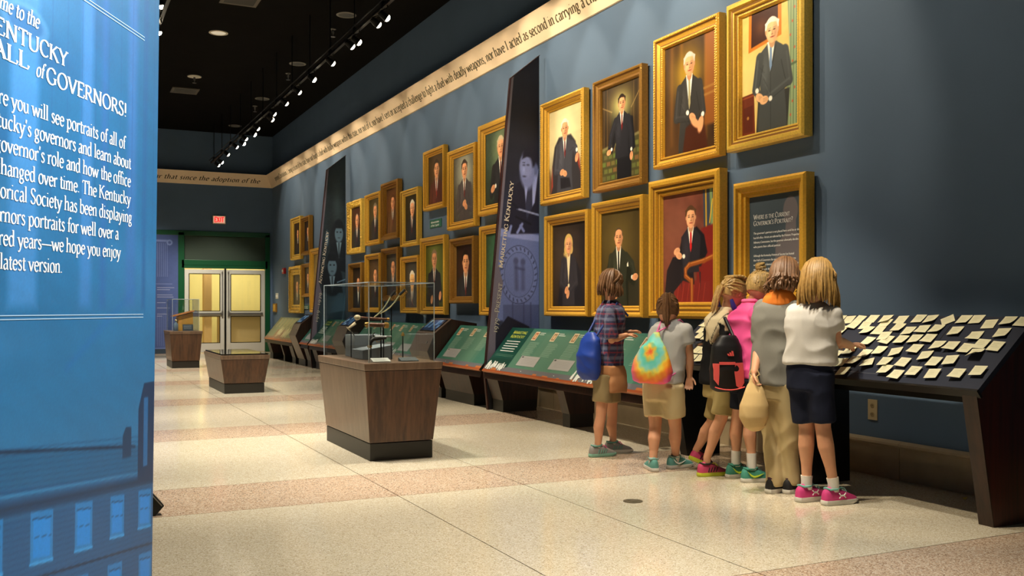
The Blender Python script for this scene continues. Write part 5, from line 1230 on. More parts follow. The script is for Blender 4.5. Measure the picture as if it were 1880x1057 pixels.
t = thing('spyglass', 'brown spyglass with dark ringed mouth in the large glass case', 'spyglass', (2.32, 7.3, .736), GR)
obj('tube', M().tube([(2.20, 7.14, 1.018), (2.33, 7.14, 1.012)], [.017, .018], 14), brown, t, smooth=True)
obj('eyepiece', M().lathe((2.20, 7.14, 1.018), (-1, 0, .03), [(.018, 0), (.021, .003), (.019, .02), (.013, .03)], 14), brass, t, smooth=True)
obj('mouth_ring', M().lathe((2.325, 7.14, 1.0125), (1, 0, -.04), [(.018, 0), (.024, .005), (.024, .03), (.019, .036), (.017, .03), (.014, .01)], 16), brass, t, smooth=True)
rods(t, [(2.30, 7.14), (2.22, 7.14)], .997)
t = thing('flintlock_pistol', 'dark flintlock pistol on a stand, lower middle of the large glass case', 'pistol', (2.28, 7.15, .736), GR)
obj('stock', M().tube([(2.20, 7.10, .862), (2.205, 7.10, .885), (2.225, 7.10, .907), (2.27, 7.10, .913), (2.33, 7.10, .915)], [.016, .015, .017, .015, .010], 10), iron, t, smooth=True)
obj('barrel', M().tube([(2.24, 7.10, .925), (2.37, 7.10, .925)], [.009, .007], 10), 'steel', t, smooth=True)
obj('butt_cap', M().ell((2.198, 7.10, .852), (.02, .017, .014), 10, 6), brass, t, smooth=True)
obj('trigger_guard', M().tube([(2.25, 7.10, .905), (2.255, 7.10, .885), (2.275, 7.10, .883), (2.285, 7.10, .902)], .003, 6), brass, t)
obj('flint_cock', M().tube([(2.235, 7.115, .92), (2.228, 7.115, .945), (2.243, 7.115, .955)], .005, 6), iron, t)
rods(t, [(2.29, 7.10)], .90)
t = thing('dagger', 'small pale-hilted dagger on a wire stand at the left of the large glass case', 'dagger', (2.08, 7.0+.3, .736), GR)
obj('blade', M().add([(2.200, 7.68, .985), (2.255, 7.68, .915), (2.248, 7.68, .91), (2.190, 7.68, .975), (2.196, 7.675, .979), (2.196, 7.685, .979)], [(0, 1, 4), (4, 2, 3), (4, 1, 2), (5, 1, 0), (5, 3, 2), (5, 2, 1), (0, 4, 3, 5)]), 'steel', t)
obj('hilt', M().tube([(2.200, 7.68, .98), (2.255, 7.68, 1.02)], [.009, .013], 8).tube([(2.182, 7.68, .988), (2.208, 7.68, .962)], .005, 6), ivory, t, smooth=True)
rods(t, [(2.220, 7.68)], .96)
for i, (a, b, lb) in enumerate((((2.33, 7.25, 1.10), (2.49, 7.25, 1.25), 'curved sabre blade slanting up, left one of two in the large glass case'), ((2.40, 7.67, 1.06), (2.555, 7.67, 1.24), 'slim pale sabre blade slanting up, right one of two in the large glass case'))):
    t = thing('sabre', lb, 'sabre', (2.4, a[1], .736), GR)
    A_, B_ = Vector(a), Vector(b); d_ = B_-A_
    pts = [A_+d_*k_/8+Vector((.012, 0, -.012))*math.sin(PI*k_/8) for k_ in range(9)]
    obj('blade', M().tube(pts, [.002]+[.0055]*6+[.006, .006], 6), mat('polished_blade', 'c9c39a', .25, .7), t, smooth=True)
    obj('hilt', M().tube([B_, B_+d_.normalized()*.06], [.010, .012], 8), iron, t, smooth=True)
    obj('hand_guard', M().tube([B_+Vector((-.015, 0, .0)), B_+Vector((.02, 0, -.03)), B_+d_.normalized()*.06+Vector((.02, 0, -.02)), B_+d_.normalized()*.062], .004, 6), brass, t)
    rods(t, [tuple(pts[4])[:2]], pts[4].z-.004)
t = thing('candle_snuffer', 'thin upright iron tool on a small foot, right side of the large glass case', 'tool', (2.50, 7.2, .736), GR)
obj('stem', M().tube([(2.50, 7.2, .745), (2.50, 7.2, .93)], .005, 8), iron, t); obj('foot', M().lathe((2.50, 7.2, .736), (0, 0, 1), [(.025, 0), (.025, .005), (.01, .012)], 14), iron, t); obj('bell', M().lathe((2.50, 7.2, .925), (0, 0, 1), [(.016, 0), (.012, .015), (.004, .03)], 10), brass, t, smooth=True)
for i, (x, y, lb) in enumerate(((2.25, 6.98, 'grey caption card at the front left of the large glass case'), (2.48, 7.0, 'dark caption card at the front right of the large glass case'))):
    t = thing('caption_card', lb, 'caption card', (x, y, .736)); c_ = obj('card', M().hexa([(x-.07, y-.03, .737), (x+.07, y-.03, .737), (x+.07, y+.05, .737), (x-.07, y+.05, .737)], [(x-.07, y-.03, .742), (x+.07, y-.03, .742), (x+.07, y+.05, .765), (x-.07, y+.05, .765)]), mat('card_tone', 'a7a59b' if i == 0 else '3f4443', .6), t)
    obj('caption_lines', M().add([(x-.055+dx_, y-.02+dy_+j*.018, .7428+(.01+dy_+j*.018)*.2875+.0006) for j in range(3) for dx_, dy_ in ((0, 0), (.09, 0), (.09, .003), (0, .003))], [(j*4, j*4+1, j*4+2, j*4+3) for j in range(3)]), mat('card_ink', '5a5850', .7), c_)
# contents of the far case
t = thing('slope_top_desk', 'small slope-topped yellow wood desk box inside the far glass case', 'desk box', (2.30, 19.3, .70))
obj('desk_body', M().hexa([(2.17, 19.2, .70), (2.44, 19.2, .70), (2.44, 19.55, .70), (2.17, 19.55, .70)], [(2.17, 19.2, .97), (2.44, 19.2, 1.05), (2.44, 19.55, 1.05), (2.17, 19.55, .97)]), mat('desk_oak', 'b98a3c', .45, var=.1, vscale=15), t)
obj('desk_lid', M().hexa([(2.07, 19.17, .965), (2.46, 19.17, 1.065), (2.46, 19.58, 1.065), (2.07, 19.58, .965)], [(2.07, 19.17, .985), (2.46, 19.17, 1.085), (2.46, 19.58, 1.085), (2.07, 19.58, .985)]), mat('desk_lid_wood', 'b06f33', .4), t)
t = thing('framed_card', 'small dark framed card standing in front of the desk box', 'card', (2.33, 19.1, .70))
obj('card_frame', M().hexa([(2.24, 19.08, .70), (2.43, 19.08, .70), (2.43, 19.10, .70), (2.24, 19.10, .70)], [(2.24, 19.12, .82), (2.43, 19.12, .82), (2.43, 19.14, .82), (2.24, 19.14, .82)]), mat('card_dark', '2e3c48', .4), t)
obj('card_lines', M().add([(2.26+a, 19.08-.001+(z-.70)*.333, z+b) for z in (.735, .76, .785) for a, b in ((0, 0), (.14, 0), (.14, .01), (0, .01))], [(0,1,2,3), (4,5,6,7), (8,9,10,11)]), mat('card_text', '8c96a0', .6), t)
t = thing('ink_bottle', 'tall grey-blue bottle at the left of the desk box in the far case', 'bottle', (2.13, 19.1, .70))
obj('bottle_body', M().lathe((2.12, 19.12, .70), (0, 0, 1), [(.04, 0), (.042, .02), (.042, .13), (.015, .16), (.015, .19)], 16), mat('bottle_slate', '6e7f92', .2), t, smooth=True)
obj('stopper', M().ell((2.12, 19.12, .90), (.022, .022, .02), 10, 6), ivory, t, smooth=True)

# ================================================================== ENTRY BANNER (left foreground)
D = Vector((.4733, .8809, 0)); NRM = Vector((.8809, -.4733, 0)); P0 = Vector((.19464, 2.12512, 0))
LEAN = .0133
def bp(t_, z, d): return P0+D*t_+NRM*(d+(z-1.2)*LEAN)+Vector((0, 0, z))
t = thing('entry_banner', 'large blue printed welcome panel with white lettering, left foreground', 'banner', tuple(P0-D*.8))
m = M().prism([(-1.75, .02), (.0, .02), (.0, 2.35), (-1.75, 2.35)], lambda a, b, d: tuple(bp(a, b, d)), -.03, 0)
obj('panel_core', m, mat('panel_edge', '1d3d5c', .5), t)
P = Pic(1.75, 2.33, 320, 490, (.12, .38, .60), -1.75, .02)
P.X, P.Y = np.meshgrid(np.concatenate([np.linspace(-1.75, -.62, 40, False), np.linspace(-.62, 0, 280)]), np.concatenate([np.linspace(.02, .55, 30, False), np.linspace(.55, 1.85, 420, False), np.linspace(1.85, 2.35, 40)]))
X, Z = P.X, P.Y
base = np.stack([.12+.03*np.sin(Z*3), .42+.03*np.sin(Z*2.2+1), .60+.03*np.sin(Z*2+.6)], -1); P.I = base
rs = np.random.RandomState(3)
for k_ in range(34):
    cx_, cy_ = rs.uniform(-1.7, 0), rs.uniform(.9, 2.3); P.glow(cx_, cy_, rs.uniform(.05, .25), rs.uniform(.03, .10), (.26, .52, .74) if k_ % 2 else (.07, .30, .52), .35)
for x_, w_, c in ((-.30, .05, (.20, .46, .70)), (-.235, .03, (.14, .38, .62)), (-.12, .05, (.18, .42, .66)), (-.06, .02, (.12, .34, .56)), (-.50, .09, (.22, .50, .74)), (-.9, .1, (.2, .46, .7))):
    P.poly([(x_-w_/2, 1.15), (x_+w_/2, 1.15), (x_+w_/2, 2.35), (x_-w_/2, 2.35)], c, .01, .5)
for x_ in np.linspace(-.42, -.02, 9): P.line((x_, 1.3), (x_, 2.35), .002, (.10, .30, .52), .5, .003)
P.ell(-.50, 1.60, .07, .03, (.36, .60, .80), .004, 0, .35); P.ell(-.50, 1.60, .06, .024, (.14, .40, .62), .004, 0, .5)
P.line((-.36, 1.05), (-.10, 1.19), .006, (.08, .38, .66), .6, .02)
# building: roof, eave, brick wall, windows, chimneys
roof = [(-1.75, 1.09), (-.071, .872), (.0, .87), (.0, .80), (-1.75, 1.02)]
P.poly([(-1.75, 1.03), (-.559, .936), (-.11, .878), (.0, .872), (.0, .02), (-1.75, .02)], (.08, .36, .54), .004)
P.noise(.03, 20, 8)
P.line((-1.75, 1.03), (-.559, .936), .006, (.04, .18, .30)); P.line((-.559, .936), (-.09, .877), .006, (.04, .18, .30))
P.poly([(-1.75, .98), (-.559, .878), (0, .812), (0, .02), (-1.75, .02)], (.09, .33, .52), .003)
P.line((-1.75, .982), (0, .812), .007, (.16, .46, .66)); P.line((-1.75, .955), (0, .795), .02, (.05, .20, .33), .8); P.line((-1.75, .93), (0, .785), .006, (.12, .36, .54), .7)
for z_ in np.arange(.3, .92, .0095):
    P.line((-1.75, z_+.13), (0, z_-.03), .0025, (.06, .26, .43), .6, .003)
P.poly([(-.144, .86), (-.144, .905), (-.13, .921), (-.106, .918), (-.106, .86)], (.06, .22, .36), .003)
P.poly([(-.075, .80), (-.075, .95), (-.05, 1.0), (0, 1.0), (0, .80)], (.06, .20, .34), .003); P.poly([(-.05, .83), (-.05, .97), (-.03, .97), (-.03, .83)], (.12, .38, .60), .003)
def win(x0, x1, zt, zb, s=.12):
    sl = -.115
    f = lambda x: sl*(x-x0)
    P.poly([(x0, zb), (x1, zb+f(x1)), (x1, zt+f(x1)), (x0, zt)], (.10, .46, .72), .0025)
    P.poly([(x0+.008, zb+.008), (x1-.008, zb+.008+f(x1)), (x1-.008, zt-.012+f(x1)), (x0+.008, zt-.012)], (.06, .50, .82), .0025)
    P.line((x0, zb), (x1, zb+f(x1)), .005, (.20, .58, .84)); P.line((x0+.006, zt-.012), (x1-.006, zt-.012+f(x1)), .003, (.05, .28, .46)); P.line((x0+.006, (zt+zb)/2), (x1-.006, (zt+zb)/2+f(x1)), .002, (.05, .34, .56))
win(-.468, -.399, .826, .742); win(-.325, -.262, .811, .727); win(-.192, -.134, .797, .718); win(-.070, -.01, .785, .708)
for k_ in range(1, 9): win(-.47-k_*.145, -.40-k_*.145, .826+k_*.015, .742+k_*.015)
P.line((-1.75, .87), (0, .663), .004, (.05, .17, .28)); 
for k_ in range(12): win(-.065-k_*.135, -.005-k_*.135, .655+k_*.014, .55+k_*.014)
P.grain(.05, 2)
P.build('printed_face', lambda X, Z: (P0.x+D.x*X+NRM.x*(.001+(Z-1.2)*LEAN), P0.y+D.y*X+NRM.y*(.001+(Z-1.2)*LEAN), Z), 'prnt', t)
LINES = [("Welcome to the", -.463, 1.600, .034, None, {'weight': 1.1, 'shear': .2}), ("KENTUCKY", -.372, 1.561, .0375, ('NTUCKY', .185), {'weight': 1.15}),
 ("HALL ", -.476, 1.528, .0375, ('ALL ', .115), {'weight': 1.15}), ("of", -.448, 1.524, .034, None, {'shear': .25, 'weight': 1.1}), ("GOVERNORS!", -.146, 1.521, .0375, ('GOVERNORS!', .294), {'weight': 1.15}),
 ("Here you will see portraits of all of", -.151, 1.459, .031, 0, {}), ("Kentucky's governors and learn about", -.125, 1.424, .031, 0, {}), ("the governor's role and how the office", -.125, 1.389, .031, 0, {}),
 ("has changed over time. The Kentucky", -.125, 1.354, .031, 0, {}), ("Historical Society has been displaying", -.118, 1.319, .031, 0, {}), ("governors portraits for well over a", -.174, 1.283, .031, 0, {}),
 ("hundred years\u2014we hope you enjoy", -.165, 1.248, .031, 0, {}), ("the latest version.", -.380, 1.212, .031, 0, {})]
sc_ = .354/twidth('Society has been displaying')
m = M()
for s, t_, z, em_, fit, kw in LINES:
    if fit == 0: em2 = sc_*1.03; f_ = None
    elif fit is None: em2 = em_*.88; f_ = None
    else: em2 = fit[1]/twidth(fit[0]); f_ = None
    # narrow letters: height from em_, width from em2
    wd = twidth(s)*em2
    q = M(); text(q, s, lambda a, b, d: (a, b, d), em_ if fit != 0 else .0345, fit=wd, x0=0, **({'weight': 1.0} | kw))
    m.add([tuple(bp(t_-wd+x, z+y, .0018)) for x, y, d in q.v], q.f)
obj('lettering', m, 'white', t)
m = M()
for (t0_, z0_, t1_, z1_) in ((-1.6, 1.1442, -.06, 1.1392), (-1.6, 1.1382, -.06, 1.1332), (-1.6, 1.703, -.07, 1.690), (-1.6, 1.709, -.07, 1.696)):
    m.add([tuple(bp(t0_, z0_, .0018)), tuple(bp(t1_, z1_, .0018)), tuple(bp(t1_, z1_+.0016, .0018)), tuple(bp(t0_, z0_+.0016, .0018))], [(0, 1, 2, 3)])
obj('ruled_lines', m, mat('rule_pale', '9fc4e0', .6), t)
m = M().box(-.3, -.2, 0, .3, .2, .02)
m.v = [tuple(P0+D*(a-.9)+NRM*(b-.015)+Vector((0, 0, c))) for a, b, c in m.v]
obj('base_plate', m, 'blk', t)
# black corner of a floor stand behind the banner
t = thing('floor_wedge', 'black folded metal corner showing on the floor beyond the blue panel edge', 'stand foot', (.45, 5.75, 0))
obj('folded_plate', M().prism([(.30, .0), (.515, .0), (.562, .052), (.495, .135), (.36, .17), (.30, .12)], lambda a, b, d: (a, d, b), 5.62, 5.70), 'blk', t, bevel=.003)
obj('edge_strip', M().tube([(.36, 5.615, .165), (.49, 5.615, .128), (.55, 5.615, .055)], .004, 6), 'steel', t)

# ================================================================== THE CHILDREN
KJ = {}
KJ['plaid'] = {'pelvis':(3.915,6.44,0.644),'neck':(3.941,6.427,1.185),'head':(3.949,6.424,1.334),'sR':(3.848,6.306,1.122),'eR':(3.849,6.261,0.902),'wR':(3.988,6.272,0.937),'sL':(4.054,6.528,1.133),'eL':(4.092,6.532,0.916),'wL':(4.149,6.461,0.956),'hR':(3.85,6.382,0.607),'kR':(3.821,6.374,0.306),'aR':(3.793,6.377,0.067),'hL':(3.987,6.494,0.595),'kL':(4.0,6.499,0.284),'aL':(4.008,6.495,0.064)}
KJ['tiedye'] = {'pelvis':(3.919,5.684,0.605),'neck':(3.972,5.658,1.05),'head':(3.951,5.668,1.132),'sR':(4.024,5.555,0.99),'eR':(4.061,5.56,0.801),'wR':(4.079,5.585,0.664),'sL':(3.948,5.759,0.994),'eL':(4.02,5.857,0.808),'wL':(4.157,5.902,0.844),'hR':(3.946,5.615,0.582),'kR':(3.988,5.628,0.297),'aR':(4.029,5.686,0.082),'hL':(3.895,5.751,0.573),'kL':(3.871,5.707,0.295),'aL':(3.828,5.672,0.07)}
KJ['hoodie'] = {'bag':(3.998,5.069,0.7),'pelvis':(4.148,5.33,0.641),'neck':(4.189,5.31,1.103),'head':(4.232,5.289,1.252),'sR':(4.112,5.214,1.034),'eR':(4.12,5.188,0.843),'wR':(4.33,5.265,0.809),'sL':(4.315,5.405,1.052),'eL':(4.387,5.392,0.859),'wL':(4.464,5.311,0.861),'hR':(4.131,5.249,0.603),'kR':(4.098,5.254,0.397),'aR':(4.036,5.328,0.124),'hL':(4.208,5.389,0.589),'kL':(4.175,5.45,0.346),'aL':(4.133,5.581,0.136)}
KJ['pink'] = {'pelvis':(4.186,5.09,0.693),'neck':(4.212,5.077,1.159),'head':(4.265,5.052,1.279),'sR':(4.172,4.963,1.094),'eR':(4.218,4.986,0.879),'wR':(4.394,5.045,0.873),'sL':(4.245,5.195,1.111),'eL':(4.317,5.249,0.904),'wL':(4.402,5.164,0.898),'hR':(4.16,5.025,0.662),'kR':(4.166,5.033,0.402),'aR':(4.166,5.021,0.13),'hL':(4.192,5.164,0.651),'kL':(4.179,5.182,0.386),'aL':(4.175,5.195,0.126)}
KJ['grey'] = {'pelvis':(4.071,4.679,0.696),'neck':(4.095,4.667,1.192),'head':(4.126,4.653,1.328),'sR':(4.131,4.561,1.138),'eR':(4.256,4.612,0.933),'wR':(4.421,4.644,0.916),'sL':(4.057,4.774,1.145),'eL':(3.995,4.738,0.927),'wL':(3.898,4.673,0.753),'hR':(4.094,4.612,0.666),'kR':(4.123,4.61,0.372),'aR':(4.146,4.621,0.095),'hL':(4.068,4.736,0.658),'kL':(4.07,4.713,0.363),'aL':(4.061,4.673,0.08)}
KJ['white'] = {'pelvis':(4.033,4.342,0.779),'neck':(4.053,4.333,1.165),'head':(4.082,4.319,1.303),'sR':(4.103,4.231,1.107),'eR':(4.133,4.228,0.955),'wR':(4.313,4.297,0.923),'sL':(4.013,4.44,1.113),'eL':(4.159,4.459,0.92),'wL':(4.322,4.403,0.919),'hR':(4.049,4.279,0.75),'kR':(4.076,4.277,0.446),'aR':(4.123,4.243,0.125),'hL':(4.021,4.403,0.743),'kL':(4.054,4.388,0.435),'aL':(4.05,4.384,0.121)}
def remeshed(name, m, voxel, mt, parent, smooth=6, disp=None, colfn=None, factor=.5, label=None):
    """weld overlapping solids into one continuous skin"""
    me = bpy.data.meshes.new('tmp'); me.from_pydata(m.v, [], m.f)
    bm = bmesh.new(); bm.from_mesh(me); bmesh.ops.recalc_face_normals(bm, faces=bm.faces); bm.to_mesh(me); bm.free()
    o = bpy.data.objects.new('tmp', me); C.objects.link(o)
    r = o.modifiers.new('r', 'REMESH'); r.mode = 'VOXEL'; r.voxel_size = voxel; r.use_smooth_shade = True
    s = o.modifiers.new('s', 'SMOOTH'); s.factor = factor; s.iterations = smooth
    dg = bpy.context.evaluated_depsgraph_get(); dg.update()
    nm = bpy.data.meshes.new_from_object(o.evaluated_get(dg)); nm.name = name
    bpy.data.objects.remove(o); bpy.data.meshes.remove(me)
    n = len(nm.vertices); co = np.empty(n*3, np.float32); nm.vertices.foreach_get('co', co); co = co.reshape(-1, 3).astype(float)
    if disp:
        no = np.empty(n*3, np.float32); nm.vertices.foreach_get('normal', no); no = no.reshape(-1, 3)
        co = co+no*disp(co)[:, None]
    if colfn:
        I = np.clip(colfn(co), 0, 1); I = np.where(I <= .04045, I/12.92, ((I+.055)/1.055)**2.4)
        ca = nm.color_attributes.new('Col', 'FLOAT_COLOR', 'POINT')
        ca.data.foreach_set('color', np.concatenate([I, np.ones((n, 1))], 1).reshape(-1).astype(np.float32))
    off = np.array(parent.location)
    nm.vertices.foreach_set('co', (co-off).reshape(-1).astype(np.float32)); nm.update(); nm.shade_smooth()
    nm.materials.clear(); nm.materials.append(MT[mt] if isinstance(mt, str) else mt)
    ob = bpy.data.objects.new(name, nm); C.objects.link(ob); ob.parent = parent
    if label: ob['label'] = label
    return ob
def loft(m, secs, n=18, p=2.0):
    """secs: (centre, half-axis a, half-axis b) closed loft of super-elliptical rings"""
    vv = []; ff = []
    for c, a, b in secs:
        for k in range(n):
            t = 2*PI*k/n; ct, st = math.cos(t), math.sin(t)
            x = math.copysign(abs(ct)**(2/p), ct); y = math.copysign(abs(st)**(2/p), st)
            vv.append(c+a*x+b*y)
    for i in range(len(secs)-1):
        for k in range(n): ff.append((i*n+k, i*n+(k+1) % n, (i+1)*n+(k+1) % n, (i+1)*n+k))
    ff.append(tuple(range(n-1, -1, -1))); ff.append(tuple((len(secs)-1)*n+k for k in range(n)))
    return m.add([tuple(v) for v in vv], ff)
def limb(m, pts, rr, n=14, round_=True):
    pts = [Vector(p) for p in pts]
    m.tube(pts, rr, n)
    if round_:
        for p, r in zip(pts, rr): m.ell(p, (r, r, r), 12, 8)
    return m
def lerp(a, b, t): return a+(b-a)*t
def folds(amp, seed, zs=38, xs=20):
    rs = np.random.RandomState(seed); A = [(rs.uniform(-xs, xs), rs.uniform(-xs, xs), rs.uniform(-zs, zs), rs.uniform(0, 6.28)) for _ in range(9)]
    def f(co):
        t = np.zeros(len(co))
        for a, b, c, p in A: t += np.sin(co[:, 0]*a+co[:, 1]*b+co[:, 2]*c+p+1.3*np.sin(co[:, 2]*9+p))
        return amp*(1-np.abs(t/3)).clip(-1, 1)
    return f
skinm = mat('skin_fair', 'd89f7c', .55, var=.04, vscale=14); skinm.node_tree.nodes['Principled BSDF'].inputs['Subsurface Weight'].default_value = .08
skinm.node_tree.nodes['Principled BSDF'].inputs['Subsurface Radius'].default_value = (.03, .012, .006)
MT['cloth'] = colmat('woven_cloth', .85, bump=.12, bscale=350, spec=.2)
MT['nylon'] = colmat('nylon_cloth', .5, bump=.05, bscale=200, spec=.4)
whitesock = mat('sock_white', 'e6e2da', .9, bump=.2, bscale=300)

def shoe(parent, ankle, ang, pitch, up, sole, accent, lace, s=1.0, logo=None, side=1, lab=None):
    a = Vector(ankle); yaw = math.radians(ang)
    fx = Vector((math.cos(yaw), math.sin(yaw), 0)); fy = Vector((-math.sin(yaw), math.cos(yaw), 0))
    cp, sp = math.cos(pitch), math.sin(pitch)
    zoff = 0 if pitch == 0 else .13*s*sp
    def T(x, y, z):   # pitch about the toe line: heel goes up
        dx = x-.11*s
        X_ = .11*s+dx*cp+z*sp; Z_ = -dx*sp+z*cp
        p = Vector((a.x, a.y, 0))+fx*(X_-.0*s)+fy*y; return Vector((p.x, p.y, max(Z_, 0)+.001))
    secs = [(-.070, .016, .045), (-.062, .026, .066), (-.04, .031, .078), (-.01, .032, .080), (.03, .034, .068), (.07, .038, .050), (.105, .040, .036), (.135, .034, .026), (.152, .02, .016), (.158, .008, .008)]
    n = 14; vv = []; ff = []
    for x, w_, h_ in secs:
        for k in range(n+1):
            t = PI*k/n; vv.append(T(x*s, w_*s*math.cos(t)*(1.0 if math.sin(t) < .8 else .95), (.018+h_*math.sin(t)**.8)*s))
    for i in range(len(secs)-1):
        for k in range(n): ff.append((i*(n+1)+k, i*(n+1)+k+1, (i+1)*(n+1)+k+1, (i+1)*(n+1)+k))
        ff.append((i*(n+1)+n, i*(n+1), (i+1)*(n+1), (i+1)*(n+1)+n))
    ff.append(tuple(range(n+1))); ff.append(tuple((len(secs)-1)*(n+1)+k for k in range(n, -1, -1)))
    t_ = obj('shoe', M().add(vv, ff), up, parent, smooth=True, label=lab)
    m = M(); ol = [(-.074, .012), (-.066, .026), (-.04, .034), (0, .034), (.04, .037), (.08, .043), (.11, .044), (.14, .036), (.158, .02), (.165, .004)]
    loop = [(x, w_) for x, w_ in ol]+[(x, -w_) for x, w_ in ol[::-1]]
    L = [[T(x*s*f, y*s*f, (z+(.006 if x > .12 and z < .01 else 0))*s) for x, y in loop] for z, f in ((0, .95), (.004, 1.0), (.016, 1.02), (.026, .98), (.026, .8))]
    k_ = len(loop)
    m.add([p for r_ in L for p in r_], [(i*k_+j, i*k_+(j+1) % k_, (i+1)*k_+(j+1) % k_, (i+1)*k_+j) for i in range(4) for j in range(k_)]+[tuple(range(k_-1, -1, -1)), tuple(4*k_+j for j in range(k_))])
    obj('sole', m, sole, t_, smooth=True)
    m = M()
    for i in range(5):
        x = (.035+i*.017)*s; hz = (.018+(.067-.0095*i*1.0))*s+.003
        m.tube([T(x, -.014*s, hz-.004*s), T(x+.004, 0, hz+.002), T(x, .014*s, hz-.004*s)], .0028, 6)
    m.tube([T(.03*s, -.0*s, .09*s), T(.05*s, -.03*s, .088*s), T(.06*s, -.035*s, .07*s)], .0025, 5).tube([T(.03*s, 0, .09*s), T(.05*s, .03*s, .088*s), T(.065*s, .034*s, .068*s)], .0025, 5)
    obj('laces', m, lace, t_)
    m = M(); pts = [T(x*s, y*s, z*s) for x, y, z in ((-.055, 0, .092), (-.04, .026, .085), (0, .028, .084), (.03, .016, .092), (.035, 0, .093), (.03, -.016, .092), (0, -.028, .084), (-.04, -.026, .085), (-.055, 0, .092))]
    m.tube(pts, .006*s, 7); obj('collar', m, accent, t_, smooth=True)
    sd = side
    if logo == 'crossed_arcs':
        m = M()
        for (cx_, flip) in ((0, 1), (0, -1)):
            pts = [T((.035+ (q-.5)*.044)*s, sd*(.0385*s), (.052+flip*(.012-.034*(q-.5)**2*4*.35+0))*s) for q in [i/8 for i in range(9)]]
            pts = [T((.030+(q-.5)*.046)*s, sd*.0375*s, (.050+flip*(-.003+.016*abs(2*q-1)**1.6))*s) for q in [i/8 for i in range(9)]]
            m.tube(pts, .0030*s, 6)
        obj('emblem', m, 'white', t_, label='white crossed-arc emblem')
    if logo == 'tick':
        m = M(); pts = [T(x*s, sd*y*s, z*s) for x, y, z in ((-.045, .034, .072), (-.02, .036, .045), (.0, .0375, .036), (.03, .0385, .042), (.07, .036, .058))]
        m.tube(pts, [.001, .006*s, .0075*s, .005*s, .001], 6); obj('emblem', m, mat('tick_lime', 'b8d233', .5) if 'tick_lime' not in bpy.data.materials else bpy.data.materials['tick_lime'], t_)
    if logo == 'tick_white':
        m = M(); pts = [T(x*s, sd*y*s, z*s) for x, y, z in ((-.045, .034, .072), (-.02, .036, .045), (.0, .0375, .036), (.03, .0385, .042), (.07, .036, .058))]
        m.tube(pts, [.001, .005*s, .006*s, .004*s, .001], 6); obj('emblem', m, 'white', t_)
    if logo == 'stripes':
        m = M()
        for i in range(4): m.tube([T((-.01+i*.02)*s, sd*.035*s, .03*s), T((.0+i*.022)*s, sd*.034*s, .06*s)], .0035*s, 6)
        obj('side_stripes', m, accent, t_)
    return t_

def hand(m, wrist, dirv, palm_n, s=1.0, curl=.5, side=1):
    d = Vector(dirv).normalized(); nrm = Vector(palm_n); nrm = (nrm-d*nrm.dot(d)).normalized(); a = d.cross(nrm)*side
    w_ = Vector(wrist)
    loft(m, [(w_-d*.005, a*.020*s, nrm*.014*s), (w_+d*.02*s, a*.025*s, nrm*.013*s), (w_+d*.045*s, a*.031*s, nrm*.0125*s), (w_+d*.065*s, a*.031*s, nrm*.011*s)], 14, 2.6)
    for i, (off, L) in enumerate(((-.024, .046), (-.008, .054), (.008, .051), (.024, .041))):
        p0 = w_+d*.060*s+a*off*s; dd = (d+a*off*6).normalized(); c = curl
        p1 = p0+(dd*math.cos(c*.5)+nrm*math.sin(c*.5))*L*.45*s; p2 = p1+(dd*math.cos(c*1.2)+nrm*math.sin(c*1.2))*L*.33*s; p3 = p2+(dd*math.cos(c*1.8)+nrm*math.sin(c*1.8))*L*.25*s
        limb(m, [p0-d*.01, p1, p2, p3], [.0078*s, .0074*s, .0068*s, .006*s], 8)
    p0 = w_+d*.018*s-a*.022*s; q = (d*.6-a*.7+nrm*.4).normalized()
    limb(m, [p0, p0+q*.028*s, p0+q*.045*s+(d*.7+nrm*.4).normalized()*.016*s], [.010*s, .0085*s, .007*s], 8)

def head_skin(m, Hc, fwd, up, s):
    R_ = fwd.cross(up).normalized()
    def P(f, l, u): return Hc+fwd*f*s-R_*l*s+up*u*s     # l: to the left
    loft(m, [(P(.0, 0, .113), fwd*.012*s, R_*.012*s), (P(-.004, 0, .105), fwd*.052*s, R_*.042*s), (P(-.006, 0, .075), fwd*.084*s, R_*.066*s), (P(-.006, 0, .03), fwd*.094*s, R_*.074*s),
             (P(-.004, 0, -.01), fwd*.092*s, R_*.073*s), (P(.004, 0, -.045), fwd*.082*s, R_*.064*s), (P(.018, 0, -.075), fwd*.064*s, R_*.050*s), (P(.032, 0, -.098), fwd*.040*s, R_*.034*s), (P(.04, 0, -.108), fwd*.02*s, R_*.02*s)], 20, 2.15)
    m.ell(P(.062, 0, -.088), (.018*s, .018*s, .014*s), 10, 6)                       # chin
    limb(m, [P(.086, 0, .012), P(.100, 0, -.018), P(.103, 0, -.026)], [.007*s, .009*s, .011*s], 8)  # nose
    for l in (-1, 1):
        m.ell(P(-.002, l*.076, -.008), (.016*s, .008*s, .026*s), 8, 6, Matrix((fwd, -R_*1.0, up)).transposed())
        m.ell(P(.062, l*.036, -.035), (.022*s, .02*s, .022*s), 8, 6)                  # cheeks
        m.ell(P(.078, l*.03, .024), (.012*s, .02*s, .006*s), 8, 6, Matrix((fwd, -R_*1.0, up)).transposed())   # brows
    return P, R_

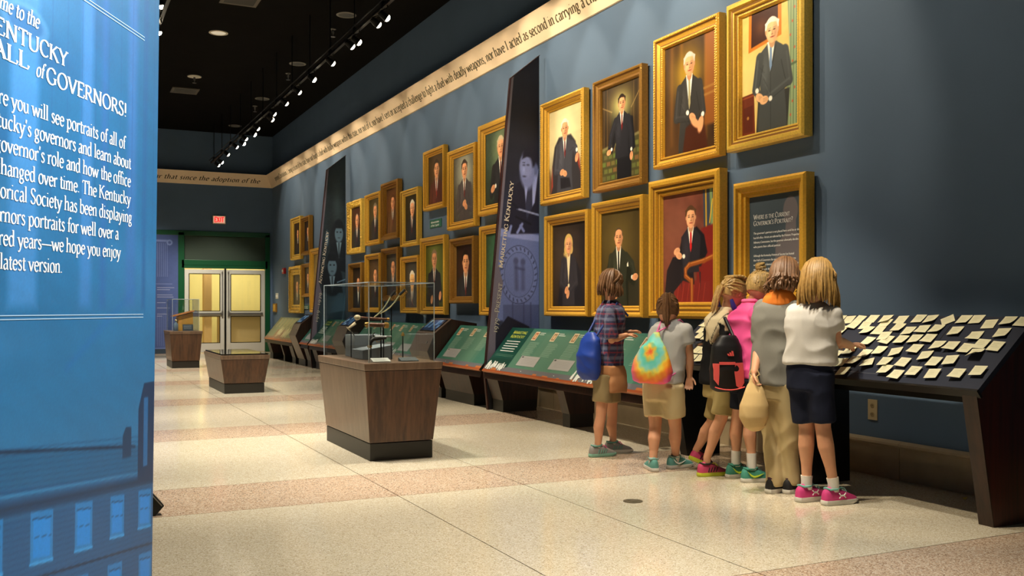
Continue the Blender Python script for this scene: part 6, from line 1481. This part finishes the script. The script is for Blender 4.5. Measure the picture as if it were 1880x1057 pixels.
def strands(name, P, s, mt, parent, style, seed, col_len=.16, tie=None, n=70, vol=1.0, face=62, up=1.0):
    """hair: a scalp cap plus many tapering locks laid over the head and hanging down"""
    r_ = random.Random(seed); m = M()
    def E(az, el, k=1.0):
        rz = .112; rf = .101; rl = .082
        return P(-.008+math.cos(el)*math.cos(az)*rf*k*vol, math.cos(el)*math.sin(az)*rl*k*vol, .012+math.sin(el)*rz*k*vol)
    # cap
    nn, mm = 30, 14; vv = []; ff = []
    for i in range(mm+1):
        for k in range(nn):
            az = 2*PI*k/nn; fr = max(0, math.cos(az)); lo = -.62+1.15*fr**1.2
            el = PI/2-(PI/2-lo)*i/mm
            vv.append(E(az, el, 1.0))
    for i in range(mm):
        for k in range(nn): ff.append((i*nn+k, i*nn+(k+1) % nn, (i+1)*nn+(k+1) % nn, (i+1)*nn+k))
    ff.append(tuple(range(nn-1, -1, -1))); ff.append(tuple(mm*nn+k for k in range(nn)))
    m.add(vv, ff)
    for i in range(n):
        az = math.radians(r_.uniform(face, 360-face)); azf = abs(((az+PI) % (2*PI))-PI)
        jit = r_.uniform(.97, 1.05)
        if style in ('long', 'wavy'):
            pts = []
            a0 = r_.choice((-1, 1))*r_.uniform(0, .5) if azf < 2 else az
            for q in range(5):
                el = PI/2*.92-(PI/2*.92+.15)*q/4
                pts.append(E(lerp(a0, az if az < PI else az-2*PI, q/4) if a0 != az else az, el, jit+.01*q))
            last = pts[-1]; L = col_len*r_.uniform(.75, 1.1)
            sw = r_.uniform(-.02, .02); s2 = r_.uniform(-.02, .02); out = (last-P(0, 0, 0)); out.z = 0; out.normalize()
            for q in range(1, 5):
                wv = .014*math.sin(q*2.1+i) if style == 'wavy' else 0
                pts.append(last+Vector((0, 0, -L*q/4))+out*(.010*math.sin(q*.7)+wv)+Vector((sw, s2, 0))*q/4)
            m.tube(pts, [.006*s, .008*s, .009*s, .009*s, .009*s, .009*s, .008*s, .006*s, .002*s], 6)
        else:   # drawn back to a tie point
            el0 = r_.uniform(-.35, 1.3); tp_ = tie
            st_ = E(az, el0 if azf > 1.2 else max(el0, .35), jit)
            mid = (st_+tp_)*.5-P(0, 0, .01); c_ = P(-.008, 0, .012); dv = ((st_+tp_)*.5-c_); 
            md = c_+dv.normalized()*max(dv.length, .098*s*vol)
            m.tube([st_, lerp(st_, md, .6)+dv*.05, md, tp_], [.004*s, .008*s, .009*s, .006*s], 6)
    if style == 'pony':
        for i in range(26):
            o_ = Vector((r_.uniform(-1, 1), r_.uniform(-1, 1), r_.uniform(-1, 1)))*.022*s; L = col_len*r_.uniform(.8, 1.1)
            bk = P(-.05, 0, 0)-P(0, 0, 0)
            m.tube([tie, tie+bk*.6+o_*.8+Vector((0, 0, .005)), tie+bk*.8+o_-Vector((0, 0, L*.4)), tie+bk*.5+o_-Vector((0, 0, L*.75)), tie+bk*.3+o_*.6-Vector((0, 0, L))], [.005*s, .009*s, .010*s, .008*s, .002*s], 6)
    if style == 'bun':
        for i in range(22):
            a = r_.uniform(0, 6.28); b = r_.uniform(-.6, .9); q = []
            for k in range(6):
                aa = a+k*.6; q.append(tie+Vector((math.cos(aa)*.03*s*math.cos(b), math.sin(aa)*.03*s*math.cos(b), .022*s+.026*s*math.sin(b)+.004*k)))
            m.tube(q, [.003*s]+[.008*s]*4+[.002*s], 6)
    if style == 'braid':
        for rr_ in range(5):
            lz = (rr_-2)*.028
            pts = [E(math.radians(180)-math.atan2(lz, .06)*0+0, 0, 1)]
            pts = []
            for k in range(9):
                t = k/8; el = .55+(1-abs(rr_-2)*.3)*math.sin(t*PI)*.75-.35*t
                pts.append(P(.06-.155*t, lz*1.1*math.sin(PI*(.25+.6*t)), .0)+(P(0, 0, .115*vol*math.sin(min(PI*.95, .75+t*1.75)))-P(0, 0, 0)))
            for k in range(8):
                m.ell((pts[k]+pts[k+1])/2, (.017*s, .016*s, .012*s), 8, 5)
        for i in range(18):
            o_ = Vector((r_.uniform(-1, 1), r_.uniform(-1, 1), r_.uniform(-1, 1)))*.014*s
            bk = P(-.09, 0, 0)-P(0, 0, 0)
            m.tube([tie, tie+bk*.35+o_-Vector((0, 0, .02)), tie+bk*.75+o_-Vector((0, 0, col_len*.45)), tie+bk*1.15+o_*1.2-Vector((0, 0, col_len))], [.006*s, .010*s, .009*s, .002*s], 6)
    return obj(name, m, mt, parent, smooth=True)

def person(key, label, face_dir, head_dir, tilt, s, skin_arms=True):
    J = {k: Vector(v) for k, v in KJ[key].items()}
    base = Vector((J['pelvis'].x, J['pelvis'].y, 0))
    t = thing('person', label, 'person', tuple(base), 'children at the note table and reader rail')
    F = Vector((math.cos(math.radians(face_dir)), math.sin(math.radians(face_dir)), 0)); L = Vector((-F.y, F.x, 0))
    HF = Vector((math.cos(math.radians(head_dir)), math.sin(math.radians(head_dir)), 0))
    tl = math.radians(tilt); fwd = (HF*math.cos(tl)-Vector((0, 0, 1))*math.sin(tl)); up = (HF*math.sin(tl)+Vector((0, 0, 1))*math.cos(tl))
    m = M()
    P, R_ = head_skin(m, J['head'], fwd, up, s)
    limb(m, [J['neck']-Vector((0, 0, .04)), J['neck']+Vector((0, 0, .01)), P(-.012, 0, -.05)], [.055*s, .042*s, .044*s], 14)
    sp = J['neck']-J['pelvis']
    loft(m, [(J['pelvis']-Vector((0, 0, .10*s)), L*.09*s, F*.065*s), (J['pelvis'], L*.105*s, F*.07*s), (J['pelvis']+sp*.35, L*.10*s, F*.068*s), (J['pelvis']+sp*.7, L*.125*s, F*.08*s), (J['neck']-sp*.1, L*.12*s, F*.07*s), (J['neck'], L*.06*s, F*.05*s)], 18, 2.3)
    for a in 'RL':
        limb(m, [J['s'+a], lerp(J['s'+a], J['e'+a], .5), J['e'+a], lerp(J['e'+a], J['w'+a], .35), J['w'+a]], [.042*s, .036*s, .031*s, .031*s, .021*s])
        h_, k_, an = J['h'+a], J['k'+a], J['a'+a]
        cal_ = lerp(k_, an, .33)-F*(.012 if key != 'grey' else 0)*s
        limb(m, [h_, lerp(h_, k_, .5), k_, cal_, lerp(k_, an, .7), an, an-Vector((0, 0, .03))], [.066*s, .056*s, .044*s, (.046 if key != 'grey' else .038)*s, .032*s, .027*s, .027*s])
    return t, J, F, L, P, R_, m
def face_parts(t, P, s, lip='b8655a'):
    m = M()
    for l in (-1, 1): m.ell(P(.081, l*.031, .006), (.010*s, .012*s, .009*s), 10, 6)
    e = obj('eyes', m, mat('eye_white', 'e8e2da', .2) if 'eye_white' not in bpy.data.materials else bpy.data.materials['eye_white'], t, smooth=True)
    m = M()
    for l in (-1, 1): m.ell(P(.0895, l*.031, .005), (.0035*s, .005*s, .006*s), 8, 5)
    obj('irises', m, mat('iris_brown', '3a2a1e', .2) if 'iris_brown' not in bpy.data.materials else bpy.data.materials['iris_brown'], e, smooth=True)
    m = M().tube([P(.082, -.022, -.058), P(.090, -.008, -.056), P(.092, 0, -.058), P(.090, .008, -.056), P(.082, .022, -.058)], [.002, .005*s, .0055*s, .005*s, .002], 7)
    obj('lips', m, mat('lip_'+lip, lip, .5) if 'lip_'+lip not in bpy.data.materials else bpy.data.materials['lip_'+lip], t, smooth=True)
    m = M()
    for l in (-1, 1): m.tube([P(.088, l*.018, .032), P(.088, l*.034, .037), P(.078, l*.048, .031)], [.002, .003, .0015], 5)
    obj('eyebrows', m, mat('brow_brown', '6b4e33', .8) if 'brow_brown' not in bpy.data.materials else bpy.data.materials['brow_brown'], t)
def shirt(t, J, F, L, s, name, mt, colfn, seed, sleeve=.45, hem=-.02, wide=1.0, hood=False, amp=.004, collar=True):
    m = M(); sp = J['neck']-J['pelvis']; p = J['pelvis']+sp*hem
    w_ = wide*s
    loft(m, [(p, L*.150*w_, F*.112*w_), (J['pelvis']+sp*.2, L*.146*w_, F*.108*w_), (J['pelvis']+sp*.5, L*.142*w_, F*.104*w_), (J['pelvis']+sp*.78, L*.152*w_, F*.104*w_), (J['pelvis']+sp*.92, L*.138*w_, F*.088*w_), (J['pelvis']+sp*1.0, L*.075*w_, F*.062*w_), (J['pelvis']+sp*1.04, L*.052*w_, F*.050*w_)], 22, 2.4)
    for a in 'RL':
        S, E_, W_ = J['s'+a], J['e'+a], J['w'+a]
        m.ell(S, (.055*w_, .055*w_, .055*w_), 12, 8)
        if sleeve <= 1:
            m.tube([lerp(J['neck'], S, .5)-Vector((0, 0, .03)), S, lerp(S, E_, sleeve), ], [.055*w_, .056*w_, .054*w_], 16)
        else:
            m.tube([lerp(J['neck'], S, .5)-Vector((0, 0, .03)), S, lerp(S, E_, .6), E_], [.055*w_, .054*w_, .048*w_, .046*w_], 16); m.ell(E_, (.046*w_,)*3, 10, 8)
            m.tube([E_, lerp(E_, W_, sleeve-1)], [.046*w_, .038*w_], 14)
    return remeshed(name, m, .0085, mt, t, 5, folds(amp*1.5, seed, 34, 30), colfn)
def shorts(t, J, F, L, s, name, mt, colfn, seed, leg=.75, wide=1.0, amp=.003):
    m = M(); sp = (J['neck']-J['pelvis'])
    loft(m, [(J['pelvis']-Vector((0, 0, .11*s)), L*.135*s*wide, F*.105*s*wide), (J['pelvis'], L*.142*s*wide, F*.104*s*wide), (J['pelvis']+sp*.16, L*.128*s*wide, F*.095*s*wide)], 20, 2.4)
    for a in 'RL':
        h_, k_, an = J['h'+a], J['k'+a], J['a'+a]
        if leg <= 1.2: 
            e = lerp(h_, k_, min(leg, 1)) if leg <= 1 else lerp(k_, an, leg-1)
            m.tube([h_+Vector((0, 0, .02)), lerp(h_, e, .5), e], [.088*s*wide, .083*s*wide, .080*s*wide], 18)
        else:
            m.tube([h_+Vector((0, 0, .02)), lerp(h_, k_, .5), k_, lerp(k_, an, .5), lerp(k_, an, .88), an-Vector((0, 0, .04))], [.088*s*wide, .078*s*wide, .064*s*wide, .056*s*wide, .053*s*wide, .056*s*wide], 18)
    return remeshed(name, m, .0085, mt, t, 4, folds(amp*1.5, seed, 30, 34), colfn)
def flat(c): 
    c = np.array([int(c[i:i+2], 16)/255 for i in (0, 2, 4)])
    return lambda co: np.ones((len(co), 3))*c
def skin_obj(t, m): return remeshed('body', m, .0052, skinm, t, 4)
def socks(t, J, s, a, mt, top=.25):
    an, k_ = J['a'+a], J['k'+a]
    obj('sock', M().tube([an-Vector((0, 0, .05)), an, lerp(an, k_, top)], [.033*s, .032*s, .035*s], 14), mt, t, smooth=True)
H_ = lambda c: np.array([int(c[i:i+2], 16)/255 for i in (0, 2, 4)])

# --- 1. child in plaid shirt ---------------------------------------------------------
t, J, F, L, P, R_, m = person('plaid', 'child in plaid shirt and khaki shorts with blue backpack, leftmost, reading the reader rail', 8, 5, 12, .92)
for a in 'RL': hand(m, J['w'+a], F+Vector((.2, 0, .1)), Vector((0, 0, -1)), .9, .5, 1 if a == 'R' else -1)
skin_obj(t, m); face_parts(t, P, .92)
def plaid(co):
    u = (co-np.array(J['pelvis'])) @ np.array(L); f_ = (co-np.array(J['pelvis'])) @ np.array(F); z = co[:, 2]
    c = np.ones((len(co), 3))*H_('3d4160')
    b = (np.mod(z, .075) < .022)[:, None]; c = np.where(b, H_('6d7390'), c)
    b = (np.mod(z+.03, .075) < .010)[:, None]; c = np.where(b, H_('8f3b4e'), c)
    b = (np.mod(u+f_*.6, .06) < .016)[:, None]; c = np.where(b, c*.5+H_('8c93a8')*.5, c)
    b = (np.mod(u+f_*.6+.03, .06) < .006)[:, None]; c = np.where(b, c*.5+H_('a04a56')*.5, c); return c
shirt(t, J, F, L, .92, 'plaid_shirt', 'cloth', plaid, 3, .95, .02)
shorts(t, J, F, L, .92, 'shorts', 'cloth', flat('9a8a66'), 4, .62)
m = M(); loft(m, [(J['pelvis']+Vector((0, 0, .055)), L*.150, F*.115), (J['pelvis']+Vector((0, 0, .0)), L*.158, F*.122), (J['pelvis']-Vector((0, 0, .03)), L*.150, F*.115)], 20, 2.3)
loft(m, [(J['pelvis']-L*.10+F*.02+Vector((0, 0, .02)), L*.05, F*.08), (J['pelvis']-L*.135-Vector((0, 0, .08)), L*.03, F*.09), (J['pelvis']-L*.14-Vector((0, 0, .15)), L*.02, F*.085)], 14, 2.2)
remeshed('tied_jacket', m, .009, 'cloth', t, 4, folds(.005, 5), flat('b5825a'), label='tan jacket tied round the waist')
hairb = mat('hair_brown', '6b4a2c', .55, var=.25, vscale=60); hairl = mat('hair_light_brown', '8b6a3e', .5, var=.25, vscale=60); hairg = mat('hair_golden', 'a98448', .5, var=.25, vscale=60); hairy = mat('hair_blonde', 'b8975c', .5, var=.3, vscale=60)
strands('hair', P, .92, hairb, t, 'long', 4, .10, n=70)
sg = mat('shoe_grey', '8c8a86', .7, bump=.3, bscale=300); spk = mat('lace_pink', 'd4378a', .6); stl = mat('sole_teal', '7fb3a0', .6); swt = mat('sole_white', 'd8d6ce', .6)
for a, ang in (('R', 0), ('L', -12)): shoe(t, J['a'+a], ang, 0, sg, stl if a == 'R' else swt, mat('collar_teal'+a, '5f9a8c', .6), spk, 1.0, 'stripes', -1); socks(t, J, .8, a, whitesock, .06)
b_ = thing('backpack', 'royal blue soft backpack on the child in the plaid shirt', 'backpack', tuple(J['pelvis']+Vector((0, 0, .05))))
m = M(); q = J['pelvis']-F*.18; loft(m, [(q+Vector((0, 0, -.05)), L*.08, F*.035), (q+Vector((0, 0, .0)), L*.11, F*.06), (q+Vector((0, 0, .14)), L*.115, F*.065), (q+Vector((.02, 0, .26)), L*.09, F*.045), (q+Vector((.02, 0, .31)), L*.04, F*.02)], 18, 2.6)
remeshed('bag_body', m, .009, 'nylon', b_, 4, folds(.006, 8), flat('1f3f9a'))
m = M()
for sg_ in (-1, 1): m.tube([q+L*.06*sg_+Vector((.03, 0, .29)), J['neck']+L*.08*sg_-Vector((0, 0, .0)), J['neck']+L*.09*sg_+F*.10-Vector((0, 0, .10))], .009, 8)
obj('strap', m, mat('strap_blue', '223a80', .6), b_)

# --- 2. child with tie-dye bag --------------------------------------------------------
t, J, F, L, P, R_, m = person('tiedye', 'child in light grey shirt and khaki shorts wearing a tie-dye drawstring bag', 40, 50, 18, .98)
hand(m, J['wR'], Vector((-.05, 0, -1)), -F, .95, .6, 1); hand(m, J['wL'], F, Vector((0, 0, -1)), .95, .4, -1)
skin_obj(t, m); face_parts(t, P, .98)
shirt(t, J, F, L, .98, 'grey_shirt', 'cloth', flat('b9b9b7'), 13, .5, .02, 1.0)
shorts(t, J, F, L, .98, 'khaki_shorts', 'cloth', flat('c8b68c'), 14, .72, 1.02)
strands('hair', P, .98, hairb, t, 'pony', 6, .20, tie=P(-.10, .0, .06), n=60)
st2 = mat('shoe_teal', '5f9c92', .7, bump=.3, bscale=300); stc = mat('collar_grey_teal', '86aaa2', .7)
for a, ang in (('R', 5), ('L', 70)): shoe(t, J['a'+a], ang, 0, st2, swt, stc, stc, .98, 'tick_white', -1); socks(t, J, .95, a, whitesock, .08)
b_ = thing('drawstring_bag', 'tie-dye drawstring bag in pink, orange, yellow and turquoise on a child', 'drawstring bag', tuple(J['pelvis']))
m = M(); q = J['pelvis']-F*.155+L*.035
loft(m, [(q+Vector((0, 0, .015)), L*.09, F*.03), (q+Vector((0, 0, .035)), L*.135, F*.055), (q+Vector((0, 0, .10)), L*.148, F*.07), (q+Vector((0, 0, .18)), L*.128, F*.06), (q+L*-.01+Vector((0, 0, .27)), L*.085, F*.045), (q+L*-.02+F*.02+Vector((0, 0, .34)), L*.035, F*.02), (q+L*-.025+F*.03+Vector((0, 0, .37)), L*.02, F*.012)], 22, 2.1)
qc = np.array(q+Vector((0, 0, .235))); Ln = np.array(L)
def tiedye(co):
    u = (co-qc) @ Ln; z = co[:, 2]-qc[2]
    r = np.sqrt((u*1.25)**2+(z*.95)**2)+.004*np.sin(np.arctan2(z, u)*7)+.006*np.sin(co[:, 2]*110+u*70)+.004*np.sin(u*160-z*60)
    keys = [0, .035, .07, .105, .14, .17, .20, .235, .28]; cols = [H_(c) for c in ('e8603a', 'e8c040', '5fc8b8', '7fd0c8', 'f0d850', 'f5a028', 'f07038', 'e858a0', 'd048b8')]
    out = np.zeros((len(co), 3))
    for i in range(3): out[:, i] = np.interp(r, keys, [c[i] for c in cols])
    left = np.clip((u-.07)/.06, 0, 1)[:, None]; out = out*(1-left*.45)+H_('e070c0')*left*.45; return out
remeshed('bag_body', m, .0065, 'nylon', b_, 3, folds(.0045, 9, 30, 60), tiedye)
m = M(); tpk = q+L*-.025+F*.03+Vector((0, 0, .37))
m.tube([tpk, J['neck']-L*.07-F*.02+Vector((0, 0, .015)), J['neck']-L*.09+F*.07-Vector((0, 0, .03))], .006, 8).tube([tpk, J['neck']+L*.06-F*.03+Vector((0, 0, .01))], .006, 8).tube([q-L*.11+Vector((0, 0, .05)), q-L*.16+F*.10+Vector((0, 0, .10)), q-L*.165+F*.16+Vector((0, 0, .20))], .005, 8)
obj('drawcord', m, mat('cord_pink', 'e070a8', .6), b_)

# --- 3. child in black hoodie ---------------------------------------------------------
t, J, F, L, P, R_, m = person('hoodie', 'blonde child in black and beige hooded top leaning over the note table, dark backpack', 12, 2, 28, .97)
for a in 'RL': hand(m, J['w'+a], F+Vector((.1, 0, -.2)), Vector((0, 0, -1)), .9, .6, 1 if a == 'R' else -1)
skin_obj(t, m); face_parts(t, P, .97)
nk = np.array(J['neck'])
def hood_col(co):
    z = co[:, 2]-nk[2]; u = (co-nk) @ np.array(L); f_ = (co-nk) @ np.array(F)
    c = np.ones((len(co), 3))*H_('121214')
    yoke = (z > -.075+.3*np.maximum(f_, 0)-.02*np.sin(u*30)) & (np.abs(u) < .11)
    yoke |= (z > -.23+.05*np.sin(u*22)) & (f_ < -.05) & (np.abs(u-.02) < .07)
    c = np.where(yoke[:, None], H_('c9b995'), c)
    ln = yoke & (np.abs(np.mod(z*.6+u*.9+.5, .11)-.01) < .004); c = np.where(ln[:, None], H_('2a2622'), c)
    rr = np.sqrt((u-.02)**2+(z+.19)**2); ey = (f_ < -.03) & (np.abs(rr-.032) < .008); c = np.where(ey[:, None], H_('18161a'), c)
    ey = (f_ < -.03) & (rr < .012); c = np.where(ey[:, None], H_('18161a'), c)
    arm = (z < -.045) & (z > -.105) & (u < -.10) & (u > -.17); c = np.where(arm[:, None], H_('c2a888'), c)
    return c
shirt(t, J, F, L, .97, 'hooded_top', 'cloth', hood_col, 23, 1.85, -.03, 1.04, amp=.006)
m = M()   # the hood lying on the back
hb = J['neck']-F*.07-Vector((0, 0, .03))
loft(m, [(hb+Vector((0, 0, .05)), L*.075, F*.03), (hb-F*.035+Vector((0, 0, .0)), L*.10, F*.045), (hb-F*.06-Vector((0, 0, .06)), L*.07, F*.035), (hb-F*.075-Vector((0, 0, .12)), L*.03, F*.02), (hb-F*.08-Vector((0, 0, .16)), L*.012, F*.012)], 18, 2.2)
m.tube([J['neck']+L*.07*math.cos(a_)+F*(.07*math.sin(a_)+.0)+Vector((0, 0, .015-.02*math.sin(a_))) for a_ in np.linspace(-.4, PI*2-.4, 18)], .02, 8)
def hood2(co):
    z = co[:, 2]-nk[2]; u = (co-nk) @ np.array(L); c = np.ones((len(co), 3))*H_('cdbd9a')
    ln = (np.abs(np.mod(z*.5+u*1.1+.5, .10)-.01) < .004); c = np.where(ln[:, None], H_('3a3430'), c); return c
remeshed('hood', m, .008, 'cloth', t, 4, folds(.005, 29), hood2)
shorts(t, J, F, L, .97, 'khaki_shorts', 'cloth', flat('a2905f'), 24, .88, .92)
strands('hair', P, .97, hairy, t, 'braid', 8, .22, tie=P(-.10, .0, -.005), n=46, face=70)
obj('scarf', M().tube([P(-.05, -.07, -.08), P(-.02, -.08, -.115), P(.03, -.07, -.14), P(.07, -.03, -.155)], [.01, .018, .016, .008], 8).tube([P(-.05, .07, -.08), P(-.02, .08, -.115), P(.03, .07, -.14), P(.07, .03, -.155)], [.01, .018, .016, .008], 8), mat('scarf_blue', '2b2f8c', .7), t, smooth=True)
s3 = mat('shoe_pink_lime', 'd0456e', .6, bump=.3, bscale=250); lime = mat('sole_lime', 'cfd63a', .6); blkc = mat('collar_black', '26221f', .7)
shoe(t, J['aR'], -4, 0, s3, lime, blkc, lime, 1.0, 'stripes', -1, lab='pink running shoe with lime sole'); shoe(t, J['aL'], -8, .42, s3, lime, blkc, lime, 1.0, 'stripes', -1)
b_ = thing('backpack', 'black backpack with coral pockets on the child in the black hoodie', 'backpack', tuple(J['pelvis']-Vector((0, 0, .05))))
q = J['bag']; Fb, Lb = (-L*.85-F*.5).normalized(), (F*.85-L*.5).normalized()
m = M(); loft(m, [(q-Vector((0, 0, .10)), Lb*.07, Fb*.03), (q-Vector((0, 0, .08)), Lb*.108, Fb*.055), (q+Vector((0, 0, .05)), Lb*.112, Fb*.065), (q+Vector((0, 0, .20)), Lb*.095, Fb*.055), (q+Lb*.01+Vector((0, 0, .27)), Lb*.05, Fb*.03)], 20, 2.8)
remeshed('bag_body', m, .008, 'nylon', b_, 4, folds(.003, 31), flat('151416'))
cor_ = mat('coral_nylon', 'f0605c', .5)
def bs(u, z, d=.0): return q+Lb*u+Fb*(.058+d-.9*u*u)+Vector((0, 0, z))
def patch(name, pts, th_=.016, mt=cor_, dd=.0):
    n_ = len(pts); m = M().add([tuple(bs(u, z, th_*.5+dd)) for u, z in pts]+[tuple(bs(u, z, -.02)) for u, z in pts], [tuple(range(n_)), tuple(range(2*n_-1, n_-1, -1))]+[(i, (i+1) % n_, n_+(i+1) % n_, n_+i) for i in range(n_)])
    return obj(name, m, mt, b_)
patch('side_pocket', [(.045, -.06), (.075, -.08), (.10, -.04), (.095, .04), (.09, .09), (.035, .09), (.03, .03)])
patch('side_pocket', [(-.10, -.02), (-.075, -.055), (-.07, .02), (-.07, .085), (-.105, .085)])
patch('pocket_flap', [(-.07, .078), (.035, .078), (.035, .096), (-.07, .096)], .022)
obj('piping', M().tube([bs(u, -.085+.9*u*u*2, .012) for u in np.linspace(-.10, .10, 12)], .004, 6), cor_, b_)
m = M()
for i in range(3):
    hgt = .014+.009*i; u0 = -.018+i*.014
    pts = [(u0+.006, .135), (u0+.016, .135), (u0+.010-.006*0, .135+hgt), (u0, .135+hgt)]
    m.add([tuple(bs(u, z, .012)) for u, z in pts]+[tuple(bs(u, z, .0)) for u, z in pts], [(0, 1, 2, 3), (7, 6, 5, 4), (0, 4, 5, 1), (1, 5, 6, 2), (2, 6, 7, 3), (3, 7, 4, 0)])
obj('emblem', m, cor_, b_, label='small coral three-bar emblem')
obj('strap', M().tube([q+Lb*.05+Vector((0, 0, .25)), J['sR']+Vector((-.03, -.02, .045)), J['sR']+F*.05-Vector((0, 0, .02))], .012, 8), 'blk', b_)

# --- 4. child in pink jacket ----------------------------------------------------------
t, J, F, L, P, R_, m = person('pink', 'child in bright pink jacket with blonde bun, dark shorts and teal shoes', 10, 10, 25, .98)
for a in 'RL': hand(m, J['w'+a], F+Vector((.1, 0, -.1)), Vector((0, 0, -1)), .9, .5, 1 if a == 'R' else -1)
skin_obj(t, m); face_parts(t, P, .98)
shirt(t, J, F, L, .98, 'pink_jacket', 'nylon', flat('f0599b'), 33, 1.8, -.02, 1.12, amp=.008)
obj('jacket_collar', M().tube([J['neck']+L*.055*math.cos(a_)+F*.055*math.sin(a_)+Vector((0, 0, .035)) for a_ in np.linspace(0, 2*PI, 18)], .014, 8), mat('collar_pink', 'f56aa5', .6), t, smooth=True)
shorts(t, J, F, L, .98, 'navy_shorts', 'cloth', flat('171a24'), 34, .68, .98)
strands('hair', P, .98, hairy, t, 'bun', 11, .1, tie=P(-.045, 0, .105), n=64)
sgn = mat('shoe_green', '3f8f7c', .7, bump=.3, bscale=300)
for a, ang in (('R', -12), ('L', -5)): shoe(t, J['a'+a], ang, 0, sgn, swt, sgn, mat('lace_dark'+a, '33433f', .7), 1.02, 'tick', -1, lab='teal shoe with lime tick' if a == 'R' else None); socks(t, J, .95, a, whitesock, .22)

# --- 5. child in grey sweater ---------------------------------------------------------
t, J, F, L, P, R_, m = person('grey', 'child in grey sweater with orange collar and long khaki trousers, holding a cloth bag', 42, 42, 22, 1.02)
hand(m, J['wL'], Vector((.0, 0, -1)), -L, 1.0, 1.2, -1); hand(m, J['wR'], F, Vector((0, 0, -1)), 1.0, .5, 1)
skin_obj(t, m); face_parts(t, P, 1.02)
shirt(t, J, F, L, 1.02, 'grey_sweater', 'cloth', flat('7c7b74'), 43, .98, -.05, 1.06, amp=.005)
m = M(); loft(m, [(J['neck']-Vector((0, 0, .03)), L*.105, F*.085), (J['neck']+Vector((0, 0, .015)), L*.10, F*.085), (J['neck']-F*.01+Vector((0, 0, .05)), L*.075, F*.07), (J['neck']+Vector((0, 0, .075)), L*.055, F*.055)], 20, 2.1)
remeshed('orange_collar', m, .008, 'cloth', t, 4, folds(.006, 47), flat('f08a38'))
shorts(t, J, F, L, 1.02, 'khaki_trousers', 'cloth', flat('c3b084'), 44, 2, .95, amp=.0035)
strands('hair', P, 1.02, hairb, t, 'wavy', 14, .10, n=110, vol=1.06)
sbk = mat('shoe_black', '1b1a1c', .7)
for a, ang in (('R', 20), ('L', 10)): shoe(t, J['a'+a], ang, 0, sbk, swt, mat('collar_plum'+a, '4a2038', .7), swt, 1.02)
b_ = thing('cloth_bag', 'cream cloth bag hanging from the hand of the child in grey sweater', 'bag', tuple(J['wL']-Vector((0, 0, .36))))
w_ = J['wL']+Vector((0, 0, -.055)); m = M()
loft(m, [(w_+Vector((0, 0, .03)), L*.02, F*.02), (w_-Vector((0, 0, .01)), L*.028, F*.025), (w_-Vector((.0, 0, .07)), L*.06, F*.05), (w_-Vector((.005, 0, .15)), L*.085, F*.068), (w_-Vector((.005, 0, .22)), L*.085, F*.07), (w_-Vector((-.005, 0, .28)), L*.06, F*.05), (w_-Vector((-.012, 0, .305)), L*.025, F*.02)], 22, 2.1)
remeshed('bag_body', m, .007, 'cloth', b_, 3, folds(.007, 51, 20, 45), flat('cdb07c'))
obj('handle_loop', M().tube([w_+Vector((0, 0, .02)), w_+L*.03+Vector((0, 0, .04)), w_+L*.02+Vector((0, 0, .065)), w_-L*.02+Vector((0, 0, .065)), w_-L*.03+Vector((0, 0, .04)), w_+Vector((0, 0, .02))], .006, 6), mat('bag_handle', 'bfa574', .8), b_)

# --- 6. child in white shirt ----------------------------------------------------------
t, J, F, L, P, R_, m = person('white', 'child in white shirt and navy shorts with golden hair and pink shoes, nearest the camera', 34, 36, 20, 1.03)
hand(m, J['wR'], Vector((.9, .1, .12)), Vector((0, 0, -1)), 1.0, .7, 1); hand(m, J['wL'], Vector((1, -.2, 0)), Vector((0, 0, -1)), 1.0, .7, -1)
skin_obj(t, m); face_parts(t, P, 1.03)
shirt(t, J, F, L, 1.03, 'white_shirt', 'cloth', flat('cfccc6'), 53, .62, .10, 1.0, amp=.006)
shorts(t, J, F, L, 1.03, 'navy_shorts', 'cloth', flat('1b2033'), 54, .88, .92)
strands('hair', P, 1.03, hairg, t, 'long', 19, .15, n=150, vol=1.08, face=50)
spk2 = mat('shoe_pink', 'd63f86', .6, bump=.3, bscale=300); tealc = mat('collar_aqua', '7ab8b0', .7)
for a, ang in (('R', 0), ('L', 4)):
    sh_ = shoe(t, J['a'+a], ang, 0, spk2, swt, tealc, tealc, 1.08, 'crossed_arcs', -1, lab='pink shoe with white sole and aqua trim'); socks(t, J, 1.0, a, whitesock, .10)
